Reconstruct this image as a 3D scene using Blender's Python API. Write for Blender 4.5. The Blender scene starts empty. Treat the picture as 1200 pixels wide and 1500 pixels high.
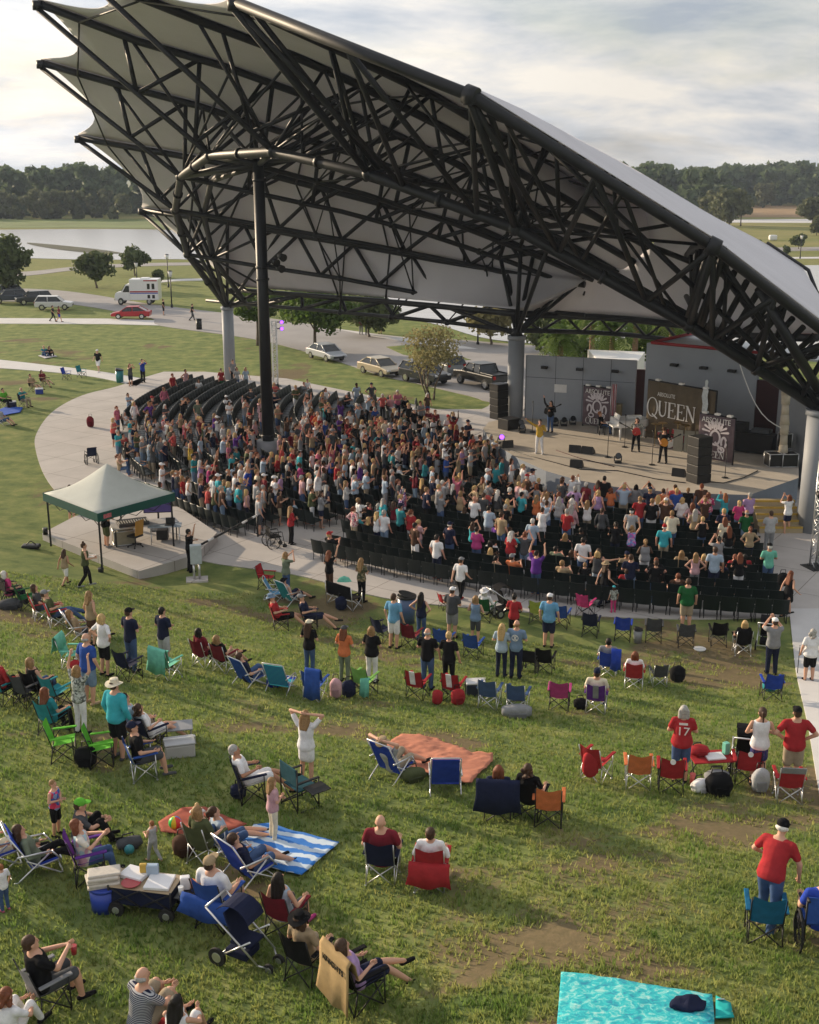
import bpy, bmesh, math, random
import numpy as np
from mathutils import Vector, Matrix, noise, Euler
random.seed(7); RNG = np.random.default_rng(7)
PI = math.pi; R = math.radians
sc = bpy.context.scene; COL = bpy.data.collections.new('amphitheatre'); sc.collection.children.link(COL)
# kept out of the view layer while the meshes are being made (much faster), switched on at the end
LC = bpy.context.view_layer.layer_collection.children[COL.name]; LC.exclude = True
# ------------------------------------------------------------------ camera model
F, TH, H = 1750.0, R(15.8), 14.5
CT, ST = math.cos(TH), math.sin(TH)
def ray(px, py):
    u = (px-600)/F; v = (py-750)/F
    return (u, CT-v*ST, -ST-v*CT)
# amphitheatre bowl : centre, outer radius of the ring walk
BC = (13.8, 70.4); BR = 35.2
def sstep(a, b, t):
    t = min(1, max(0, (t-a)/(b-a))); return t*t*(3-2*t)
def hgt(x, y):
    d = math.hypot(x-BC[0], y-BC[1])-BR-0.6
    if d <= 0 or y > 62: return 0.0
    e = max(0, d-1.2+1.2*math.exp(-d/1.2)); e = .2*min(e, 13)+max(0, e-13)*(.06+.14*sstep(-4, 4, x))
    return e*(1-sstep(44, 62, y))*(1-sstep(30,60,d))
def gp(px, py, z=0.0):
    """ground point seen at a photo pixel (z = height above the ground)"""
    d = ray(px, py); t = 2.0
    if d[2] >= -1e-4: raise ValueError('sky')
    tt = (z-H)/d[2]
    # march down to the ground
    lo, hi = 3.0, tt
    f = lambda t: H+d[2]*t-z-hgt(d[0]*t, d[1]*t)
    if f(hi) < -1e-6 or hgt(d[0]*hi, d[1]*hi) > 0:
        t = lo
        while t < hi and f(t) > 0: t += 0.25
        lo = t-0.25; hi = t
        for _ in range(25):
            m = (lo+hi)/2
            if f(m) > 0: lo = m
            else: hi = m
    return Vector((d[0]*hi, d[1]*hi, H+d[2]*hi-z))
def gpz(px, py, z):
    d = ray(px, py); t = (z-H)/d[2]
    return Vector((d[0]*t, d[1]*t, z))
def gpd(px, py, Y):
    d = ray(px, py); t = Y/d[1]
    return Vector((d[0]*t, Y, H+d[2]*t))
def onplane(px, py, A, B):
    """where the ray meets the vertical plane through plan points A, B"""
    d = ray(px, py); n = (-(B[1]-A[1]), B[0]-A[0])
    t = (A[0]*n[0]+A[1]*n[1])/(d[0]*n[0]+d[1]*n[1])
    return Vector((d[0]*t, d[1]*t, H+d[2]*t))
# ------------------------------------------------------------------ materials
MATS = {}
def nm(name):
    m = bpy.data.materials.new(name); m.use_nodes = True
    nt = m.node_tree; b = nt.nodes['Principled BSDF']
    return m, nt, b
def nn(nt, t, **kw):
    n = nt.nodes.new(t)
    for k, v in kw.items():
        if k in n.inputs: n.inputs[k].default_value = v
        else: setattr(n, k, v)
    return n
def mat(name, col, rough=0.7, metal=0.0, var=0.15, scale=6.0, bump=0.0, spec=0.3, objcol=False, trans=0.0, detail=6):
    if name in MATS: return MATS[name]
    m, nt, b = nm(name); L = nt.links.new
    b.inputs['Roughness'].default_value = rough; b.inputs['Metallic'].default_value = metal
    b.inputs['Specular IOR Level'].default_value = spec
    tc = nn(nt, 'ShaderNodeTexCoord')
    nz = nn(nt, 'ShaderNodeTexNoise', Scale=scale, Detail=detail, Roughness=0.6)
    L(tc.outputs['Object'], nz.inputs['Vector'])
    mr = nn(nt, 'ShaderNodeMapRange'); mr.inputs[1].default_value = 0.25; mr.inputs[2].default_value = 0.75
    mr.inputs[3].default_value = 1-var; mr.inputs[4].default_value = 1+var
    L(nz.outputs['Fac'], mr.inputs[0])
    mx = nn(nt, 'ShaderNodeMix', data_type='RGBA', blend_type='MULTIPLY'); mx.inputs[0].default_value = 1
    if objcol:
        oi = nn(nt, 'ShaderNodeObjectInfo'); L(oi.outputs['Color'], mx.inputs[6])
    else: mx.inputs[6].default_value = (*col, 1)
    L(mr.outputs[0], mx.inputs[7]); L(mx.outputs[2], b.inputs['Base Color'])
    if bump:
        bp = nn(nt, 'ShaderNodeBump', Strength=bump, Distance=0.02); L(nz.outputs['Fac'], bp.inputs['Height']); L(bp.outputs[0], b.inputs['Normal'])
    if trans:
        tr = nn(nt, 'ShaderNodeBsdfTranslucent'); L(mx.outputs[2], tr.inputs['Color'])
        ms = nn(nt, 'ShaderNodeMixShader'); ms.inputs[0].default_value = trans
        out = nt.nodes['Material Output']; L(b.outputs[0], ms.inputs[1]); L(tr.outputs[0], ms.inputs[2]); L(ms.outputs[0], out.inputs[0])
    MATS[name] = m; return m
def glow(name, col, e):
    m, nt, b = nm(name); b.inputs['Base Color'].default_value = (*col, 1); b.inputs['Emission Color'].default_value = (*col, 1)
    b.inputs['Emission Strength'].default_value = e; MATS[name] = m; return m
STEEL = mat('black_painted_steel', (.009, .010, .013), .52, .0, .25, 1.5, spec=.4)
CONC = mat('concrete', (.47, .44, .42), .9, 0, .13, .55, .12)
def jointed(m, size):
    nt = m.node_tree; b = nt.nodes['Principled BSDF']; src = b.inputs['Base Color'].links[0].from_socket; L = nt.links.new
    tc = nn(nt, 'ShaderNodeTexCoord'); mp = nn(nt, 'ShaderNodeMapping'); mp.inputs['Rotation'].default_value = (0, 0, R(33)); br = nn(nt, 'ShaderNodeTexBrick', Scale=1.0); br.offset = 0
    br.inputs['Brick Width'].default_value = size; br.inputs['Row Height'].default_value = size; br.inputs['Mortar Size'].default_value = .018; br.inputs['Color1'].default_value = (1, 1, 1, 1); br.inputs['Color2'].default_value = (.93, .93, .93, 1); br.inputs['Mortar'].default_value = (.5, .48, .46, 1)
    L(tc.outputs['Object'], mp.inputs[0]); L(mp.outputs[0], br.inputs['Vector']); mx = nn(nt, 'ShaderNodeMix', data_type='RGBA', blend_type='MULTIPLY'); mx.inputs[0].default_value = 1
    L(src, mx.inputs[6]); L(br.outputs['Color'], mx.inputs[7]); L(mx.outputs[2], b.inputs['Base Color'])
jointed(CONC, 2.6)
CONCW = mat('pale_concrete', (.56, .55, .545), .9, 0, .08, .8, .1)
ASPH = mat('asphalt', (.30, .285, .28), .92, 0, .13, .35, .1)
GREYW = mat('grey_wall_paint', (.33, .355, .395), .7, 0, .07, .8)
GREYC = mat('grey_column_paint', (.27, .29, .32), .6, 0, .08, .8)
CLOTH = mat('cloth', (1, 1, 1), .9, 0, .22, 7, .8, .1, objcol=True)
SKIN = mat('skin', (1, 1, 1), .6, 0, .06, 6, 0, .3, objcol=True)
HAIR = mat('hair', (1, 1, 1), .6, 0, .35, 30, .4, .3, objcol=True)
PAINT = mat('paint', (1, 1, 1), .35, 0, .05, 3, 0, .5, objcol=True)
BLACK = mat('black_plastic', (.012, .012, .013), .5, 0, .2, 8, 0, .4)
WHITEP = mat('white_plastic', (.75, .75, .74), .5, 0, .06, 5)
ALU = mat('aluminium_tube', (.62, .63, .65), .35, .85, .08, 10, 0, .5)
RUBBER = mat('rubber', (.02, .02, .02), .8)
GLASS = mat('dark_glass', (.012, .015, .018), .08, 0, .05, 2, 0, .6)
EYE = mat('eye_dark', (.02, .015, .012), .3)
WOOD = mat('bark', (.14, .11, .085), .95, 0, .35, 7, .5)
# ------------------------------------------------------------------ mesh helpers
def link(o, parent=None):
    COL.objects.link(o)
    if parent is not None: o.parent = parent
    return o
def obj(name, bm, m=None, parent=None, loc=None, smooth=False, color=None):
    me = bm if isinstance(bm, bpy.types.Mesh) else None
    if me is None:
        me = bpy.data.meshes.new(name); bm.normal_update(); bm.to_mesh(me); bm.free()
        for mm in (m if isinstance(m, (list, tuple)) else [m]):
            if mm: me.materials.append(mm)
        if smooth:
            me.polygons.foreach_set('use_smooth', [True]*len(me.polygons))
    o = bpy.data.objects.new(name, me); link(o, parent)
    if loc is not None: o.location = loc
    if color is not None: o.color = (*color[:3], 1)
    return o
def tag(o, label=None, cat=None, group=None, kind=None):
    if label: o['label'] = label
    if cat: o['category'] = cat
    if group: o['group'] = group
    if kind: o['kind'] = kind
    return o
def empty(name, loc, rz=0, label=None, cat=None, group=None):
    o = bpy.data.objects.new(name, None); o.empty_display_size = .1; link(o); o.location = loc; o.rotation_euler = (0, 0, rz)
    return tag(o, label, cat, group)
def copy_tree(o, parent=None):
    c = o.copy(); COL.objects.link(c)
    if parent is not None: c.parent = parent
    for ch in KIDS.get(o.name, ()) or list(o.children): copy_tree(ch, c)
    return c
KIDS = {}
def frame(d):
    d = Vector(d).normalized(); up = Vector((0, 0, 1)) if abs(d.z) < .95 else Vector((0, 1, 0))
    a = d.cross(up).normalized(); b = a.cross(d).normalized(); return d, a, b
def tube(bm, p, q, r0, r1=None, n=8, mi=0, cap=True, sy=1.0):
    p = Vector(p); q = Vector(q); r1 = r0 if r1 is None else r1
    if (q-p).length < 1e-6: return
    d, a, b = frame(q-p); A = []; B = []
    for i in range(n):
        t = 2*PI*i/n; w = a*math.cos(t)+b*(math.sin(t)*sy)
        A.append(bm.verts.new(p+w*r0)); B.append(bm.verts.new(q+w*r1))
    for i in range(n):
        f = bm.faces.new((A[i], A[(i+1) % n], B[(i+1) % n], B[i])); f.material_index = mi; f.smooth = True
    if cap:
        bm.faces.new(A[::-1]).material_index = mi; bm.faces.new(B).material_index = mi
def path(bm, pts, r, n=8, mi=0):
    pts = [Vector(p) for p in pts]; rings = []
    for k, p in enumerate(pts):
        d = (pts[min(k+1, len(pts)-1)]-pts[max(k-1, 0)]); _, a, b = frame(d)
        rr = r[k] if isinstance(r, (list, tuple)) else r
        rings.append([bm.verts.new(p+(a*math.cos(2*PI*i/n)+b*math.sin(2*PI*i/n))*rr) for i in range(n)])
    for A, B in zip(rings, rings[1:]):
        for i in range(n):
            f = bm.faces.new((A[i], A[(i+1) % n], B[(i+1) % n], B[i])); f.smooth = True; f.material_index = mi
    bm.faces.new(rings[0][::-1]).material_index = mi; bm.faces.new(rings[-1]).material_index = mi
def capsule(bm, p, q, r0, r1, n=10, sy=1.0):
    p = Vector(p); q = Vector(q); d, a, b = frame(q-p); rings = []
    def ring(c, r): return [bm.verts.new(c+(a*math.cos(2*PI*i/n)+b*math.sin(2*PI*i/n)*sy)*r) for i in range(n)]
    for t in (80, 50, 25): rings.append(ring(p-d*r0*math.sin(R(t)), r0*math.cos(R(t))))
    rings.append(ring(p, r0)); rings.append(ring(q, r1))
    for t in (25, 50, 80): rings.append(ring(q+d*r1*math.sin(R(t)), r1*math.cos(R(t))))
    for A, B in zip(rings, rings[1:]):
        for i in range(n): bm.faces.new((A[i], A[(i+1) % n], B[(i+1) % n], B[i]))
    bm.faces.new(rings[0][::-1]); bm.faces.new(rings[-1])
def box(bm, c, s, rot=None, mi=0, bevel=0.0):
    """box centred at c with full size s"""
    ret = bmesh.ops.create_cube(bm, size=1.0); vs = ret['verts']
    M = Matrix.Translation(Vector(c)) @ (rot.to_4x4() if rot is not None else Matrix.Identity(4)) @ Matrix.Diagonal((*s, 1))
    bmesh.ops.transform(bm, matrix=M, verts=vs)
    fs = {f for v in vs for f in v.link_faces}
    for f in fs: f.material_index = mi
    if bevel:
        es = {e for v in vs for e in v.link_edges}
        r = bmesh.ops.bevel(bm, geom=list(es), offset=bevel, segments=2, profile=.5, affect='EDGES')
        for f in r['faces']: f.material_index = mi
def ball(bm, c, s, rot=None, mi=0, u=12, v=8):
    ret = bmesh.ops.create_uvsphere(bm, u_segments=u, v_segments=v, radius=1); vs = ret['verts']
    if not isinstance(s, (list, tuple)): s = (s, s, s)
    M = Matrix.Translation(Vector(c)) @ (rot.to_4x4() if rot is not None else Matrix.Identity(4)) @ Matrix.Diagonal((*s, 1))
    bmesh.ops.transform(bm, matrix=M, verts=vs)
    for f in {f for v_ in vs for f in v_.link_faces}: f.material_index = mi; f.smooth = True
def quad(bm, *ps, mi=0):
    f = bm.faces.new([bm.verts.new(Vector(p)) for p in ps]); f.material_index = mi; return f
def prism(bm, pts, off, mi=0):
    """polygon pts extruded by vector off"""
    off = Vector(off); A = [bm.verts.new(Vector(p)) for p in pts]; B = [bm.verts.new(Vector(p)+off) for p in pts]; n = len(A)
    fs = [bm.faces.new(A[::-1]), bm.faces.new(B)]
    for i in range(n): fs.append(bm.faces.new((A[i], A[(i+1) % n], B[(i+1) % n], B[i])))
    for f in fs: f.material_index = mi
    bmesh.ops.recalc_face_normals(bm, faces=fs)
def RX(a): return Matrix.Rotation(a, 3, 'X')
def RY(a): return Matrix.Rotation(a, 3, 'Y')
def RZ(a): return Matrix.Rotation(a, 3, 'Z')
def npmesh(name, V, Fc, m, parent=None, k=4):
    """mesh from numpy arrays"""
    me = bpy.data.meshes.new(name); V = np.asarray(V, np.float32); Fc = np.asarray(Fc, np.int32)
    me.vertices.add(len(V)); me.vertices.foreach_set('co', V.ravel())
    me.loops.add(Fc.size); me.loops.foreach_set('vertex_index', Fc.ravel())
    me.polygons.add(len(Fc)); me.polygons.foreach_set('loop_start', np.arange(0, Fc.size, k, dtype=np.int32))
    me.polygons.foreach_set('loop_total', np.full(len(Fc), k, np.int32))
    me.materials.append(m); me.update(calc_edges=True); me.validate()
    o = bpy.data.objects.new(name, me); link(o, parent); return o
# ------------------------------------------------------------------ camera, world, sun
cd = bpy.data.cameras.new('camera'); cam = bpy.data.objects.new('camera', cd); COL.objects.link(cam); sc.camera = cam
cd.sensor_fit = 'VERTICAL'; cd.sensor_height = 24; cd.lens = F/1500*24; cd.clip_end = 6000; cd.clip_start = .5
cam.location = (0, 0, H); cam.rotation_euler = (PI/2-TH, 0, 0)
SUN_AZ = math.atan2(-.80, .60); SUN_EL = R(13.5)
w = bpy.data.worlds.new('World'); sc.world = w; w.use_nodes = True
nt = w.node_tree; L = nt.links.new; bg = nt.nodes['Background']
sky = nn(nt, 'ShaderNodeTexSky', sky_type='NISHITA'); sky.sun_disc = False; sky.sun_elevation = SUN_EL; sky.sun_rotation = SUN_AZ
sky.air_density = 1.2; sky.dust_density = 2.5; sky.altitude = 30
bg.inputs['Strength'].default_value = .12; L(sky.outputs[0], bg.inputs['Color'])
tc = nn(nt, 'ShaderNodeTexCoord'); sp = nn(nt, 'ShaderNodeSeparateXYZ'); L(tc.outputs['Generated'], sp.inputs[0])
zz = nn(nt, 'ShaderNodeMath', operation='MAXIMUM'); L(sp.outputs[2], zz.inputs[0]); zz.inputs[1].default_value = 0
za = nn(nt, 'ShaderNodeMath', operation='ADD'); L(zz.outputs[0], za.inputs[0]); za.inputs[1].default_value = .22
dx = nn(nt, 'ShaderNodeMath', operation='DIVIDE'); L(sp.outputs[0], dx.inputs[0]); L(za.outputs[0], dx.inputs[1])
dy = nn(nt, 'ShaderNodeMath', operation='DIVIDE'); L(sp.outputs[1], dy.inputs[0]); L(za.outputs[0], dy.inputs[1])
cb = nn(nt, 'ShaderNodeCombineXYZ'); L(dx.outputs[0], cb.inputs[0]); L(dy.outputs[0], cb.inputs[1])
mp = nn(nt, 'ShaderNodeMapping'); mp.inputs['Scale'].default_value = (.75, .9, 1); mp.inputs['Location'].default_value = (3.3, 1.7, 0); L(cb.outputs[0], mp.inputs[0])
n1 = nn(nt, 'ShaderNodeTexNoise', Scale=1.15, Detail=9, Roughness=.58, Distortion=.35); L(mp.outputs[0], n1.inputs['Vector'])
n2 = nn(nt, 'ShaderNodeTexNoise', Scale=2.0, Detail=10, Roughness=.6, Distortion=.25); L(mp.outputs[0], n2.inputs['Vector'])
cr = nn(nt, 'ShaderNodeValToRGB'); cr.color_ramp.elements[0].position = .36; cr.color_ramp.elements[0].color = (.44, .49, .57, 1)
cr.color_ramp.elements[1].position = .62; cr.color_ramp.elements[1].color = (.93, .87, .79, 1)
e = cr.color_ramp.elements.new(.5); e.color = (.70, .70, .71, 1)
L(n2.outputs['Fac'], cr.inputs[0])
# brighter towards the veiled sun on the left
dt = nn(nt, 'ShaderNodeVectorMath', operation='DOT_PRODUCT'); L(tc.outputs['Generated'], dt.inputs[0])
dt.inputs[1].default_value = (math.sin(SUN_AZ)*.95, math.cos(SUN_AZ)*.95, .31)
mr = nn(nt, 'ShaderNodeMapRange'); L(dt.outputs['Value'], mr.inputs[0]); mr.inputs[1].default_value = .45; mr.inputs[2].default_value = .95
mr.inputs[3].default_value = .64; mr.inputs[4].default_value = 1.04
bg2 = nn(nt, 'ShaderNodeBackground'); L(cr.outputs[0], bg2.inputs['Color']); L(mr.outputs[0], bg2.inputs['Strength'])
f1 = nn(nt, 'ShaderNodeMapRange'); L(n1.outputs['Fac'], f1.inputs[0]); f1.inputs[1].default_value = .3; f1.inputs[2].default_value = .52
f1.inputs[3].default_value = .55; f1.inputs[4].default_value = .97
ms = nn(nt, 'ShaderNodeMixShader'); L(f1.outputs[0], ms.inputs[0]); L(bg.outputs[0], ms.inputs[1]); L(bg2.outputs[0], ms.inputs[2])
L(ms.outputs[0], nt.nodes['World Output'].inputs['Surface'])
sl = bpy.data.lights.new('sun', 'SUN'); sl.energy = 4.2; sl.angle = R(.6); sl.color = (1, .80, .56)
so = bpy.data.objects.new('sun', sl); COL.objects.link(so)
sd = Vector((math.sin(SUN_AZ)*math.cos(SUN_EL), math.cos(SUN_AZ)*math.cos(SUN_EL), math.sin(SUN_EL)))
so.rotation_euler = sd.to_track_quat('Z', 'Y').to_euler()
vs = sc.view_settings; vs.view_transform = 'Standard'; vs.look = 'None'; vs.gamma = 1; vs.use_curve_mapping = False; vs.exposure = .62
# ------------------------------------------------------------------ ground
def soil(x, y):
    """0 = thick green turf, 1 = bare dry soil"""
    a = noise.noise(Vector((x*.16+3, y*.22, 0)))+.55*noise.noise(Vector((x*.55, y*.7, 4)))+.35*noise.noise(Vector((x*1.7, y*1.9, 9)))
    b = .07+.19*math.exp(-((x-5)**2/40+(y-16)**2/40))-.1*sstep(45, 70, y)
    return max(0, min(1, .5+(a+b-.42)*1.6))
xs = np.unique(np.concatenate([np.arange(-26, 26.1, .33), np.arange(-60, -26, 1.5), np.arange(26, 60, 1.5), np.linspace(-2200, -60, 22), np.linspace(60, 2200, 22)]).round(3))
ys = np.unique(np.concatenate([np.arange(9, 48, .33), np.arange(48, 110, 1.2), np.linspace(110, 700, 40), np.linspace(700, 3500, 8), [0, 4, -30]]).round(3))
XX, YY = np.meshgrid(xs, ys); V = []; S = []
for y in ys:
    for x in xs:
        near = abs(x) < 60 and y < 110
        V.append((x, y, hgt(x, y) if near else 0)); S.append(soil(x, y) if near else .25)
nx, ny = len(xs), len(ys); I = np.arange(nx*ny).reshape(ny, nx)
Fc = np.stack([I[:-1, :-1], I[:-1, 1:], I[1:, 1:], I[1:, :-1]], -1).reshape(-1, 4)
gm, nt, b = nm('turf'); L = nt.links.new
b.inputs['Roughness'].default_value = .95; b.inputs['Specular IOR Level'].default_value = .08
at = nn(nt, 'ShaderNodeAttribute', attribute_name='soil'); tcg = nn(nt, 'ShaderNodeTexCoord')
na = nn(nt, 'ShaderNodeTexNoise', Scale=.9, Detail=8, Roughness=.65); nb = nn(nt, 'ShaderNodeTexNoise', Scale=7, Detail=6, Roughness=.7)
nc = nn(nt, 'ShaderNodeTexNoise', Scale=.035, Detail=5, Roughness=.6)
for q in (na, nb, nc): L(tcg.outputs['Object'], q.inputs['Vector'])
g = nn(nt, 'ShaderNodeValToRGB'); L(na.outputs['Fac'], g.inputs[0])
g.color_ramp.elements[0].position = .3; g.color_ramp.elements[0].color = (.080, .120, .040, 1)
g.color_ramp.elements[1].position = .72; g.color_ramp.elements[1].color = (.285, .275, .105, 1)
e = g.color_ramp.elements.new(.52); e.color = (.165, .20, .066, 1)
so_ = nn(nt, 'ShaderNodeValToRGB'); L(nb.outputs['Fac'], so_.inputs[0])
so_.color_ramp.elements[0].position = .3; so_.color_ramp.elements[0].color = (.115, .083, .054, 1)
so_.color_ramp.elements[1].position = .7; so_.color_ramp.elements[1].color = (.20, .137, .09, 1)
ad = nn(nt, 'ShaderNodeMath', operation='MULTIPLY_ADD'); L(nb.outputs['Fac'], ad.inputs[0]); ad.inputs[1].default_value = 1.1; L(at.outputs['Fac'], ad.inputs[2])
sm = nn(nt, 'ShaderNodeMapRange', interpolation_type='SMOOTHSTEP'); L(ad.outputs[0], sm.inputs[0]); sm.inputs[1].default_value = .88; sm.inputs[2].default_value = 1.35; sm.inputs[4].default_value = .82
mx = nn(nt, 'ShaderNodeMix', data_type='RGBA'); L(sm.outputs[0], mx.inputs[0]); L(g.outputs[0], mx.inputs[6]); L(so_.outputs[0], mx.inputs[7])
# far fields : drier, yellower
spg = nn(nt, 'ShaderNodeSeparateXYZ'); L(tcg.outputs['Object'], spg.inputs[0])
fr = nn(nt, 'ShaderNodeMapRange'); L(spg.outputs[1], fr.inputs[0]); fr.inputs[1].default_value = 110; fr.inputs[2].default_value = 260
ff = nn(nt, 'ShaderNodeValToRGB'); L(nc.outputs['Fac'], ff.inputs[0])
ff.color_ramp.elements[0].position = .35; ff.color_ramp.elements[0].color = (.17, .185, .06, 1); ff.color_ramp.elements[1].position = .65; ff.color_ramp.elements[1].color = (.27, .24, .10, 1)
mx2 = nn(nt, 'ShaderNodeMix', data_type='RGBA'); L(fr.outputs[0], mx2.inputs[0]); L(mx.outputs[2], mx2.inputs[6]); L(ff.outputs[0], mx2.inputs[7])
L(mx2.outputs[2], b.inputs['Base Color'])
bp = nn(nt, 'ShaderNodeBump', Strength=.5, Distance=.05); L(nb.outputs['Fac'], bp.inputs['Height']); L(bp.outputs[0], b.inputs['Normal'])
go = npmesh('ground', V, Fc, gm); tag(go, kind='structure'); at_ = go.data.attributes.new('soil', 'FLOAT', 'POINT'); at_.data.foreach_set('value', np.array(S, np.float32))
go.data.polygons.foreach_set('use_smooth', [True]*len(go.data.polygons))
# draped sheets (walks, roads, water)
def sheet(name, pts, m, dz=.02, step=None, th=.12, kind='structure'):
    """flat or draped polygon with a little thickness; pts are plan points"""
    bm = bmesh.new(); vs_ = [bm.verts.new((p[0], p[1], 0)) for p in pts]; f = bm.faces.new(vs_)
    if f.normal.z < 0: bmesh.ops.reverse_faces(bm, faces=[f])
    bmesh.ops.triangulate(bm, faces=bm.faces[:])
    if step:
        for _ in range(6):
            es = [e for e in bm.edges if e.calc_length() > step]
            if not es: break
            bmesh.ops.subdivide_edges(bm, edges=es, cuts=1); bmesh.ops.triangulate(bm, faces=bm.faces[:])
    for v in bm.verts: v.co.z = hgt(v.co.x, v.co.y)+dz
    bm.normal_update()
    for f in bm.faces:
        if f.normal.z < 0: f.normal_flip()
    o = obj(name, bm, m); tag(o, kind=kind)
    if th:
        so2 = o.modifiers.new('t', 'SOLIDIFY'); so2.thickness = th; so2.offset = -1
    return o
P2 = lambda lst, z=0.0: [gp(x, y, z) for x, y in lst]
def smooth_poly(pts, n=6, closed=False):
    """Catmull-Rom through plan points"""
    out = []; N = len(pts)
    for i in range(N-1 if not closed else N):
        p0 = pts[max(i-1, 0)] if not closed else pts[i-1]; p1 = pts[i]; p2 = pts[(i+1) % N]; p3 = pts[min(i+2, N-1)] if not closed else pts[(i+2) % N]
        for k in range(n):
            t = k/n
            out.append(tuple(.5*((2*p1[j])+(-p0[j]+p2[j])*t+(2*p0[j]-5*p1[j]+4*p2[j]-p3[j])*t*t+(-p0[j]+3*p1[j]-3*p2[j]+p3[j])*t**3) for j in range(2)))
    if not closed: out.append(tuple(pts[-1][:2]))
    return out
outer = smooth_poly([p[:2] for p in P2([(205, 555), (170, 567), (120, 580), (78, 603), (54, 635), (53, 662), (70, 705), (110, 745), (190, 790), (300, 823), (430, 842), (560, 876), (700, 892), (850, 902), (1010, 908), (1160, 904)])])
inner_end = [gp(x, y)[:2] for x, y in [(1210, 905), (1210, 690), (1100, 690), (760, 600), (640, 600), (420, 555), (300, 545), (240, 545)]]
sheet('ring_walk_paving', outer+[tuple(p) for p in inner_end], CONC, .03)
sheet('lawn_path', [p[:2] for p in P2([(1156, 893), (1163, 960), (1183, 1060), (1205, 1195), (1260, 1195), (1260, 893)])], CONCW, .045, step=1.0, th=.1)
sheet('stage_approach_path', [p[:2] for p in P2([(715, 596), (752, 556), (800, 556), (760, 610), (690, 640), (620, 640)])], CONC, .045)
sheet('meadow_path', smooth_poly([p[:2] for p in P2([(-40, 523), (60, 534), (150, 545), (215, 556)])], 5)+smooth_poly([p[:2] for p in P2([(200, 566), (140, 553), (60, 544), (-40, 537)])], 5), CONCW, .03)
sheet('car_park_path', [p[:2] for p in P2([(-60, 466), (160, 467), (235, 470), (235, 477), (160, 475), (-60, 474)])], CONCW, .03)
rd_top = [p[:2] for p in P2([(-80, 420), (60, 424), (130, 431), (190, 441), (245, 449), (330, 459), (420, 470), (520, 486), (590, 494), (660, 497), (760, 505), (1000, 520)])]
rd_bot = [p[:2] for p in P2([(1000, 600), (745, 592), (690, 581), (610, 562), (560, 551), (470, 522), (400, 503), (340, 492), (235, 477.5), (225, 468), (200, 462), (120, 448), (60, 443), (-80, 440)])]
sheet('road', smooth_poly(rd_top, 4)+smooth_poly(rd_bot, 4), ASPH, .04)
sheet('far_road', smooth_poly([p[:2] for p in P2([(-60, 402), (40, 398), (110, 391), (200, 386), (330, 384)])], 4)+smooth_poly([p[:2] for p in P2([(330, 388), (200, 390.5), (110, 396), (40, 404), (-60, 408)])], 4), ASPH, .04)
sheet('far_road', smooth_poly([p[:2] for p in P2([(1040, 361), (1120, 363), (1300, 360)])], 4)+smooth_poly([p[:2] for p in P2([(1300, 365.5), (1120, 368), (1040, 366)])], 4), ASPH, .04)
sheet('far_road', [p[:2] for p in P2([(1050, 322), (1300, 320), (1300, 327), (1050, 326)])], CONCW, .04)
sheet('far_path', smooth_poly([p[:2] for p in P2([(236, 411), (260, 409), (300, 408)])], 3)+smooth_poly([p[:2] for p in P2([(300, 411), (260, 412), (236, 414)])], 3), CONCW, .04)
sheet('far_path', [p[:2] for p in P2([(1130, 377), (1260, 376), (1260, 378.5), (1130, 379.5)])], CONCW, .04)
sheet('far_path', [p[:2] for p in P2([(490, 482), (560, 491), (640, 500), (700, 512), (660, 511), (560, 496)])], CONCW, .06)
sheet('grass_island', [p[:2] for p in P2([(566, 509), (600, 506), (650, 516), (690, 528), (640, 530), (590, 520)])], gm, .07)
wm, nt, b = nm('lake_water'); b.inputs['Base Color'].default_value = (.48, .48, .48, 1); b.inputs['Roughness'].default_value = .2
nw = nn(nt, 'ShaderNodeTexNoise', Scale=.25, Detail=5); tcw = nn(nt, 'ShaderNodeTexCoord'); mpw = nn(nt, 'ShaderNodeMapping'); mpw.inputs['Scale'].default_value = (1, 3, 1)
nt.links.new(tcw.outputs['Object'], mpw.inputs[0]); nt.links.new(mpw.outputs[0], nw.inputs['Vector'])
bp = nn(nt, 'ShaderNodeBump', Strength=.35, Distance=.3); nt.links.new(nw.outputs['Fac'], bp.inputs['Height']); nt.links.new(bp.outputs[0], b.inputs['Normal'])
sheet('lake', smooth_poly([p[:2] for p in P2([(-500, 340), (-100, 338), (60, 336), (200, 336), (330, 340), (520, 352), (560, 375), (420, 384), (260, 380), (140, 381), (0, 378), (-200, 381), (-500, 384)])], 3, True), wm, .05, th=0)
sheet('lake', smooth_poly([p[:2] for p in P2([(470, 440), (560, 434), (760, 440), (960, 448), (980, 480), (850, 505), (760, 502), (700, 494), (640, 476), (560, 460)])], 3, True), wm, .05, th=0)
sheet('pond', smooth_poly([p[:2] for p in P2([(1120, 392), (1170, 389), (1300, 392), (1300, 430), (1180, 425), (1130, 410)])], 3, True), wm, .05, th=0)
mud = mat('mud_bank', (.05, .055, .03), .9, 0, .3, .2)
sheet('mud_bank', smooth_poly([p[:2] for p in P2([(40, 356), (100, 361), (160, 368), (176, 372), (120, 370), (60, 362)])], 3, True), mud, .1, th=0)
sheet('marsh', smooth_poly([p[:2] for p in P2([(930, 303), (1060, 301), (1300, 303), (1300, 317), (1060, 318), (960, 318)])], 3, True), mat('dry_marsh_grass', (.30, .195, .10), .95, 0, .25, .06), .05, th=0)
sheet('far_shore', smooth_poly([p[:2] for p in P2([(-500, 322), (-100, 322), (300, 322), (520, 330), (520, 350), (300, 337), (100, 334), (-100, 335), (-500, 338)])], 2, True), mat('shore_grass', (.12, .16, .045), .95, 0, .3, .05), .07, th=0)
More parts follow.
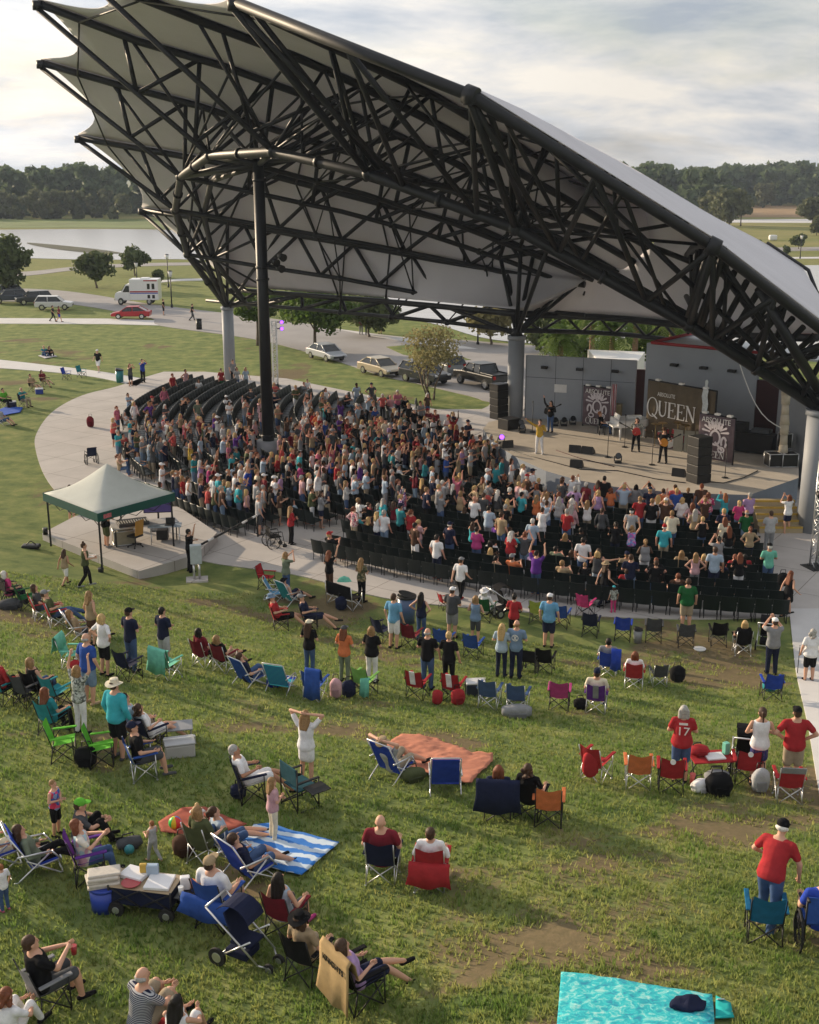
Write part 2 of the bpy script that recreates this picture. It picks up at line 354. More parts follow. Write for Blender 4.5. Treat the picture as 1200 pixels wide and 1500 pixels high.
# ------------------------------------------------------------------ amphitheatre roof
MEMB = mat('membrane_fabric', (.67, .655, .69), .6, 0, .07, .35, trans=.14)
roof = empty('amphitheatre_roof', (-7.4, 60, 0), 0, 'huge white membrane roof on black steel trusses over the seats and stage', 'roof')
roof.location = (0, 0, 0)
P1 = gpd(333, 450, 87); P3 = gpd(757, 493, 66.9); P4 = gpd(1206, 602, 48.3); P2b = gp(394, 672)
NODE = [gpd(275, 373, 80.5), gpd(257, 308, 75), gpd(265, 259, 69.6), gpd(308, 228, 63.8), gpd(400, 222, 57.5), gpd(540, 255, 52.8), gpd(755, 335, 49.3), gpd(1010, 477, 48.4)]
BK = [P3, (9.2, 68.6), (11.1, 69), (12.8, 69), (14.4, 68), (15.5, 66.5), (9.6, 67), None]
TOPPX = [[(340, 424), (440, 432), (560, 441), (646, 449), (735, 458), (757, 460)],
 [(208, 308), (320, 323), (440, 345), (540, 362), (735, 398), (857, 417)],
 [(115, 202), (240, 224), (340, 242), (440, 268), (596, 308), (700, 334), (857, 404)],
 [(60, 92), (175, 125), (290, 155), (440, 202), (520, 226), (660, 278), (820, 350), (905, 400)],
 [(55, 5), (200, 60), (330, 98), (480, 152), (640, 225), (800, 310), (930, 385)],
 [(142, -27), (215, 0), (290, 30), (430, 82), (520, 122), (640, 182), (800, 275), (950, 362)],
 [(343, 3), (500, 75), (640, 143), (760, 214), (858, 282)]]
BOTPX = {0: [(303, 440), (340, 444), (440, 452), (560, 463), (646, 471), (757, 485)],
 1: [(208, 312), (275, 373), (374, 389), (500, 408), (640, 434), (750, 452), (857, 462)],
 2: [(115, 205), (167, 243), (228, 287), (257, 308), (340, 322), (440, 340), (560, 362), (700, 390), (857, 430)]}
TOP, BOT = [], []
for k in range(7):
    A = P1 if k == 0 else NODE[k-1]; B = BK[k]
    TOP.append([onplane(x, y, A, B) for x, y in TOPPX[k]])
ridge = [gpd(690, 140, 42.6), gpd(765, 172, 49), gpd(842, 212, 55.5), gpd(930, 258, 59.5), gpd(1045, 327, 59.5), gpd(1120, 365, 60.8), gpd(1180, 405, 58.8), gpd(1195, 445, 57.6), gpd(1195, 486, 57)]
TOP.append(ridge[:6])
T8 = gpd(1045, 361, 43.8); T9 = gpd(1300, 556, 46.8)
TOP.append([T8, Vector((11.8, 49, 11.8)), Vector((12.8, 55, 11.3)), Vector((13.8, 60.5, 10.6))])
def interp(pl, t):
    """point at fraction t of plan length"""
    d = [0]
    for a, b in zip(pl, pl[1:]): d.append(d[-1]+(b-a).length)
    s = t*d[-1]
    for i in range(len(pl)-1):
        if s <= d[i+1] or i == len(pl)-2:
            u = (s-d[i])/max(1e-6, d[i+1]-d[i]); return pl[i].lerp(pl[i+1], u)
def plen(pl): return sum((b-a).length for a, b in zip(pl, pl[1:]))
for k in range(9):
    if k in BOTPX:
        A = P1 if k == 0 else NODE[k-1]; BOT.append([onplane(x, y, A, BK[k]) for x, y in BOTPX[k]])
    else:
        n = NODE[k-1]; tp = TOP[k]; ln = plen(tp); s0 = (Vector((n.x, n.y))-Vector((tp[0].x, tp[0].y))).length
        t0 = min(.45, s0/ln); pts = [tp[0]-Vector((0, 0, .25)), n]
        zt = interp(tp, t0).z-n.z
        for t in (.35, .5, .65, .8, .92):
            if t <= t0+.05: continue
            q = interp(tp, t); u = (t-t0)/(1-t0); dep = zt*(1-u)+1.9*u
            if u < .45: q = q.lerp(Vector((n.x, n.y, q.z)).lerp(q, 1), 0)
            pts.append(Vector((q.x, q.y, q.z-dep)))
        BOT.append(pts)
for k in range(9):
    bm = bmesh.new(); big = k >= 5
    path(bm, TOP[k], .19 if k else .17, 10); path(bm, BOT[k], .135 if k else .12, 8)
    tube(bm, TOP[k][0]+Vector((0, 0, .12)), TOP[k][0]-Vector((0, 0, .3)), .26, n=10)
    rt = obj('rib_truss', bm, STEEL, roof)
    bm = bmesh.new(); nw_ = max(6, int(plen(TOP[k])/(2.1 if k < 5 else 3.4))); prev = None
    for i in range(1, nw_):
        t = .07+(i/nw_)*.9
        p = interp(TOP[k] if i % 2 else BOT[k], t)
        if prev is not None: tube(bm, prev, p, .118 if k < 5 else .10, n=7)
        prev = p
    obj('web_bracing', bm, STEEL, rt)
# main arch : double bottom chord through the nodes
ringp = [P1]+NODE+[P4]
inn = []
for i, p in enumerate(ringp):
    c = Vector((17.1, 79.5, p.z)); d = (c-p); d.z = 0; d.normalize(); inn.append(p+d*1.7+Vector((0, 0, -.25 if 0 < i < 9 else 0)))
bm = bmesh.new(); path(bm, ringp, .22, 12)
for p in ringp[1:-1]: ball(bm, p, .30, u=10, v=6)
for a, b in zip(ringp, ringp[1:]):
    m_ = a.lerp(b, .5); d = (b-a).normalized(); tube(bm, m_-d*.09, m_+d*.09, .29, n=12)
arch = obj('arch_chord', bm, STEEL, roof)
bm = bmesh.new(); path(bm, inn, .17, 10); inner = obj('arch_chord', bm, STEEL, roof)
bm = bmesh.new()
for i in range(1, 9): tube(bm, ringp[i], inn[i], .12)
for i in range(9):
    tube(bm, ringp[i] if i % 2 else inn[i], inn[i+1] if i % 2 else ringp[i+1], .10)
obj('tie_bracing', bm, STEEL, inner)
# struts fanning from every arch node up to the ribs
bm = bmesh.new()
for k in range(1, 9):
    n = NODE[k-1]; m_ = inn[k]
    for dk in (-1, 0, 1):
        j = k+dk
        if j < 0 or j > 8: continue
        ln = plen(TOP[j]); nj = P1 if j == 0 else NODE[j-1]
        s0 = (Vector((nj.x, nj.y))-Vector((TOP[j][0].x, TOP[j][0].y))).length/ln
        for ds in ((-.10, .10, .22) if dk == 0 and k < 6 else (-.08, .12) if dk == 0 else (.05, .16) if k < 6 else (.1,)):
            t = min(.97, max(.03, s0+ds)); tube(bm, n if ds < .15 else m_, interp(TOP[j], t), .092 if dk == 0 else .07, n=7)
obj('strut_cluster', bm, STEEL, arch)
# struts rising from the three low columns
bm = bmesh.new()
for P, js in ((P1, ((0, .12), (0, .3), (1, .22), (1, .35), (1, .12), (2, .22))), (P4, ((8, .1), (8, .4), (7, .2)))):
    for j, t in js: tube(bm, P, interp(TOP[j], t), .115, n=7)
for n in (NODE[0], NODE[1], inn[1], inn[2]): tube(bm, P1, n, .13)
for k_ in (1, 2, 3, 4, 5): tube(bm, P3+Vector((0, 0, .1)), interp(BOT[k_], .86), .12, n=7)
for k_ in (0, 1, 2): tube(bm, P3+Vector((0, 0, .1)), interp(TOP[k_], .80+.05*k_), .12, n=7)
for k_ in (1, 2, 3): tube(bm, P3+Vector((0, 0, .1)), interp(TOP[k_], .97), .11, n=7)
obj('column_struts', bm, STEEL, roof)
# edge truss on the near side
edge = [TOP[6][0], ridge[0], T8, T9]
bm = bmesh.new(); path(bm, edge[:3]+[T8.lerp(T9, .5), T9], .21, 12)
for p in edge[1:3]:
    d = (p-edge[0]).normalized(); tube(bm, p-d*.22, p+d*.22, .33, n=12)
et = obj('edge_truss', bm, STEEL, roof)
bm = bmesh.new()
low = [NODE[3], NODE[4], NODE[5], NODE[6], NODE[7], P4]
def le(t): return interp(low, t)
up = [edge[0], edge[1], edge[2], T9]
for a, b in (((343, 5), 5), ((690, 146), 6), ((1045, 366), 7)):
    e_ = {5: edge[0], 6: edge[1], 7: edge[2]}[b]; tube(bm, e_, NODE[b], .15); tube(bm, e_+Vector((.5, .4, -.1)), NODE[b]+Vector((.6, .3, 0)), .12)
prev = None
for s0, s1, n0, n1, cnt in ((edge[0], edge[1], NODE[5], NODE[6], 4), (edge[1], edge[2], NODE[6], NODE[7], 4), (edge[2], T9, NODE[7], P4, 6)):
    # the Warren web of each panel, and a second layer 1.5 m behind it
    for lay in ((0,) if n0 is NODE[5] else (0, 1)):
        off = Vector((.45*lay, 1.3*lay, -.1*lay)); prev = None
        for i in range(cnt+1):
            t = (i+.35*lay)/cnt
            if t > 1: break
            p = (s0.lerp(s1, t) if i % 2 == 0 else n0.lerp(n1, t))+off
            if i % 2 == 0: p = p+Vector((0, 0, -.1))
            if prev is not None: tube(bm, prev, p, (.115, .085)[lay], n=8)
            prev = p
obj('edge_web', bm, STEEL, et)
bm = bmesh.new()
for i in range(11):
    t = i/11; a = T8.lerp(T9, t*.85+.02)+Vector((.3*i/11, 1.2+.3*i, -.15)); b_ = NODE[7].lerp(P4, t*.9)+Vector((.1, 1.0+.2*i, .1)); tube(bm, a, b_, .13, n=8)
path(bm, [T8+Vector((2.2, 1.5, -1.6)), T8.lerp(T9, .5)+Vector((0, .5, -1.5)), P4+Vector((-.1, .2, .7))], .2, 10)
path(bm, [NODE[6]+Vector((.5, 1.5, .1)), NODE[7]+Vector((.4, 1.6, .15)), P4+Vector((.3, 1.2, .1))], .17, 10)
obj('edge_post', bm, STEEL, et)
# purlins and sway rods between the ribs
bm = bmesh.new()
for k in range(0, 7):
    for t in (.06, .44, .6, .76, .9):
        a = interp(TOP[k], t); b_ = interp(TOP[k+1], t); tube(bm, a-Vector((0, 0, .15)), b_-Vector((0, 0, .15)), .05 if t < .1 else .06, n=6)
    for t in (.5, .66, .82):
        a = interp(BOT[k], t); b_ = interp(BOT[k+1], t); tube(bm, a, b_, .05, n=6); tube(bm, a, interp(TOP[k+1], t), .045, n=6)
        ball(bm, a, .2, u=8, v=6)
obj('purlin_rods', bm, STEEL, roof)
# membrane
def loftmesh(A, Bn, nu, nv, scallop=0, sag=0, lift=.26):
    Vv = []
    for i in range(nv+1):
        s = i/nv; h_ = 4*s*(1-s); t0 = scallop*h_
        for j in range(nu+1):
            t = t0+(1-t0)*j/nu; p = interp(A, t).lerp(interp(Bn, t), s); Vv.append((p.x, p.y, p.z+lift-sag*h_))
    I_ = np.arange((nu+1)*(nv+1)).reshape(nv+1, nu+1)
    return Vv, np.stack([I_[:-1, :-1], I_[1:, :-1], I_[1:, 1:], I_[:-1, 1:]], -1).reshape(-1, 4)
VV = []; FF = []; off = 0
sc_ = [.03, .05, .06, .06, .055, .05, .05]
for k in range(7):
    v_, f_ = loftmesh(TOP[k], TOP[k+1], 30, 12, sc_[k], .22); VV += v_; FF.append(f_+off); off += len(v_)
v_, f_ = loftmesh([ridge[0], T8, T8.lerp(T9, .5), T9], ridge, 30, 14, 0, .1, .28); VV += v_; FF.append(f_+off); off += len(v_)
# rear wall of the shell
topl = [TOP[k][-1] for k in range(0, 6)]+[ridge[5], ridge[6], ridge[7]]
lowl = [Vector((P3.x, P3.y, 7.0)), Vector((9, 69.6, 6.6)), Vector((11, 69.8, 6.5)), Vector((12.8, 69.6, 6.4)), Vector((14.5, 68.6, 6.3)), Vector((16, 67, 6.3)), Vector((17.8, 63, 6.3)), Vector((19, 60, 6.6)), Vector((19.4, 57, 7.0))]
v_, f_ = loftmesh(topl, lowl, 30, 8, 0, 0, .2); VV += v_; FF.append(f_+off); off += len(v_)
v_, f_ = loftmesh(TOP[6][2:]+[Vector((16, 66.5, 12.2))], TOP[5][4:], 10, 4, 0, 0, .2); VV += v_; FF.append(f_+off); off += len(v_)
v_, f_ = loftmesh(ridge[3:6], [TOP[6][-1], Vector((12.5, 67.5, 12.6)), TOP[5][-1], ridge[5]], 12, 5, 0, 0, .2); VV += v_; FF.append(f_+off); off += len(v_)
mb = npmesh('membrane', VV, np.concatenate(FF), MEMB, roof)
mb.data.polygons.foreach_set('use_smooth', [True]*len(mb.data.polygons))
mo = mb.modifiers.new('t', 'SOLIDIFY'); mo.thickness = .03
# rear edge tubes
bm = bmesh.new(); path(bm, [p+Vector((.12, 0, .3)) for p in ridge[5:]], .09, 8)
path(bm, lowl, .2, 10); path(bm, [p-Vector((0, 0, .9)) for p in lowl], .14, 8)
for i in range(len(lowl)-1):
    a, b_ = lowl[i], lowl[i+1]; m_ = a.lerp(b_, .5)-Vector((0, 0, .9)); tube(bm, a, m_, .08, n=6); tube(bm, m_, b_, .08, n=6)
obj('rear_edge_truss', bm, STEEL, roof)
# seams of the membrane panels, floodlights on the mast
# columns
bm = bmesh.new(); tp = P2b.copy(); tp.z = gpd(378, 238, P2b.y).z
tube(bm, (P2b.x, P2b.y, .9), (P2b.x-.05, P2b.y, tp.z), .31, .28, n=20)
for z in (1.2, 9.3, 9.9, tp.z-.9): tube(bm, (P2b.x-.02, P2b.y, z), (P2b.x-.02, P2b.y, z+.12), .34, n=20)
for k in (3, 4): tube(bm, (tp.x, tp.y, tp.z-.1), NODE[k-1], .16); tube(bm, (tp.x, tp.y, tp.z-.1), inn[k], .14)
tube(bm, (tp.x, tp.y, tp.z-.1), NODE[4], .14)
for i in range(5): tube(bm, (tp.x, tp.y, tp.z-.2), interp(TOP[3 if i < 2 else 4], .28+.07*i), .12)
mast = obj('mast', bm, STEEL, roof)
bm = bmesh.new(); tube(bm, (P2b.x, P2b.y, -.1), (P2b.x, P2b.y, 1.0), .62, n=28); obj('mast_plinth', bm, GREYC, roof)
bm = bmesh.new()
for dx_, dz_ in ((.65, 0), (1.0, .25), (.9, -.3)):
    tube(bm, (P2b.x+.25, P2b.y-.1, 10.1), (P2b.x+dx_, P2b.y-.35, 10.3+dz_), .04); tube(bm, (P2b.x+dx_-.1, P2b.y-.25, 10.3+dz_), (P2b.x+dx_+.15, P2b.y-.6, 10.2+dz_), .14, .2, n=12)
obj('floodlight', bm, BLACK, mast)
for P, r_, zb in ((P1, .42, 0), (P3, .46, 0), (Vector((P4.x, P4.y, P4.z)), .62, 0)):
    bm = bmesh.new(); tube(bm, (P.x, P.y, -.1), (P.x, P.y, P.z-.1), r_, n=28); tube(bm, (P.x, P.y, P.z-.16), (P.x, P.y, P.z+.06), r_*1.12, n=28)
    c_ = obj('column', bm, GREYC, roof)
    bm = bmesh.new(); tube(bm, (P.x, P.y, P.z), (P.x, P.y, P.z+.5), r_*.8, .2, n=12); obj('bearing', bm, STEEL, c_)
# ------------------------------------------------------------------ trees
def leafmat(name, c0, c1, tr=.25):
    m, nt, b = nm(name); L = nt.links.new; tc = nn(nt, 'ShaderNodeTexCoord'); n_ = nn(nt, 'ShaderNodeTexNoise', Scale=1.3, Detail=6, Roughness=.7); L(tc.outputs['Object'], n_.inputs['Vector'])
    r = nn(nt, 'ShaderNodeValToRGB'); L(n_.outputs['Fac'], r.inputs[0]); r.color_ramp.elements[0].position = .32; r.color_ramp.elements[0].color = (*c0, 1); r.color_ramp.elements[1].position = .68; r.color_ramp.elements[1].color = (*c1, 1)
    L(r.outputs[0], b.inputs['Base Color']); b.inputs['Roughness'].default_value = .7; b.inputs['Specular IOR Level'].default_value = .2
    t = nn(nt, 'ShaderNodeBsdfTranslucent'); L(r.outputs[0], t.inputs['Color']); ms = nn(nt, 'ShaderNodeMixShader'); ms.inputs[0].default_value = tr
    L(b.outputs[0], ms.inputs[1]); L(t.outputs[0], ms.inputs[2]); L(ms.outputs[0], nt.nodes['Material Output'].inputs[0]); return m
LEAF = leafmat('oak_leaves', (.055, .080, .030), (.135, .165, .060), .35); LEAFB = leafmat('bright_leaves', (.05, .10, .018), (.13, .19, .04), .4); LEAFT = leafmat('tan_leaves', (.19, .18, .08), (.34, .30, .14), .4); LEAFF = leafmat('forest_leaves', (.065, .098, .050), (.125, .165, .078), .4); LEAFG = leafmat('willow_leaves', (.08, .095, .045), (.15, .16, .075), .35)
def leaves(clumps, per, size, rng, flat=.7):
    """leaf-sized quads scattered through clump ellipsoids ; clumps = [(x,y,z,r)]"""
    C = np.asarray(clumps, np.float64); N = len(C)*per; c = np.repeat(C, per, 0); d = rng.normal(size=(N, 3)); d /= np.linalg.norm(d, axis=1)[:, None]; rad = rng.random(N)**.45
    P = c[:, :3]+d*(rad*c[:, 3])[:, None]*np.array([1, 1, flat]); a = rng.normal(size=(N, 3)); a /= np.linalg.norm(a, axis=1)[:, None]; b_ = np.cross(a, d+rng.normal(size=(N, 3))*.4); b_ /= np.linalg.norm(b_, axis=1)[:, None]+1e-9
    s = size*(.6+.8*rng.random(N)); a *= s[:, None]*.5; b_ *= s[:, None]*.38
    V = np.stack([P-a-b_, P+a-b_*.6, P+a*1.1+b_, P-a*.8+b_], 1).reshape(-1, 3); return V, np.arange(N*4).reshape(-1, 4)
def tree(name, p, h, cw, ch, m, label, nc=26, per=90, leaf=.3, seed=0, trunk_r=None, stems=1, shape='round', group=None):
    rng = np.random.default_rng(seed+int(abs(p[0]*10+p[1]))); r = empty(name, p, rng.random()*6, label, 'tree', group)
    cl = []; z0 = h-ch
    for i in range(nc):
        u = rng.random(3)*2-1
        while (u**2).sum() > 1 or (u**2).sum() < .12: u = rng.random(3)*2-1
        if shape == 'cone': u[:2] *= (1-.4*(u[2]+1)/2)
        cl.append((u[0]*cw*.40, u[1]*cw*.40, z0+ch*.5+u[2]*ch*.40, (.16+.14*rng.random())*min(cw, ch*1.3)))
    V, Fq = leaves(cl, per, leaf, rng); npmesh('crown', V, Fq, m, r)
    tr = trunk_r or h*.028; bm = bmesh.new()
    for s in range(stems):
        ox, oy = ((math.cos(s*2.4)*.25, math.sin(s*2.4)*.25) if stems > 1 else (0, 0)); top = Vector((ox*4, oy*4, z0+ch*.25)); mid = Vector((ox*1.8+.1, oy*1.8, z0*.55))
        path(bm, [(ox, oy, -.1), (ox*1.2, oy*1.2, z0*.25), mid, top], [tr*1.35, tr, tr*.85, tr*.5], 8)
        for i in range(5 if stems == 1 else 2):
            c = cl[(i*5+s*3) % nc]; tube(bm, mid.lerp(top, .4+.12*i), (c[0]*.85, c[1]*.85, c[2]), tr*.42, tr*.12, 6)
    obj('trunk', bm, WOOD, r); return r
def tp(name, bx, by, ytop, xw, m, label, ybot=None, **k):
    """tree from its pixel box: base (bx,by), crown top y, crown width in px"""
    p = gp(bx, by); d = ray(bx, by); s = p.y/d[1]/F; zt = gpd(bx, ytop, p.y).z; h = max(1.5, zt-p.z); zb = gpd(bx, ybot, p.y).z if ybot else h*.3
    return tree(name, p, h, xw*s, h-max(.2, zb-p.z), m, label, **k)
tp('oak_tree', 12, 436, 344, 72, LEAF, 'dark rounded oak at the left edge behind the parked cars', 424, nc=34, per=110, leaf=.42)
tp('oak_tree', 142, 422, 366, 62, LEAF, 'round dark oak standing on the far grass left of the ambulance', 410, nc=30, leaf=.42)
tp('oak_tree', 198, 404, 359, 40, LEAF, 'smaller round oak near the lake behind the ambulance', 396, nc=24, leaf=.45)
tp('young_tree', 233, 416, 387, 19, LEAF, 'small upright tree just right of the ambulance roof', 414, nc=12, per=70, leaf=.4, shape='cone')
tp('shade_tree', 462, 517, 415, 125, LEAFB, 'bright green shade tree over the silver car', 486, nc=44, per=120, leaf=.30)
tp('shade_tree', 378, 506, 420, 75, LEAFB, 'bright green tree behind the tall black mast', 468, nc=26, per=110, leaf=.30)
tp('shade_tree', 541, 494, 430, 95, LEAF, 'dark green tree across the road near the three standing people', 482, nc=34, per=110, leaf=.32)
tp('shade_tree', 720, 505, 440, 90, LEAFT, 'yellowish tree seen behind the roof edge left of the rear column', 488, nc=30, per=100, leaf=.32)
tp('crape_myrtle', 630, 585, 473, 98, LEAFT, 'young multi stemmed tan leaved tree before the dark parked cars', 548, nc=30, per=85, leaf=.14, stems=4, trunk_r=.07)
tp('shade_tree', 800, 520, 455, 70, LEAF, 'dark tree behind the left stage wall', 512, nc=26, leaf=.3)
def palm(p, h, label):
    r = empty('palm_tree', p, random.random()*6, label, 'tree', 'palms behind the stage'); bm = bmesh.new(); path(bm, [(0, 0, -.1), (.05, 0, h*.3), (.08, .03, h*.7), (.05, 0, h)], [.24, .20, .19, .16], 10); obj('trunk', bm, mat('palm_bark', (.20, .13, .08), .95, 0, .4, 9, .6), r)
    bm = bmesh.new()
    for i in range(30):
        a = i*2.4; el = R(65-4.2*i); L_ = 1.5+.3*((i*7) % 5)/5; prev = Vector((.05, 0, h))
        pts = []
        for k in range(6):
            t = k/5; pts.append(Vector((.05+math.cos(a)*L_*t*math.cos(el), math.sin(a)*L_*t*math.cos(el), h+L_*t*math.sin(el)-.9*t*t*L_*.6)))
        for q0, q1 in zip(pts, pts[1:]):
            d = (q1-q0).normalized(); s = d.cross(Vector((0, 0, 1))).normalized()
            for sg in (-1, 1):
                for j in range(3):
                    c = q0.lerp(q1, j/3); quad(bm, c, c+d*.07, c+d*.25+s*sg*.42-Vector((0, 0, .10)), c+d*.17+s*sg*.42-Vector((0, 0, .12)))
    obj('fronds', bm, LEAFB, r); return r
for (x, Y, h, lab) in ((823, 77, 4.6, 'palm tree left of the small white shed behind the stage'), (897, 78, 5.0, 'palm tree right behind the left stage wall'), (868, 84, 5.6, 'palm tree standing farther back behind the stage'), (930, 82, 6.0, 'tallest palm tree beside the stage building'), (985, 83, 5.6, 'palm tree behind the red roof trim')):
    q = gpd(x, 500, Y); palm(Vector((q.x, q.y, 0)), h, lab)
for (x, Y, w_, h, lab) in ((850, 90, 6, 4.5, 'dense bright shrub behind the left stage wall'), (960, 88, 5, 5.2, 'bright shrub between the palms behind the stage'), (1000, 90, 5, 5.5, 'bright shrub behind the stage building roof')):
    q = gpd(x, 500, Y); tree('tall_shrub', Vector((q.x, q.y, 0)), h, w_, h*.85, LEAFB, lab, nc=24, per=90, leaf=.28)
tp('oak_tree', 1068, 333, 275, 52, LEAFG, 'large grey green oak in the far right field, right of a pair', 324, nc=34, leaf=.9); tp('oak_tree', 1040, 330, 277, 36, LEAFG, 'grey green oak in the far right field, left of a pair', 322, nc=24, leaf=.9); tp('oak_tree', 1190, 330, 287, 44, LEAFG, 'grey green oak at the far right edge of the field', 320, nc=26, leaf=.9); tp('oak_tree', 1085, 331, 290, 26, LEAFG, 'slimmer oak merging with the right side of the pair', 322, nc=14, leaf=.9)
tp('willow_tree', 1117, 305, 262, 30, LEAFG, 'pale rounded tree standing before the right treeline', 303, nc=24, per=70, leaf=1.4); tp('willow_tree', 1046, 302, 265, 26, LEAFG, 'pale tree before the treeline above the oak pair', 300, nc=20, per=70, leaf=1.4)
tp('small_tree', 1170, 365, 343, 25, LEAF, 'small round tree beside the right lamp post', 361, nc=16, per=70, leaf=.5); tp('young_tree', 1151, 374, 357, 11, LEAF, 'narrow young tree left of the right lamp post', 372, nc=9, per=60, leaf=.45, shape='cone'); tp('bush', 1108, 367, 351, 20, LEAF, 'low dark bush near the membrane edge at right', 366, nc=12, per=60, leaf=.5)
tp('willow_tree', 1196, 345, 316, 22, LEAFG, 'small tree cut by the right edge beyond the field', 343, nc=12, leaf=.8)
# far woods, one mass
def woods(x0, x1, d0, d1, hh, n, m, name, leaf, rng, per=70):
    cl = []
    for i in range(n):
        d = d0+(d1-d0)*rng.random(); x = x0+(x1-x0)*rng.random(); h = hh*(.72+.4*rng.random()+.12*math.sin(x*.021+d)); w_ = h*.32
        for k in range(5): cl.append((x+rng.normal()*w_*.5, d+rng.normal()*w_*.4, h*(.18+.19*k)-.5*w_*(k == 4), w_*(.62-.05*k)))
    V, Fq = leaves(cl, per, leaf, rng, .85); o = npmesh(name, V, Fq, m); tag(o, 'distant wooded treeline along the horizon', 'woods', None, 'stuff'); return o
rg = np.random.default_rng(3)
woods(-330, 110, 432, 490, 17.2, 300, LEAFF, 'woods', 2.3, rg, 60); tag(woods(-330, 40, 408, 424, 9.5, 110, LEAFG, 'woods', 1.6, rg, 60), 'paler low scrub in front of the left treeline')
tag(woods(60, 520, 560, 690, 19.0, 420, LEAFF, 'woods', 2.6, rg, 50), 'distant wooded treeline beyond the right field')
# ------------------------------------------------------------------ vehicles
CARP = mat('car_paint', (1, 1, 1), .28, .2, .02, 1, 0, .6, objcol=True); LAMPW = mat('headlamp', (.6, .62, .65), .15); LAMPR = mat('tail_lamp', (.35, .01, .01), .25); CHR = mat('chrome', (.6, .6, .6), .2, .9, .02)
def car(px_, py_, heading, kind, col, label, cat='car', name='parked_car'):
    p = gp(px_, py_); p.z += .045; r = empty(name, p, R(heading), label, cat, 'cars parked along the road'); r.scale = (.86,)*3
    K = {'sedan': dict(w=.90, prof=[(2.28, .32), (2.34, .52), (2.22, .70), (1.2, .90), (-1.55, .97), (-2.22, .93), (-2.34, .62), (-2.28, .32)], cab=[(1.25, .90), (.40, 1.42), (-.95, 1.45), (-1.85, .97)], wx=(1.42, -1.38), wr=.33),
         'suv': dict(w=.95, prof=[(2.3, .40), (2.38, .68), (2.28, .95), (1.25, 1.08), (-2.25, 1.12), (-2.36, .70), (-2.3, .40)], cab=[(1.25, 1.06), (.50, 1.70), (-1.85, 1.74), (-2.30, 1.10)], wx=(1.42, -1.42), wr=.38),
         'pickup': dict(w=.99, prof=[(2.8, .50), (2.88, .80), (2.80, 1.08), (1.55, 1.20), (-2.80, 1.20), (-2.88, .75), (-2.8, .50)], cab=[(1.50, 1.18), (.80, 1.88), (-.75, 1.90), (-1.02, 1.20)], wx=(1.80, -1.75), wr=.43)}[kind if kind != 'van' else 'suv']
    w_ = K['w']; bm = bmesh.new(); prism(bm, [(x, -w_, z) for x, z in K['prof']], (0, 2*w_, 0)); bmesh.ops.bevel(bm, geom=bm.edges[:], offset=.09, segments=2, profile=.6, affect='EDGES'); body = obj('body', bm, CARP, r, color=col, smooth=False)
    c = K['cab']; bm = bmesh.new(); A = []; B = []
    for (x, z), k in zip(c, (.94, .78, .78, .94)): A.append(bm.verts.new((x, -w_*k, z))); B.append(bm.verts.new((x, w_*k, z)))
    for i in range(3): bm.faces.new((A[i], A[i+1], B[i+1], B[i]))
    bm.faces.new(A[::-1]); bm.faces.new(B); bm.faces.new((A[0], B[0], B[3], A[3])); bmesh.ops.recalc_face_normals(bm, faces=bm.faces[:]); gl = obj('window', bm, GLASS, r)
    bm = bmesh.new(); z = c[1][1]; prism(bm, [(c[1][0]+.06, -w_*.79, z-.02), (c[2][0]-.08, -w_*.79, c[2][1]-.02), (c[2][0]-.08, w_*.79, c[2][1]-.02), (c[1][0]+.06, w_*.79, z-.02)], (0, 0, .06)); obj('roof', bm, CARP, r, color=col)
    bm = bmesh.new()
    for s in (-1, 1):
        bm = bmesh.new()
        for (i, j, t) in ((0, 1, 0), (3, 2, 0)): tube(bm, (c[i][0], s*w_*.945, c[i][1]), (c[j][0], s*w_*.79, c[j][1]), .045, n=6)
        xm = (c[1][0]+c[2][0])/2; tube(bm, (xm, s*w_*.95, c[0][1]), (xm, s*w_*.79, c[1][1]), .05, n=6); tube(bm, (c[1][0], s*w_*.79, c[1][1]), (c[2][0], s*w_*.79, c[2][1]), .04, n=6)
        obj('pillar', bm, CARP, r, color=col)
    for x in K['wx']:
        for s in (-1, 1):
            bm = bmesh.new(); tube(bm, (x, s*(w_-.20), K['wr']), (x, s*(w_+.015), K['wr']), K['wr'], n=22); o = obj('wheel', bm, RUBBER, r); bm = bmesh.new(); tube(bm, (x, s*(w_-.1), K['wr']), (x, s*(w_+.022), K['wr']), K['wr']*.62, n=14); obj('rim', bm, CHR, o)
    xf = K['prof'][1][0]; zf = K['prof'][2][1]-.08; xr = K['prof'][-2][0]
    for s in (-1, 1):
        bm = bmesh.new(); box(bm, (xf-.06, s*w_*.72, zf), (.16, .34, .14), bevel=.03); obj('headlight', bm, LAMPW, r); bm = bmesh.new(); box(bm, (xr+.06, s*w_*.80, K['prof'][-3][1]-.12), (.14, .24, .20 if kind != 'pickup' else .28), bevel=.03); obj('taillight', bm, LAMPR, r)
        bm = bmesh.new(); box(bm, (c[0][0]-.25, s*(w_+.07), c[0][1]+.08), (.1, .16, .11), bevel=.02); obj('mirror', bm, CARP, r, color=col)
    bm = bmesh.new(); box(bm, (xf-.03, 0, .45 if kind == 'sedan' else .62), (.08, w_*1.3, .18), bevel=.02); obj('grille', bm, BLACK, r)
    if kind == 'pickup':
        bm = bmesh.new(); box(bm, (-1.92, 0, 1.215), (1.62, w_*1.66, .03)); obj('bed', bm, BLACK, r); bm = bmesh.new(); box(bm, (xr-.02, 0, .62), (.14, w_*1.9, .16), bevel=.03); obj('bumper', bm, CHR, r)
        bm = bmesh.new()
        for s in (-1, 1): box(bm, (-1.92, s*w_*.92, 1.27), (1.75, .10, .12), bevel=.02)
        box(bm, (-2.76, 0, 1.27), (.10, w_*1.75, .12), bevel=.02); obj('bed_rail', bm, CARP, r, color=col)
    return r
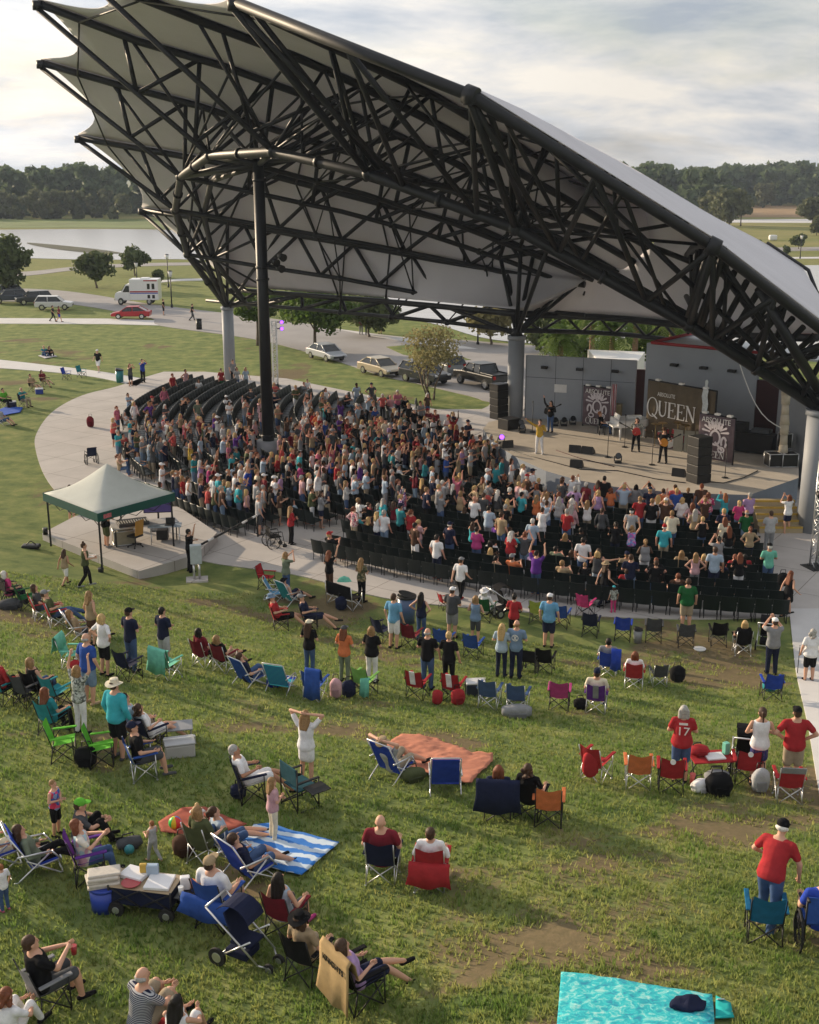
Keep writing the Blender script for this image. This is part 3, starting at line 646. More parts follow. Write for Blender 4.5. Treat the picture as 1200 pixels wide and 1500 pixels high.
car(14, 444, 205, 'suv', (.06, .07, .09), 'dark blue grey car at the left edge of the parked row'); car(50, 446, 205, 'suv', (.03, .035, .04), 'black car with roof rack, middle of the parked row at left'); car(80, 454, 8, 'suv', (.62, .62, .62), 'white sport utility car on the grass at left', 'car'); car(193, 467, 182, 'sedan', (.42, .02, .03), 'red sedan parked in front of the ambulance'); car(8, 436, 205, 'suv', (.16, .17, .18), 'grey car tucked behind the row under the oak')
car(478, 527, -55, 'sedan', (.45, .47, .50), 'silver car under the bright green shade tree'); car(557, 549, -54, 'sedan', (.42, .36, .26), 'beige gold sedan parked at the road edge'); car(622, 561, -50, 'suv', (.025, .028, .034), 'dark car behind the tan leaved young tree'); car(650, 548, 118, 'van', (.16, .18, .20), 'grey van driving away behind the dark car'); car(706, 566, 122, 'pickup', (.012, .013, .015), 'black pickup truck beside the rear grey column', 'pickup')
# ambulance
am = empty('ambulance', gp(203, 446), R(182), 'white ambulance with red and blue stripe on the car park road', 'ambulance'); WH = (.78, .78, .78); am.location.z += .05; am.scale = (.76, .95, 1.0)
bm = bmesh.new(); box(bm, (-1.2, 0, 1.72), (4.3, 2.35, 2.35), bevel=.06); obj('rear_box', bm, CARP, am, color=WH)
bm = bmesh.new(); prism(bm, [(x, -1.0, z) for x, z in ((.95, .5), (3.2, .5), (3.3, .9), (3.15, 1.35), (2.2, 1.5), (1.55, 2.3), (.95, 2.35))], (0, 2.0, 0)); bmesh.ops.bevel(bm, geom=bm.edges[:], offset=.07, segments=2, affect='EDGES'); obj('cab', bm, CARP, am, color=WH)
bm = bmesh.new()
for s in (-1, 1): prism(bm, [(2.05, s*1.005, 1.45), (1.5, s*1.005, 2.15), (1.05, s*1.005, 2.15), (1.05, s*1.005, 1.45)], (0, s*.01, 0))
prism(bm, [(2.24, -.85, 1.53), (1.64, -.85, 2.24), (1.64, .85, 2.24), (2.24, .85, 1.53)], (.02, 0, .02)); obj('cab_window', bm, GLASS, am)
for x in (-2.6, -1.9):
    bm = bmesh.new(); box(bm, (x, 1.18, 2.1), (.42, .02, .62), bevel=.005); obj('window', bm, GLASS, am); bm = bmesh.new(); box(bm, (x, -1.18, 2.1), (.42, .02, .62), bevel=.005); obj('window', bm, GLASS, am)
    bm = bmesh.new(); box(bm, (x, 1.18, .95), (.4, .02, .4), bevel=.005); obj('locker', bm, BLACK, am)
for y in (1.18, -1.18):
    bm = bmesh.new(); box(bm, (-1.2, y, 1.50), (4.2, .016, .14)); obj('red_stripe', bm, LAMPR, am); bm = bmesh.new(); box(bm, (-1.2, y, 1.33), (4.2, .014, .10)); obj('blue_stripe', bm, mat('stripe_blue', (.03, .07, .4), .4), am); bm = bmesh.new(); box(bm, (-2.2, y, 2.74), (2.0, .014, .12)); obj('red_stripe', bm, LAMPR, am)
for x in (2.35, -1.9):
    for s in (-1, 1): bm = bmesh.new(); tube(bm, (x, s*.85, .40), (x, s*1.17, .40), .40, n=20); o = obj('wheel', bm, RUBBER, am); bm = bmesh.new(); tube(bm, (x, s*.9, .40), (x, s*1.185, .40), .22, n=14); obj('rim', bm, CHR, am)
bm = bmesh.new(); box(bm, (-1.2, 0, 2.94), (1.2, 1.6, .12), bevel=.03); obj('roof_unit', bm, CARP, am, color=WH); bm = bmesh.new(); box(bm, (3.26, 0, .62), (.16, 1.9, .2), bevel=.03); obj('bumper', bm, CHR, am)
# lamp posts
def lamp_post(bx, by, ytop, label):
    p = gp(bx, by); h = gpd(bx, ytop, p.y).z; r = empty('lamp_post', p, 0, label, 'lamp post', 'park lamp posts'); bm = bmesh.new(); tube(bm, (0, 0, 0), (0, 0, h*.10), .14, .12, n=10); tube(bm, (0, 0, h*.1), (0, 0, h-.7), .075, .055, n=10); obj('post', bm, STEEL, r)
    bm = bmesh.new(); tube(bm, (0, 0, h-.72), (0, 0, h-.1), .16, .26, n=12); obj('lantern', bm, WHITEP, r); bm = bmesh.new(); tube(bm, (0, 0, h-.1), (0, 0, h), .30, .05, n=12); obj('cap', bm, STEEL, r)
lamp_post(252, 451, 396, 'lamp post with white lantern right of the ambulance'); lamp_post(247, 421, 372, 'lamp post farther back above the nearer lantern'); lamp_post(201, 413, 384, 'lamp post before the small oak behind the ambulance'); lamp_post(1172, 379, 344, 'lamp post before the small round tree at far right'); lamp_post(700, 505, 462, 'lamp post seen under the roof beyond the road')
bm = bmesh.new(); tube(bm, (0, 0, 0), (0, 0, 1.0), .28, n=16); tube(bm, (0, 0, 1.0), (0, 0, 1.08), .32, .2, n=16); o = obj('litter_bin', bm, BLACK); o.location = gp(292, 483); tag(o, 'dark litter bin beside the road near the far grey column', 'bin')
bm = bmesh.new(); box(bm, (0, 0, .6), (1.8, 1.2, 1.2), bevel=.3); o = obj('far_shed', bm, WHITEP); o.location = gp(1132, 352); tag(o, 'tiny white shed in the far right field', 'shed')
# ------------------------------------------------------------------ grass blades on the lawn
gl_, nt, b = nm('grass_blades'); L = nt.links.new; av = nn(nt, 'ShaderNodeAttribute', attribute_name='tint'); L(av.outputs['Color'], b.inputs['Base Color']); b.inputs['Roughness'].default_value = .7; b.inputs['Specular IOR Level'].default_value = .15
t = nn(nt, 'ShaderNodeBsdfTranslucent'); L(av.outputs['Color'], t.inputs['Color']); ms = nn(nt, 'ShaderNodeMixShader'); ms.inputs[0].default_value = .45; L(b.outputs[0], ms.inputs[1]); L(t.outputs[0], ms.inputs[2]); L(ms.outputs[0], nt.nodes['Material Output'].inputs[0])
GV = []; GC = []; rr_ = random.Random(5); n_ = 0; PE = np.array(sorted([(q.y, q.x) for q in P2([(1156, 893), (1163, 960), (1183, 1060), (1205, 1195), (1260, 1330)])])).T; PR = np.array(sorted([(q.y, q.x) for q in P2([(1262, 893), (1262, 1000), (1262, 1195)])])).T
BLK = [[(p.x, p.y) for p in P2(q)] for q in ([(352, 1240), (372, 1213), (396, 1211), (497, 1238), (470, 1262), (442, 1286), (400, 1276), (372, 1266)], [(552, 1118), (560, 1100), (588, 1080), (640, 1086), (722, 1108), (722, 1120), (690, 1153), (600, 1132)], [(822, 1431), (920, 1443), (1043, 1464), (1075, 1480), (1075, 1560), (812, 1560)], [(232, 1208), (268, 1187), (300, 1186), (362, 1212), (330, 1222), (236, 1222)])]
def inpoly(x, y, P):
    c = False
    for (x0, y0), (x1, y1) in zip(P, P[1:]+P[:1]):
        if (y0 > y) != (y1 > y) and x < (x1-x0)*(y-y0)/(y1-y0)+x0: c = not c
    return c
while n_ < 86000:
    u = rr_.random(); y = 10.5+30*u**1.45; x = rr_.uniform(-y*.38-1.2, y*.46+2.5)
    if math.hypot(x-BC[0], y-BC[1]) < BR+.7+1.2*noise.noise(Vector((x*.8, y*.8, 0))) and not (x < -8 and y > 36): continue
    if np.interp(y, PE[0], PE[1])-.12 < x < np.interp(y, PR[0], PR[1])+.1: continue
    if y < 27 and any(inpoly(x, y, B_) for B_ in BLK): continue
    s = soil(x, y); cl = noise.noise(Vector((x*1.1, y*1.3, 20)))+.6*noise.noise(Vector((x*3.1, y*3.1, 30)))
    if rr_.random() < max(0, s*1.3-.40-.42*cl): continue
    n_ += 1; z = hgt(x, y); h = (.045+.06*rr_.random())*(1+.5*max(0, cl)); dry = min(1, max(0, .30+.55*s-.42*cl+.22*rr_.uniform(-1, 1))); c = (.15+.23*dry, .245+.125*dry, .055+.075*dry); k = rr_.uniform(.75, 1.2)
    for q in range(2):
        a = rr_.random()*6.28; w_ = .011+.010*rr_.random(); dx_, dy_ = math.cos(a)*w_, math.sin(a)*w_; lx, ly = rr_.uniform(-.05, .05), rr_.uniform(-.05, .05); ox, oy = rr_.uniform(-.03, .03), rr_.uniform(-.03, .03)
        GV += [(x+ox-dx_, y+oy-dy_, z), (x+ox+dx_, y+oy+dy_, z), (x+ox+lx, y+oy+ly, z+h)]; GC += [(c[0]*k, c[1]*k, c[2]*k, 1)]*3
go2 = npmesh('grass', GV, np.arange(len(GV)).reshape(-1, 3), gl_, k=3); a_ = go2.data.attributes.new('tint', 'FLOAT_COLOR', 'POINT'); a_.data.foreach_set('color', np.array(GC, np.float32).ravel()); tag(go2, 'short patchy grass blades on the sloping lawn', 'grass', None, 'stuff')
# ------------------------------------------------------------------ people
def remesh(bm, name, m, vox=.016, sm=3, extra=None, dec=None):
    me = bpy.data.meshes.new(name+'_raw'); bm.to_mesh(me); bm.free()
    o = bpy.data.objects.new('tmp', me); sc.collection.objects.link(o)
    r = o.modifiers.new('r', 'REMESH'); r.mode = 'VOXEL'; r.voxel_size = vox
    s = o.modifiers.new('s', 'SMOOTH'); s.iterations = sm; s.factor = .5
    if dec: d = o.modifiers.new('d', 'DECIMATE'); d.ratio = dec
    dg = bpy.context.evaluated_depsgraph_get(); dg.update()
    out = bpy.data.meshes.new_from_object(o.evaluated_get(dg)); out.name = name
    bpy.data.objects.remove(o); bpy.data.meshes.remove(me)
    if extra is not None:
        b2 = bmesh.new(); b2.from_mesh(out); extra(b2); b2.to_mesh(out); b2.free()
    out.materials.clear()
    for mm in (m if isinstance(m, (list, tuple)) else [m]): out.materials.append(mm)
    out.polygons.foreach_set('use_smooth', [True]*len(out.polygons)); out.update()
    return out
V3 = Vector
def pose_def(name):
    """joint positions (metres, facing +Y, x right) of a 1.72 m adult"""
    d = dict(hip=V3((0, 0, .92)), lean=.02, yaw=0, headturn=0, headtilt=.0)
    kneeL, ankL = V3((-.10, .02, .49)), V3((-.11, -.02, .08)); kneeR, ankR = V3((.10, .02, .49)), V3((.11, -.02, .08))
    eL, wL = V3((-.27, -.03, 1.14)), V3((-.28, .08, .90)); eR, wR = V3((.27, -.03, 1.14)), V3((.28, .08, .90))
    if name == 'clap': eL, wL, eR, wR = V3((-.26, .06, 1.15)), V3((-.06, .28, 1.24)), V3((.26, .06, 1.15)), V3((.05, .29, 1.23))
    elif name == 'fold': eL, wL, eR, wR = V3((-.27, .02, 1.15)), V3((-.02, .20, 1.13)), V3((.27, .02, 1.15)), V3((.03, .22, 1.15))
    elif name == 'phone': eL, wL, eR, wR = V3((-.26, .20, 1.36)), V3((-.08, .30, 1.58)), V3((.26, .20, 1.36)), V3((.08, .30, 1.58))
    elif name == 'armup': eR, wR = V3((.33, .05, 1.58)), V3((.36, .10, 1.84)); eL, wL = V3((-.27, .02, 1.15)), V3((-.08, .24, 1.2))
    elif name == 'armsup': eR, wR, eL, wL = V3((.33, .06, 1.60)), V3((.28, .10, 1.86)), V3((-.33, .06, 1.60)), V3((-.28, .10, 1.86))
    elif name == 'hips': eL, wL, eR, wR = V3((-.38, -.08, 1.18)), V3((-.19, .05, 1.0)), V3((.38, -.08, 1.18)), V3((.19, .05, 1.0))
    elif name == 'handshead': eL, wL, eR, wR = V3((-.37, .06, 1.62)), V3((-.08, -.06, 1.66)), V3((.37, .06, 1.62)), V3((.08, -.06, 1.66))
    elif name == 'reach': eR, wR, eL, wL = V3((.45, .10, 1.33)), V3((.66, .22, 1.36)), V3((-.45, .08, 1.33)), V3((-.68, .16, 1.38))
    elif name == 'walk':
        kneeL, ankL = V3((-.09, .16, .50)), V3((-.10, .24, .10)); kneeR, ankR = V3((.09, -.02, .48)), V3((.10, -.34, .14))
        wL, wR = V3((-.27, -.12, .92)), V3((.28, .20, .94)); d['lean'] = .08
    elif name == 'carry':
        kneeL, ankL = V3((-.09, .14, .50)), V3((-.10, .18, .10)); kneeR, ankR = V3((.09, -.02, .48)), V3((.10, -.28, .13))
        eL, wL, eR, wR = V3((-.26, .04, 1.14)), V3((-.10, .30, 1.12)), V3((.26, .04, 1.14)), V3((.10, .30, 1.10))
    elif name == 'stoop':
        d['lean'] = .45; kneeL, ankL = V3((-.11, .10, .50)), V3((-.12, .06, .09)); kneeR, ankR = V3((.11, -.02, .49)), V3((.12, -.18, .09))
        eL, wL, eR, wR = V3((-.34, .18, 1.12)), V3((-.30, .36, .98)), V3((.30, .26, 1.05)), V3((.28, .34, .80))
    elif name == 'guitar':
        eL, wL, eR, wR = V3((-.34, -.02, 1.18)), V3((-.42, .22, 1.16)), V3((.28, -.06, 1.15)), V3((.10, .22, 1.02)); ankL, ankR = V3((-.17, 0, .08)), V3((.17, 0, .08)); kneeL, kneeR = V3((-.13, .03, .49)), V3((.13, .03, .49))
    elif name == 'sing':
        eR, wR = V3((.42, .05, 1.50)), V3((.62, .12, 1.66)); eL, wL = V3((-.28, .04, 1.16)), V3((-.06, .26, 1.40)); ankL, ankR = V3((-.18, .10, .08)), V3((.16, -.08, .08)); kneeL, kneeR = V3((-.13, .10, .49)), V3((.13, 0, .49))
    if name in ('sit', 'sitback', 'sitphone', 'sitclap'):      # in a camp or stadium chair, seat 0.42 high
        d['hip'] = V3((0, -.07, .45)); d['lean'] = -.14 if name != 'sitback' else -.38
        kneeL, ankL = V3((-.13, .36, .48)), V3((-.14, .42, .09)); kneeR, ankR = V3((.13, .36, .48)), V3((.14, .42, .09))
        eL, wL, eR, wR = V3((-.28, -.08, .66)), V3((-.24, .16, .64)), V3((.28, -.08, .66)), V3((.24, .16, .64))
        if name == 'sitback': kneeL, ankL, kneeR, ankR = V3((-.10, .42, .46)), V3((-.10, .84, .30)), V3((.10, .40, .48)), V3((.12, .80, .10)); eL, wL, eR, wR = V3((-.28, -.20, .66)), V3((-.16, .06, .68)), V3((.28, -.20, .66)), V3((.16, .06, .68))
        if name == 'sitphone': eL, wL, eR, wR = V3((-.25, .06, .74)), V3((-.06, .30, .82)), V3((.25, .06, .74)), V3((.06, .30, .82))
        if name == 'sitclap': eL, wL, eR, wR = V3((-.27, .02, .76)), V3((-.05, .26, .86)), V3((.27, .02, .76)), V3((.05, .26, .86))
    if name == 'lowsit':       # beach chair, legs stretched
        d['hip'] = V3((0, -.05, .26)); d['lean'] = -.42
        kneeL, ankL = V3((-.12, .40, .38)), V3((-.12, .74, .10)); kneeR, ankR = V3((.12, .40, .34)), V3((.13, .80, .09))
        eL, wL, eR, wR = V3((-.30, -.20, .46)), V3((-.25, .08, .44)), V3((.30, -.20, .46)), V3((.25, .08, .44))
    if name == 'lowhead':
        d['hip'] = V3((0, -.05, .26)); d['lean'] = -.5
        kneeL, ankL = V3((-.12, .38, .42)), V3((-.12, .66, .10)); kneeR, ankR = V3((.12, .40, .34)), V3((.13, .80, .09))
        eL, wL, eR, wR = V3((-.36, -.32, .92)), V3((-.08, -.42, .96)), V3((.36, -.32, .92)), V3((.08, -.42, .96))
    if name == 'ground':       # on the grass, knees drawn up
        d['hip'] = V3((0, -.05, .12)); d['lean'] = .12
        kneeL, ankL = V3((-.14, .32, .46)), V3((-.13, .50, .08)); kneeR, ankR = V3((.14, .32, .46)), V3((.13, .52, .08))
        eL, wL, eR, wR = V3((-.27, .16, .44)), V3((-.10, .40, .42)), V3((.27, .16, .44)), V3((.10, .40, .42))
    if name == 'groundlegs':
        d['hip'] = V3((0, -.05, .12)); d['lean'] = -.2
        kneeL, ankL = V3((-.10, .42, .20)), V3((-.10, .84, .08)); kneeR, ankR = V3((.12, .40, .24)), V3((.12, .82, .08))
        eL, wL, eR, wR = V3((-.28, -.16, .36)), V3((-.22, -.28, .10)), V3((.28, -.04, .34)), V3((.16, .16, .26))
    d.update(kL=kneeL, aL=ankL, kR=kneeR, aR=ankR, eL=eL, wL=wL, eR=eR, wR=wR)
    return d
TORSO = [(-.10, .135, .10), (-.02, .168, .118), (.08, .155, .108), (.18, .138, .098), (.30, .155, .110), (.41, .170, .108), (.48, .150, .088), (.535, .075, .062)]
TORSOW = [(-.10, .140, .11), (-.02, .178, .128), (.08, .160, .112), (.18, .128, .094), (.30, .145, .118), (.41, .152, .104), (.48, .132, .082), (.535, .065, .056)]
class Fig: pass
def fig(pose, woman=False, heavy=0.0):
    g = Fig(); d = pose_def(pose); g.d = d; Mx = RX(-d['lean'])
    g.up = Mx @ V3((0, 0, 1)); g.fw = Mx @ V3((0, 1, 0)); h = d['hip']; g.hip = h
    g.at = lambda x, y, z: h+V3((1, 0, 0))*x+g.fw*y+g.up*z
    g.T = [(z, rx*(1+heavy*.7*(1 if z < .35 else .45)), ry*(1+heavy*1.5*(1 if z < .35 else .4))) for z, rx, ry in (TORSOW if woman else TORSO)]
    sw = .175 if woman else .195
    g.sL, g.sR = g.at(-sw, 0, .465), g.at(sw, 0, .465); g.hL, g.hR = h+V3((-.09, 0, -.02)), h+V3((.09, 0, -.02))
    g.head = g.at(0, 0, .655); hm = Mx @ Matrix.Identity(3)
    if d['lean'] < -.2: hm = RX(-d['lean']*.3)
    if d['lean'] < -.2: g.head = g.at(0, .03, .65)
    g.hm = hm; g.k = .92 if woman else 1.0; g.hv = heavy; g.woman = woman
    return g
def torso(bm, g, grow=0, z0=-1, z1=9, n=16):
    rings = []
    for z, rx, ry in g.T:
        if z < z0 or z > z1: continue
        rings.append([bm.verts.new(g.at((rx+grow)*math.cos(2*PI*i/n), (ry+grow)*math.sin(2*PI*i/n)+(.012 if z > .2 else 0), z)) for i in range(n)])
    for A, B in zip(rings, rings[1:]):
        for i in range(n): bm.faces.new((A[i], A[(i+1) % n], B[(i+1) % n], B[i]))
    bm.faces.new(rings[0][::-1]); bm.faces.new(rings[-1])
def body_mesh(g, name='person'):
    d = g.d; bm = bmesh.new(); torso(bm, g); k = g.k*(1+.5*g.hv)
    capsule(bm, g.at(0, 0, .50), g.head-g.up*.05, .056*g.k, .052*g.k)
    for s, h, kn, an in ((-1, g.hL, d['kL'], d['aL']), (1, g.hR, d['kR'], d['aR'])):
        capsule(bm, h, kn, .088*k, .058*k); c = kn.lerp(an, .3); capsule(bm, kn, c, .057*k, .060*k); capsule(bm, c, an, .060*k, .038*k)
        capsule(bm, an+V3((0, -.03, -.035)), an+V3((.01*s, .15, -.05)), .038, .032, sy=.8)
    for s, sh, el, wr in ((-1, g.sL, d['eL'], d['wL']), (1, g.sR, d['eR'], d['wR'])):
        capsule(bm, sh-g.up*.02, el, .050*k, .040*k); capsule(bm, el, wr, .041*k, .028*k)
        f = (wr-el).normalized(); capsule(bm, wr, wr+f*.07, .030, .034, sy=.6)
    hd, hm = g.head, g.hm
    def hp(x, y, z): return hd+hm @ V3((x, y, z))
    ball(bm, hd+hm @ V3((0, -.008, .03)), (.076, .096, .098), hm); ball(bm, hp(0, .025, -.055), (.056, .065, .062), hm)
    capsule(bm, hp(0, .092, .015), hp(0, .108, -.022), .010, .015, 8); ball(bm, hp(0, .078, -.085), (.03, .025, .02), hm)
    for s in (-1, 1): ball(bm, hp(s*.078, -.01, -.005), (.012, .022, .034), hm)
    def extra(b2):
        for s in (-1, 1):
            ball(b2, hp(s*.033, .083, .02), (.012, .008, .008), hm, mi=1, u=8, v=6)
            capsule_fast(b2, hp(s*.018, .088, .038), hp(s*.05, .076, .040), .006, 1)
        ball(b2, hp(0, .086, -.052), (.024, .010, .007), hm, mi=2, u=8, v=6)
        for s, el, wr in ((-1, d['eL'], d['wL']), (1, d['eR'], d['wR'])):
            f = (wr-el).normalized(); side = f.cross(V3((0, 1, .3))).normalized(); nrm = side.cross(f).normalized()
            if nrm.y < 0: nrm = -nrm
            for i, ln in enumerate((.068, .078, .072, .058)):
                o = wr+f*.085+side*((i-1.5)*.018); m_ = o+f*ln*.5+nrm*.008; e_ = m_+f*ln*.42+nrm*.026
                path(b2, [o, m_, e_], [.0092, .0086, .0068], 6)
            ts = -s if abs(side.x) > .3 else 1
            o = wr+f*.035+side*(.026*(1 if side.x*-s > 0 else -1)); m_ = o+f*.035+side*(.022*(1 if side.x*-s > 0 else -1))+nrm*.012
            path(b2, [o, m_, m_+f*.03+nrm*.01], [.0115, .0105, .0085], 6)
    return remesh(bm, name, [SKIN, EYE, LIPS], .014, 3, extra)
def capsule_fast(bm, a, b, r, mi): tube(bm, a, b, r, r*.6, 6, mi)
LIPS = mat('lips', (.42, .16, .13), .5)
def shirt_mesh(g, sleeve='short', length=0):
    d = g.d; bm = bmesh.new(); torso(bm, g, .024, -.11, .50)
    k = g.k*(1+.5*g.hv)
    for sh, el, wr in ((g.sL, d['eL'], d['wL']), (g.sR, d['eR'], d['wR'])):
        if sleeve == 'none': capsule(bm, sh-g.up*.03-(sh-g.at(0, 0, .465))*.22, g.at(0, 0, .47), .052, .05); continue
        a = sh-g.up*.02; e = a.lerp(el, .62 if sleeve == 'short' else 1.0); capsule(bm, a, e, .068*k, .060*k if sleeve == 'short' else .054*k); capsule(bm, a+g.up*.012, g.at(0, 0, .45), .066, .08)
        if sleeve == 'long': capsule(bm, el, el.lerp(wr, .93), .055*k, .042*k)
    return remesh(bm, 'shirt', CLOTH, .018, 3)
def legs_mesh(g, ln='long', name='trousers'):
    d = g.d; bm = bmesh.new(); k = g.k*(1+.5*g.hv)
    capsule(bm, g.at(-.065, 0, .0), g.at(.065, 0, .0), .120*(1+g.hv*.7), .120*(1+g.hv*.7)); capsule(bm, g.hip+V3((-.04, 0, -.06)), g.hip+V3((.04, 0, -.06)), .095, .095); capsule(bm, g.at(-.05, 0, .07), g.at(.05, 0, .07), .105*(1+g.hv*.7), .105*(1+g.hv*.7))
    for h, kn, an in ((g.hL, d['kL'], d['aL']), (g.hR, d['kR'], d['aR'])):
        e = h.lerp(kn, .9 if ln == 'short' else 1.0); capsule(bm, h, e, .106*k, (.090 if ln == 'short' else .072)*k)
        if ln == 'long': capsule(bm, kn, kn.lerp(an, .96), .073*k, .058*k)
    return remesh(bm, name, CLOTH, .018, 3)
def skirt_mesh(g, ln=.45):
    d = g.d; bm = bmesh.new(); c = (d['kL']+d['kR'])/2; capsule(bm, g.at(-.05, 0, .08), g.at(.05, 0, .08), .12, .12)
    e = g.hip.lerp(c, min(1.0, ln/.45)); 
    for s in (-1, 0, 1): capsule(bm, g.at(.055*s, 0, 0), e+V3((.075*s, 0, 0)), .12, .105)
    return remesh(bm, 'skirt', CLOTH, .02, 3)
def shoe_mesh(g, s):
    d = g.d; bm = bmesh.new()
    for an in (d['aL'] if s < 0 else d['aR'],):
        capsule(bm, an+V3((0, -.04, -.034)), an+V3((.012*s, .17, -.044)), .046, .040, 10, .85)
    return remesh(bm, 'shoe', CLOTH, .016, 2)
def hair_mesh(g, kind):
    hd, hm = g.head, g.hm; bm = bmesh.new()
    def hp(x, y, z): return hd+hm @ V3((x, y, z))
    cap_s = (.086, .100, .092)
    ball(bm, hp(0, -.022, .048), cap_s, hm); ball(bm, hp(0, -.05, .0), (.080, .068, .075), hm)
    if kind == 'thin': bm.free(); bm = bmesh.new(); ball(bm, hp(0, -.045, .0), (.084, .066, .055), hm); capsule(bm, hp(-.07, -.03, .0), hp(.07, -.03, .0), .03, .03)
    if kind in ('long', 'vlong'):
        L_ = .26 if kind == 'long' else .36
        for x in (-.055, 0, .055):
            a = hp(x, -.055, .0); b_ = hd+hm @ V3((x*1.25, -.075, -.15)); c_ = hd+hm @ V3((x*1.05, -.06, -L_)); c_.y = min(c_.y, a.y+.0); capsule(bm, a, b_, .052, .050); capsule(bm, b_, c_-g.fw*.055, .050, .030)
        for s in (-1, 1): capsule(bm, hp(s*.07, -.01, .03), hp(s*.088, -.02, -.15), .030, .026)
    if kind == 'bob':
        for x in (-.06, 0, .06): capsule(bm, hp(x, -.045, .02), hp(x*1.2, -.055, -.105), .052, .046)
        for s in (-1, 1): capsule(bm, hp(s*.072, .0, .03), hp(s*.085, -.01, -.08), .03, .03)
    if kind == 'curly':
        for i in range(26):
            a = i*2.4; r_ = .05+.05*((i*7) % 5)/5; ball(bm, hp(math.cos(a)*r_*1.15, -.04+math.sin(a)*r_*.8, .04-.19*((i*11) % 13)/13), .042, u=8, v=6)
    if kind == 'pony': ball(bm, hp(0, -.115, .05), .035); capsule(bm, hp(0, -.13, .05), hp(0, -.15, -.13), .034, .016)
    if kind == 'bun': ball(bm, hp(0, -.03, .15), (.045, .045, .04))
    return remesh(bm, 'hair', HAIR, .012, 2)
def hat_mesh(g, kind):
    hd, hm = g.head, g.hm; bm = bmesh.new()
    def hp(x, y, z): return hd+hm @ V3((x, y, z))
    if kind == 'cap':
        ball(bm, hp(0, -.012, .062), (.089, .106, .085), hm, u=16, v=10)
        pr = [hp(x, y, .062) for x, y in ((-.07, .07), (-.068, .13), (-.04, .172), (0, .185), (.04, .172), (.068, .13), (.07, .07))]; prism(bm, pr, hm @ V3((0, 0, .012)))
    else:
        rb = .17 if kind == 'brim' else .145
        n = 24
        for z0, r0, z1, r1 in ((.045, rb, .065, .092), (.065, .092, .15, .078), (.15, .078, .165, .03)):
            A = [bm.verts.new(hp(r0*math.cos(2*PI*i/n), r0*1.08*math.sin(2*PI*i/n)-.01, z0+(.02*math.cos(4*PI*i/n) if r0 == rb else 0))) for i in range(n)]
            B = [bm.verts.new(hp(r1*math.cos(2*PI*i/n), r1*1.1*math.sin(2*PI*i/n)-.01, z1)) for i in range(n)]
            for i in range(n): bm.faces.new((A[i], A[(i+1) % n], B[(i+1) % n], B[i])).smooth = True
            if r1 == .03: bm.faces.new(B)
    me = bpy.data.meshes.new('hat'); bm.normal_update(); bm.to_mesh(me); bm.free(); me.materials.append(CLOTH); return me
PC = dict(red=(.46, .018, .026), coral=(.75, .10, .09), pink=(.62, .14, .24), hotpink=(.72, .03, .22), magenta=(.55, .04, .24), palepink=(.66, .38, .42), white=(.74, .74, .76), cream=(.68, .62, .48), grey=(.28, .29, .31), darkgrey=(.085, .09, .10), lightgrey=(.48, .49, .51),
 black=(.012, .012, .014), navy=(.016, .022, .06), blue=(.02, .09, .42), royal=(.012, .06, .50), skyblue=(.14, .42, .70), paleblue=(.42, .55, .70), aqua=(.02, .48, .58), teal=(.01, .28, .33), mint=(.16, .60, .45), green=(.012, .13, .035), olive=(.10, .12, .05), sage=(.20, .25, .17), lime=(.15, .58, .03), yellow=(.72, .45, .03),
 orange=(.78, .20, .05), purple=(.14, .03, .32), lilac=(.48, .30, .58), maroon=(.22, .015, .03), brown=(.10, .05, .03), tan=(.45, .33, .19), khaki=(.42, .34, .23), denim=(.06, .12, .27), lightdenim=(.19, .30, .46), camo=(.13, .12, .08), floral=(.40, .18, .25), silver=(.5, .5, .5),
 blond=(.50, .34, .15), brownh=(.075, .036, .018), darkh=(.014, .010, .008), auburn=(.22, .06, .02), greyh=(.36, .35, .33), whiteh=(.62, .60, .56), sandy=(.27, .16, .07), ginger=(.36, .12, .03),
 fair=(.58, .33, .23), tanned=(.44, .23, .145), deep=(.10, .05, .03), rosy=(.60, .30, .22), tape=(.6, .5, .4))
for k_ in PC:
    if k_ not in ('fair', 'tanned', 'deep', 'rosy', 'blond', 'greyh', 'whiteh', 'sandy', 'white', 'cream'): c_ = PC[k_]; g_ = sum(c_)/3; PC[k_] = tuple(.82*(g_+(x-g_)*.88) for x in c_)
MESH = {}
def getm(key, fn):
    if key not in MESH: MESH[key] = fn()
    return MESH[key]
FIGS = {}
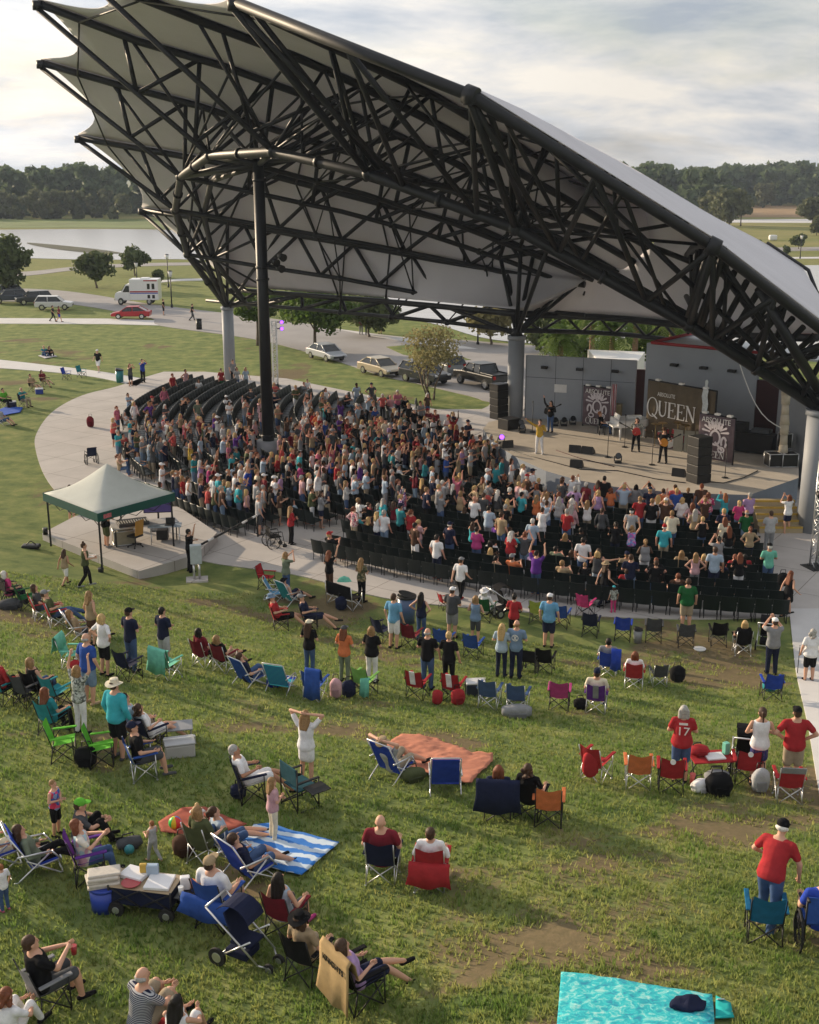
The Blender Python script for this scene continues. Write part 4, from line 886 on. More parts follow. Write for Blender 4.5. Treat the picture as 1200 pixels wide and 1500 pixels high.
def person(loc, yaw, pose='stand', woman=False, shirt='white', sleeve='short', legs='denim', leglen='long', hair='short', hairc='brownh', skin='fair', hat=None, hatc='white', heavy=0, scale=1.0, shoes='black', label=None, group=None, cat='person', pattern=None):
    fk = (pose, woman, heavy)
    if fk not in FIGS: FIGS[fk] = fig(pose, woman, heavy)
    g = FIGS[fk]
    o = obj('person', getm(('b',)+fk, lambda: body_mesh(g)), color=PC[skin]); o.location = loc; o.rotation_euler = (0, 0, yaw); o.scale = (scale,)*3
    def sub(name, key, fn, col, m=None):
        c = bpy.data.objects.new(name, getm(key+fk, fn)); link(c, o); c.color = (*(PC[col] if isinstance(col, str) else col), 1)
        if m is not None: c.material_slots[0].link = 'OBJECT'; c.material_slots[0].material = m
        return c
    if leglen == 'skirt': sub('skirt', ('sk',), lambda: skirt_mesh(g, .30), legs)
    elif leglen == 'dress': sub('skirt', ('sk',), lambda: skirt_mesh(g, .30), shirt)
    else: sub('trousers' if leglen == 'long' else 'shorts', ('l', leglen), lambda: legs_mesh(g, leglen, 'trousers' if leglen == 'long' else 'shorts'), legs)
    s_ = sub('shirt', ('s', sleeve), lambda: shirt_mesh(g, sleeve), shirt, PATT.get(pattern)); o_shirt = s_
    if hair != 'bald': sub('hair', ('h', hair), lambda: hair_mesh(g, hair), hairc)
    if hat: sub('cap' if hat == 'cap' else 'hat', ('hat', hat), lambda: hat_mesh(g, hat), hatc)
    if shoes:
        for s in (-1, 1): sub('shoe', ('sh', s), lambda: shoe_mesh(g, s), shoes)
    tag(o, label, cat, group); return o
def patt(name, cols, scale, kind='noise'):
    m, nt, b = nm(name); L = nt.links.new; b.inputs['Roughness'].default_value = .9; b.inputs['Specular IOR Level'].default_value = .1
    tc = nn(nt, 'ShaderNodeTexCoord')
    if kind == 'wave': q = nn(nt, 'ShaderNodeTexWave', Scale=scale, bands_direction='Z'); L(tc.outputs['Object'], q.inputs['Vector']); f = q.outputs['Fac']
    elif kind == 'check':
        q = nn(nt, 'ShaderNodeTexBrick', Scale=scale); q.offset = 0; q.inputs['Mortar Size'].default_value = .12; q.inputs['Color1'].default_value = (*cols[0], 1); q.inputs['Color2'].default_value = (*cols[1], 1); q.inputs['Mortar'].default_value = (*cols[-1], 1)
        mp = nn(nt, 'ShaderNodeMapping'); mp.inputs['Rotation'].default_value = (PI/2, 0, 0); L(tc.outputs['Object'], mp.inputs[0]); L(mp.outputs[0], q.inputs['Vector']); L(q.outputs['Color'], b.inputs['Base Color']); return m
    else: q = nn(nt, 'ShaderNodeTexVoronoi', Scale=scale); L(tc.outputs['Object'], q.inputs['Vector']); sp_ = nn(nt, 'ShaderNodeSeparateColor'); L(q.outputs['Color'], sp_.inputs[0]); f = sp_.outputs[0]
    r = nn(nt, 'ShaderNodeValToRGB'); L(f, r.inputs[0]); r.color_ramp.interpolation = 'CONSTANT' if kind != 'wave' else 'LINEAR'
    r.color_ramp.elements[0].color = (*cols[0], 1); r.color_ramp.elements[1].color = (*cols[-1], 1); r.color_ramp.elements[1].position = (len(cols)-1)/len(cols) if kind != 'wave' else .7
    if kind == 'wave': r.color_ramp.elements[0].position = .45
    for i, c in enumerate(cols[1:-1]): e = r.color_ramp.elements.new((i+1)/len(cols)); e.color = (*c, 1)
    L(r.outputs[0], b.inputs['Base Color']); return m
PATT = {'stripe': patt('striped_cloth', [PC['lightgrey'], PC['navy']], 14, 'wave'), 'floral': patt('floral_cloth', [(.5, .1, .15), (.66, .5, .5), (.6, .55, .5), (.3, .12, .2)], 22),
 'purplefloral': patt('purple_floral_cloth', [(.07, .03, .12), (.5, .45, .55), (.12, .05, .2)], 20), 'tiedye': patt('tie_dye_cloth', [(.65, .6, .5), (.6, .35, .4), (.4, .55, .6), (.7, .66, .6)], 9), 'pastel': patt('bright_print_cloth', [(.55, .12, .45), (.15, .35, .65), (.6, .4, .6), (.2, .2, .5)], 14),
 'camo': patt('camouflage_cloth', [(.12, .11, .06), (.25, .2, .12), (.06, .07, .04), (.33, .27, .17)], 15), 'leopard': patt('grey_print_cloth', [(.32, .34, .30), (.12, .13, .12), (.48, .50, .46)], 24), 'pinkprint': patt('pink_print_cloth', [(.58, .05, .18), (.62, .12, .24), (.7, .5, .52), (.55, .04, .16)], 20),
 'superhero': patt('red_blue_print_cloth', [(.55, .05, .10), (.05, .12, .4), (.6, .08, .18), (.25, .3, .5)], 9), 'plaid': patt('plaid_cloth', [(.5, .03, .06), (.55, .45, .48), (.03, .04, .15)], 9, 'check')}
STAGE = V3((11.5, 55, 0))
def face(p, target=None, off=0):
    t = STAGE if target is None else target
    return math.atan2(-(t[0]-p[0]), t[1]-p[1])+R(off)
# ------------------------------------------------------------------ stage and its building
ZS = 1.2
STG = mat('stage_concrete', (.50, .45, .385), .85, 0, .15, .8, .1)
fr_px = [(748, 612), (716, 618), (708, 628), (716, 642), (735, 657), (760, 672), (800, 690), (850, 704), (900, 713), (960, 719), (1030, 723), (1098, 725)]
front = [gpz(x, y, ZS) for x, y in fr_px]
back = [gpz(1170, 700, ZS), gpz(1170, 640, ZS), gpz(1092, 632, ZS), gpz(960, 604, ZS), gpz(770, 606, ZS)]
bm = bmesh.new(); prism(bm, [(p.x, p.y, -.1) for p in front+back], (0, 0, ZS+.1)); stg = obj('stage_platform', bm, STG)
for p in stg.data.polygons:
    pass
stg.data.materials.append(mat('stage_face_paint', (.19, .22, .27), .7, 0, .1, 1.0))
for p in stg.data.polygons:
    if abs(p.normal.z) < .5: p.material_index = 1
tag(stg, 'low curved concrete stage platform with a grey painted front', 'stage')
def wall(name, A, B, h, th, m, z0=0, label=None, cat='wall', parent=None):
    A = Vector((A[0], A[1], z0)); B = Vector((B[0], B[1], z0)); d = (B-A).normalized(); n = Vector((-d.y, d.x, 0))
    bm = bmesh.new(); prism(bm, [A, B, B+n*th, A+n*th], (0, 0, h)); o = obj(name, bm, m, parent); return tag(o, label, cat)
wl = wall('stage_wall', (6.5, 66.6), (12.3, 64.5), 4.75, .3, GREYW, 0, 'grey panelled wall at the left rear of the stage behind the bass player')
def on_wall(name, A, B, u, z, w_, h_, dep, m, parent, bev=0.0):
    A = Vector((A[0], A[1], 0)); B = Vector((B[0], B[1], 0)); d = (B-A).normalized(); n = Vector((d.y, -d.x, 0))
    c = A+(B-A)*u+n*(dep/2+.002); c.z = z; bm = bmesh.new(); box(bm, c, (w_, dep, h_), RZ(math.atan2(d.y, d.x)), bevel=bev); return obj(name, bm, m, parent)
for u in (.18, .5, .82): on_wall('wall_lamp', (6.5, 66.6), (12.3, 64.5), u, 4.15, .35, .14, .25, BLACK, wl)
on_wall('notice', (6.5, 66.6), (12.3, 64.5), .33, 3.0, .7, .45, .02, WHITEP, wl)
for u in (.0, .27, .52, .77): on_wall('panel_joint', (6.5, 66.6), (12.3, 64.5), u+.01, 2.4, .02, 4.7, .006, BLACK, wl)
on_wall('panel_joint', (6.5, 66.6), (12.3, 64.5), .5, 3.55, 6.1, .02, .007, BLACK, wl)
MAROON = mat('maroon_metal', (.045, .014, .016), .6, 0, .15, 2); REDT = mat('red_metal_trim', (.33, .03, .035), .5, 0, .1, 2)
bld = empty('stage_building', (0, 0, 0), 0, 'grey stage building with red roof trim at the back right of the stage', 'building')
WA, WB = (13.0, 64.1), (17.7, 60.4)
wall('wall', WA, WB, 5.75, .3, GREYW, 0, None, None, bld); n_ = Vector((.62, .785, 0))
wall('side_wall', (13.0, 64.1), (13.0+.62*9, 64.1+.785*9), 5.75, .3, GREYW, 0, None, None, bld)
wall('maroon_panel', (17.72, 60.38), (19.6, 58.9), 4.4, .3, MAROON, 0, None, None, bld)
wall('maroon_panel', (12.3, 65.0), (13.0, 64.9), 4.2, .2, MAROON, 0, None, None, bld)
bm = bmesh.new(); q0, q1 = Vector((13, 64.1, 5.55)), Vector((21.5, 57.4, 5.55)); prism(bm, [q0+n_*.31, q1+n_*.31, q1+n_*9, q0+n_*9], (0, 0, .1)); obj('roof', bm, mat('pale_roof', (.5, .52, .53), .7, 0, .1, .6), bld)
bm = bmesh.new(); tube(bm, (12.98, 64.1, 5.80), (17.7, 60.4, 5.80), .09, n=6); tube(bm, (13, 64.1, 5.8), (13+.62*9, 64.1+.785*9, 5.8), .09, n=6); tube(bm, (18.6, 71.2, 5.8), (23, 67.7, 5.8), .1, n=6); obj('roof_trim', bm, REDT, bld)
for u in (.24, .52, .78): on_wall('wall_lamp', WA, WB, u, 4.75, .4, .14, .28, BLACK, bld)
bm = bmesh.new(); prism(bm, [(18.0, 57.6, 0), (19.0, 54.6, 0), (21.5, 54.6, 0), (21.5, 57.6, 0)], (0, 0, 4.6)); tag(obj('wing_wall', bm, GREYC), 'blue grey wing wall beside the right stage column', 'wall')
bm = bmesh.new()
for i in range(9):
    f = i/8; p = Vector((17.7, 55.6, 5.0)).lerp(Vector((17.65, 55.0, ZS+.05)), f); tube(bm, p, Vector((17.7, 55.6, 5.0)).lerp(Vector((17.65, 55.0, ZS+.05)), min(1, f+.125)), .20+.03*math.sin(i*2.1), .21+.03*math.sin(i*2.1+1.3), n=10)
tag(obj('side_curtain', bm, mat('cream_cloth', (.52, .46, .36), .9, 0, .2, 3)), 'cream rolled side curtain hanging beside the right stage column', 'curtain')
# white concert hall roof far behind the stage
bm = bmesh.new(); prism(bm, [(11.5, 72.5, 0), (13.8, 72.0, 0), (15.0, 76, 0), (11.5, 77, 0)], (0, 0, 3.6)); tag(obj('storage_shed', bm, WHITEP), 'small white shed seen between the two stage walls', 'shed')
# steps
bm = bmesh.new(); s0 = gpz(1100, 727, ZS); s1 = gpz(1162, 727, ZS); d = (s1-s0).normalized(); n = Vector((d.y, -d.x, 0)); w_ = (s1-s0).length
YEL = mat('safety_yellow', (.45, .30, .06), .7)
for i in range(5):
    c = (s0+s1)/2+n*(.16+.32*i); zt = ZS-.2*(i+1)+.0; box(bm, (c.x, c.y, zt/2+.05), (w_, .32, zt+.1), RZ(math.atan2(d.y, d.x)), mi=0)
    c2 = (s0+s1)/2+n*(.305+.32*i); box(bm, (c2.x, c2.y, zt+.105), (w_, .05, .012), RZ(math.atan2(d.y, d.x)), mi=1); c3 = (s0+s1)/2+n*(.322+.32*i); box(bm, (c3.x, c3.y, zt+.06), (w_, .008, .07), RZ(math.atan2(d.y, d.x)), mi=1)
tag(obj('stage_steps', bm, [mat('step_concrete', (.36, .29, .18), .8, 0, .1, 2), YEL]), 'broad stage steps with yellow nosings at the right end of the stage', 'steps')
# text helper
def textmesh(body, size, ext=.004):
    cu = bpy.data.curves.new('txt', 'FONT'); cu.body = body; cu.size = size; cu.extrude = ext; cu.align_x = 'CENTER'; cu.align_y = 'CENTER'
    o = bpy.data.objects.new('tmp', cu); sc.collection.objects.link(o); dg = bpy.context.evaluated_depsgraph_get(); dg.update()
    me = bpy.data.meshes.new_from_object(o.evaluated_get(dg)); bpy.data.objects.remove(o); return me
def text(body, size, M, m, parent, name='lettering', ext=.004, sx=1.0):
    me = textmesh(body, size, ext); me.transform(M @ Matrix.Diagonal((sx, 1, 1, 1))); me.materials.clear(); me.materials.append(m); return obj(name, me, None, parent)
WPRINT = mat('white_print', (.74, .72, .70), .7)
SERIF = {  # strokes of a roman capital on a 1 x 1.4 box: (x0,y0,x1,y1,width)
 'Q': [], 'U': [(.14, .45, .14, 1.4, .20), (.86, .45, .86, 1.4, .09), (0, 1.37, .30, 1.37, .06), (.70, 1.37, 1.0, 1.37, .06), (.16, .45, .28, .12, .19), (.28, .12, .55, .03, .15), (.55, .03, .80, .2, .10), (.80, .2, .86, .46, .09)],
 'E': [(.16, 0, .16, 1.4, .20), (0, .03, .85, .03, .06), (0, 1.37, .80, 1.37, .06), (.16, .72, .60, .72, .06), (.84, .0, .88, .34, .07), (.79, 1.4, .82, 1.10, .07), (.60, .58, .60, .86, .06)],
 'N': [(.12, 0, .12, 1.4, .08), (.92, 0, .92, 1.4, .08), (.12, 1.38, .92, .02, .20), (0, .03, .26, .03, .06), (-.04, 1.37, .20, 1.37, .06), (.78, 1.37, 1.06, 1.37, .06)]}
def strokes(bm, S, ox, oy, k, M):
    for i, (x0, y0, x1, y1, w_) in enumerate(S):
        a = Vector((ox+x0*k, oy+y0*k, 0)); b = Vector((ox+x1*k, oy+y1*k, 0)); d = (b-a).normalized(); n = Vector((-d.y, d.x, 0))*w_*k/2; z = Vector((0, 0, .0015*i))
        prism(bm, [M @ (a-n+z), M @ (b-n+z), M @ (b+n+z), M @ (a+n+z)], (M.to_3x3() @ Vector((0, 0, .006))))
def ringshape(bm, cx, cy, rx, ry, w_, M, n=28, a0=0, a1=2*PI, taper=0):
    for i in range(n):
        t0, t1 = a0+(a1-a0)*i/n, a0+(a1-a0)*(i+1)/n; q = []
        for t, s in ((t0, 1), (t1, 1), (t1, -1), (t0, -1)):
            ww = w_*(1-taper*abs(math.sin(t))); q.append(M @ Vector((cx+(rx+s*ww/2)*math.cos(t), cy+(ry+s*ww/2)*math.sin(t), 0)))
        prism(bm, q, M.to_3x3() @ Vector((0, 0, .006)))
def queen(bm, M, k, ox, oy):
    """Q U E E N in roman capitals, Q larger"""
    ringshape(bm, ox+.62*k, oy+.72*k, .58*k, .86*k, .17*k, M, taper=.55); strokes(bm, [(.62, .10, 1.25, -.28, .13)], ox, oy, k, M)
    x = ox+1.32*k
    for c in 'UEEN': strokes(bm, SERIF[c], x, oy, k, M); x += 1.12*k if c != 'E' else 1.02*k
def panelM(BL, BR, z):
    d = (BR-BL); d.z = 0; d.normalize(); n = Vector((d.y, -d.x, 0)); M = Matrix((( d.x, 0, n.x, BL.x), (d.y, 0, n.y, BL.y), (0, 1, 0, z), (0, 0, 0, 1))); return M   # x along, y up, z out towards the audience
def crest(bm, M, cx, cy, k):
    """heraldic device: a bird with spread wings over a ringed Q flanked by beasts"""
    ringshape(bm, cx, cy-.05*k, .26*k, .34*k, .10*k, M, 24)
    for s in (-1, 1):
        for i in range(7):
            t = R(18+20*i); r0, r1 = .30*k, (.72-.03*i)*k; a = Vector((cx+s*math.cos(t)*r0, cy+.12*k+math.sin(t)*r0, 0)); b = Vector((cx+s*math.cos(t-.1)*r1, cy+.12*k+math.sin(t-.1)*r1, 0)); d = (b-a).normalized(); n = Vector((-d.y, d.x, 0)); z = Vector((0, 0, .002+.001*i))
            prism(bm, [M @ (a-n*.03*k+z), M @ (b-n*.055*k+z), M @ (b+d*.05*k+z), M @ (b+n*.055*k+z), M @ (a+n*.03*k+z)], M.to_3x3() @ Vector((0, 0, .006)))
        ringshape(bm, cx+s*.48*k, cy-.22*k, .13*k, .24*k, .11*k, M, 14, R(-60), R(220)); ringshape(bm, cx+s*.36*k, cy-.58*k, .16*k, .12*k, .08*k, M, 12)
    ringshape(bm, cx, cy+.42*k, .07*k, .09*k, .09*k, M, 10); strokes(bm, [(0, 0, .42, -.36, .10)], cx, cy-.25*k, k, M)
def banner(name, BLp, BRp, topL, label, kind):
    BL, BR = gpz(*BLp, ZS), gpz(*BRp, ZS); top = gpd(topL[0], topL[1], BL.y).z; W_ = (BR-BL).length; Ht = top-ZS; M = panelM(BL, BR, ZS)
    root = empty(name, (0, 0, 0), 0, label, 'banner')
    bm = bmesh.new(); nn_ = 26
    for i in range(nn_):   # hanging cloth with shallow folds
        x0, x1 = W_*i/nn_, W_*(i+1)/nn_; f = lambda x: -.06+.022*math.sin(x*9)+.012*math.sin(x*23)
        quad(bm, M @ Vector((x0, .1, f(x0))), M @ Vector((x1, .1, f(x1))), M @ Vector((x1, Ht, f(x1)*.9)), M @ Vector((x0, Ht, f(x0)*.9)))
    bmesh.ops.remove_doubles(bm, verts=bm.verts[:], dist=.001); bm.normal_update()
    o = obj('backdrop', bm, mat('brown_backdrop', (.13, .10, .065), .9, 0, .15, 3) if kind == 'big' else mat('mauve_backdrop', (.15, .11, .125), .9, 0, .3, 2), root, smooth=True); s_ = o.modifiers.new('t', 'SOLIDIFY'); s_.thickness = .02
    bm = bmesh.new()
    for x in (0, W_): tube(bm, M @ Vector((x, 0, -.12)), M @ Vector((x, Ht+.05, -.12)), .04)
    tube(bm, M @ Vector((0, Ht+.03, -.12)), M @ Vector((W_, Ht+.03, -.12)), .04)
    obj('frame', bm, STEEL, root)
    for i in range(3): bm = bmesh.new(); c = M @ Vector((W_*(.15+.35*i), Ht+.10, -.08)); box(bm, c, (.26, .2, .10), RZ(math.atan2(M[1][0], M[0][0])), bevel=.02); obj('clip_lamp', bm, WHITEP, root)
    Mz = M @ Matrix.Translation((0, 0, .012)); bm = bmesh.new()
    if kind == 'big':
        kq = W_*.74/5.7; queen(bm, Mz, kq, W_*.02, Ht*.62-1.0*kq); obj('lettering', bm, WPRINT, root); text('ABSOLUTE', W_*.065, Mz @ Matrix.Translation((W_*.30, Ht*.80, 0)), WPRINT, root, sx=.85)
        bm = bmesh.new()   # white statue outline printed at the right end
        pts = [(-.10, 0), (.12, 0), (.12, .5), (.17, .9), (.10, 1.25), (.14, 1.5), (.06, 1.72), (.10, 1.9), (.02, 2.0), (-.08, 1.92), (-.06, 1.72), (-.17, 1.5), (-.22, 1.2), (-.14, .9), (-.16, .5)]
        prism(bm, [Mz @ Vector((W_*.87+x*1.2*Ht*.3, Ht*.46+y*.36*Ht, 0)) for x, y in pts], Mz.to_3x3() @ Vector((0, 0, .006))); obj('printed_figure', bm, mat('pale_print', (.55, .60, .62), .7, 0, .3, 6), root)
    else:
        text('ABSOLUTE', W_*.19, Mz @ Matrix.Translation((W_*.5, Ht*.90, 0)), WPRINT, root, sx=.9); crest(bm, Mz, W_*.5, Ht*.56, W_*.52); obj('crest', bm, mat('crest_print', (.60, .55, .58), .7, 0, .15, 8), root)
        bm = bmesh.new(); queen(bm, Mz, W_*.118, W_*.13, Ht*.10); obj('lettering', bm, WPRINT, root)
    return root
banner('tall_banner', (852, 624), (895, 630), (853, 566), 'tall mauve banner with white crest at the left of the stage', 'left')
banner('wide_banner', (944, 642), (1042, 664), (945, 557), 'wide brown backdrop banner with large white lettering at the stage rear', 'big')
banner('tall_banner', (1020, 672), (1071, 682), (1022, 606), 'tall mauve banner with white crest behind the right speaker stack', 'right')
# --- sound equipment
def sp(px, py): return gpz(px, py, ZS)
SPK = mat('speaker_grille', (.022, .021, .020), .75, 0, .3, 40, .3, .2)
def speaker_stack(p, rz, n, w_, d_, h_, label, tilt=0):
    root = empty('speaker_stack', p, rz, label, 'speaker', 'speaker stacks')
    for i in range(n):
        bm = bmesh.new(); box(bm, (0, .015*i, h_*(i+.5)), (w_, d_, h_-.015), bevel=.02); c = obj('speaker_box', bm, BLACK, root)
        bm = bmesh.new(); box(bm, (0, -d_/2-.006+.015*i, h_*(i+.5)), (w_*.94, .012, h_*.86)); obj('grille', bm, SPK, c)
    return root
speaker_stack(sp(731, 613), R(38), 5, .80, .7, .40, 'black speaker stack with a lit front at the left stage corner')
speaker_stack(sp(1023, 706), R(28), 5, .80, .75, .42, 'tall black speaker stack at the front right of the stage')
speaker_stack(sp(746, 628), R(38), 1, .95, .8, .6, 'single black bass speaker beside the left speaker stack')
def wedge(px, py, rz, label):
    bm = bmesh.new(); pts = [(-.3, -.2, 0), (-.3, .22, 0), (-.3, .16, .38), (-.3, -.16, .12)]; prism(bm, pts, (.6, 0, 0)); o = obj('monitor_wedge', bm, BLACK); o.location = sp(px, py); o.rotation_euler.z = rz; tag(o, label, 'speaker', 'stage monitors')
    bm = bmesh.new(); quad(bm, (-.27, -.165, .135), (.27, -.165, .135), (.27, .14, .37), (-.27, .14, .37)); bmesh.ops.translate(bm, verts=bm.verts[:], vec=(0, -.012, .012)); obj('grille', bm, SPK, o)
wedge(843, 662, R(160), 'black floor monitor left of the stage centre'); wedge(862, 664, R(150), 'black floor monitor right beside the small stage light'); wedge(845, 684, R(160), 'black floor monitor near the stage lip')
wedge(995, 697, R(150), 'black floor monitor in front of the right speaker stack'); wedge(742, 655, R(200), 'black floor monitor under the purple stage light')
def stagelight(p, rz, label, col=None):
    root = empty('stage_light', p, rz, label, 'stage light', 'small lights on the stage'); bm = bmesh.new(); box(bm, (0, 0, .05), (.34, .3, .1), bevel=.02); tube(bm, (-.17, 0, .1), (-.17, 0, .34), .025); tube(bm, (.17, 0, .1), (.17, 0, .34), .025); obj('base', bm, BLACK, root)
    bm = bmesh.new(); tube(bm, (0, .14, .28), (0, -.14, .38), .13, .15, n=14); obj('lamp_head', bm, BLACK, root)
    bm = bmesh.new(); tube(bm, (0, -.142, .381), (0, -.15, .384), .13, n=14); obj('lens', bm, col or GLASS, root)
PURP = glow('purple_lamp', (.35, .10, 1.0), 1.6)
stagelight(sp(734, 650), R(10), 'small stage light glowing purple at the stage lip', PURP); stagelight(sp(763, 628), R(0), 'black moving stage light beside the rear column')
stagelight(sp(765, 634), R(0), 'second black stage light nearer the audience by the rear column')
stagelight(sp(813, 624), R(0), 'first black stage light right of the bass player'); stagelight(sp(826, 624), R(0), 'middle black stage light of the three right of the bass player'); stagelight(sp(839, 622), R(0), 'black stage light nearest the left crest banner')
stagelight(sp(905, 678), R(0), 'black stage light on the floor before the front guitarist')
def micstand(px, py, label):
    root = empty('microphone_stand', sp(px, py), 0, label, 'microphone stand', 'microphone stands'); bm = bmesh.new(); tube(bm, (0, 0, 0), (0, 0, .03), .16, .14, n=16); tube(bm, (0, 0, .03), (0, 0, 1.45), .016); tube(bm, (0, 0, 1.45), (0, .08, 1.55), .014); obj('stand', bm, BLACK, root)
    bm = bmesh.new(); tube(bm, (0, .07, 1.54), (0, .15, 1.62), .018, .03); ball(bm, (0, .16, 1.63), .034); obj('microphone', bm, BLACK, root)
micstand(890, 670, 'black microphone stand near the middle of the stage'); micstand(955, 681, 'black microphone stand before the front guitarist'); micstand(780, 633, 'black microphone stand left of the bass player'); micstand(1062, 700, 'black microphone stand behind the right speaker stack')
micstand(915, 655, 'black microphone stand beside the white piano')
# guitar-like instruments
def guitar(loc, rot, col, label, bass=False):
    root = empty('electric_bass' if bass else 'electric_guitar', loc, 0, label, 'guitar'); root.rotation_euler = rot
    bm = bmesh.new(); pts = [(.17*math.cos(t)*(1+.22*math.cos(2*t)), .22*math.sin(t)*(1+.1*math.sin(3*t)), -.02) for t in [2*PI*i/22 for i in range(22)]]; prism(bm, pts, (0, 0, .045)); obj('body', bm, PAINT, root, color=col)
    bm = bmesh.new(); box(bm, (0, .52, .03), (.045, .66 if not bass else .8, .022)); box(bm, (0, .90, .025), (.075, .17, .02)); box(bm, (0, -.02, .028), (.09, .16, .012)); obj('neck', bm, BLACK, root)
    return root
def performer(px, py, **k): return person(sp(px, py), k.pop('yaw'), **k)
performer(790, 664, yaw=R(165), pose='sing', shirt='yellow', sleeve='long', legs='white', hair='short', hairc='darkh', shoes='white', label='singer in yellow jacket and white trousers reaching out at the stage front')
performer(806, 633, yaw=R(150), pose='armup', shirt='black', sleeve='long', legs='denim', hair='vlong', hairc='darkh', label='long haired bass player in black raising one arm on stage')
guitar(sp(803, 631)+Vector((-.1, -.28, 1.12)), (R(80), R(-60), R(150)), PC['black'], 'dark bass guitar hanging on the long haired player', True)
performer(931, 661, yaw=R(168), pose='guitar', shirt='silver', sleeve='long', legs='black', hair='curly', hairc='darkh', pattern='leopard', label='curly haired guitarist in sparkling top beside the white piano')
guitar(sp(931, 661)+Vector((-.05, -.26, 1.05)), (R(82), R(62), R(168)), (.45, .03, .03), 'red electric guitar played by the curly haired guitarist')
performer(971, 678, yaw=R(150), pose='guitar', shirt='black', sleeve='short', legs='black', hair='long', hairc='brownh', hat='brim', hatc='brown', label='guitarist all in black with brown hat at the stage front')
guitar(sp(971, 678)+Vector((-.05, -.27, 1.05)), (R(82), R(-58), R(150)), (.55, .22, .02), 'amber electric guitar held by the guitarist with the brown hat')
# white grand piano
pr = empty('grand_piano', sp(926, 641), R(8), 'white grand piano on the stage before the brown backdrop', 'piano')
pts = [(-1.0, -.75), (.0, -.75), (.55, -.55), (.95, -.1), (1.0, .25), (.7, .6), (.1, .75), (-1.0, .75)]
bm = bmesh.new(); prism(bm, [(x, y, .68) for x, y in pts], (0, 0, .30)); o = obj('case', bm, WHITEP, pr); bv = o.modifiers.new('b', 'BEVEL'); bv.width = .02
bm = bmesh.new(); prism(bm, [(x*.98, y*.98, .99) for x, y in pts], (0, 0, .03)); obj('lid', bm, WHITEP, pr)
bm = bmesh.new(); box(bm, (-1.12, 0, .72), (.26, 1.4, .08)); obj('keyboard', bm, WHITEP, pr)
bm = bmesh.new(); box(bm, (-.86, 0, 1.16), (.04, .8, .26), RY(.3)); obj('music_desk', bm, WHITEP, pr)
for x, y in ((-.85, -.6), (-.85, .6), (.65, .1)):
    bm = bmesh.new(); tube(bm, (x, y, 0), (x, y, .68), .045, .075, n=10); obj('leg', bm, WHITEP, pr)
bm = bmesh.new(); box(bm, (0, 0, .0), (.75, .35, .14), bevel=.03); o = obj('keyboard_synth', bm, WHITEP); o.location = sp(926, 641)+Vector((.1, .1, 1.09)); tag(o, 'pale keyboard lying on the white grand piano', 'keyboard')
person(sp(908, 637)+Vector((-.9, .2, 0)), R(-95), 'sit', shirt='black', hair='short', hairc='ginger', shoes='black', label='keyboard player in black seated behind the white piano')
bm = bmesh.new(); box(bm, (0, 0, .44), (.36, .7, .08), bevel=.02)
for x in (-.14, .14):
    for y in (-.28, .28): tube(bm, (x, y, 0), (x, y, .42), .025)
o = obj('piano_bench', bm, BLACK); o.location = sp(908, 637)+Vector((-.95, .2, 0)); tag(o, 'black bench under the keyboard player', 'bench')
# drum kit and drummer
dk = empty('drum_kit', sp(981, 655), R(-20), 'red drum kit behind the front guitarist', 'drum kit')
DR = mat('red_drum_shell', (.40, .05, .06), .35, 0, .2, 6); DH = mat('drum_head', (.7, .68, .64), .6)
for nm_, a, b_, r_ in (('bass_drum', (0, -.35, .32), (0, .15, .32), .30), ('tom', (-.22, -.12, .72), (-.24, -.06, .92), .16), ('tom', (.22, -.12, .72), (.24, -.06, .92), .16), ('floor_tom', (.6, .25, .25), (.6, .25, .62), .21), ('snare', (-.5, .3, .55), (-.5, .3, .70), .18)):
    bm = bmesh.new(); tube(bm, a, b_, r_, n=20); c = obj(nm_, bm, DR, dk)
    bm = bmesh.new(); A_, B_ = Vector(a), Vector(b_); d_ = (A_-B_).normalized(); tube(bm, A_+d_*.002, A_+d_*.012, r_*.94, n=20) if nm_ == 'bass_drum' else tube(bm, B_-d_*.002, B_-d_*.012, r_*.94, n=20); obj('drum_head', bm, DH, c)
for x, y, z in ((-.75, -.05, 1.15), (.75, -.1, 1.2), (-.35, -.4, 1.3), (.4, -.4, 1.35)):
    bm = bmesh.new(); tube(bm, (x, y, 0), (x, y, z), .014); tube(bm, (x, y, z), (x, y+.01, z+.02), .24, .04, n=20); obj('cymbal', bm, mat('brass', (.5, .38, .15), .3, .8, .1), dk)
person(sp(985, 646)+Vector((.1, .5, .1)), R(165), 'sitclap', shirt='orange', hair='long', hairc='blond', shoes=None, label='drummer in orange seated behind the red drum kit')
bm = bmesh.new(); tube(bm, (0, 0, 0), (0, 0, .5), .03); tube(bm, (0, 0, .48), (0, 0, .55), .18, n=16); o = obj('drum_stool', bm, BLACK); o.location = sp(985, 646)+Vector((.1, .44, 0)); tag(o, 'round black stool under the drummer', 'stool')
bm = bmesh.new()
for i in range(4):
    box(bm, (.55*i, .1*abs(i-1.5), .55), (.5, .02, 1.1), RZ(.2*(i-1.5)))
o = obj('drum_shield', bm, mat('clear_acrylic', (.25, .24, .20), .1, 0, .1)); o.location = sp(992, 662); o.rotation_euler.z = R(-20); tag(o, 'low smoky acrylic shield around the drums', 'screen')
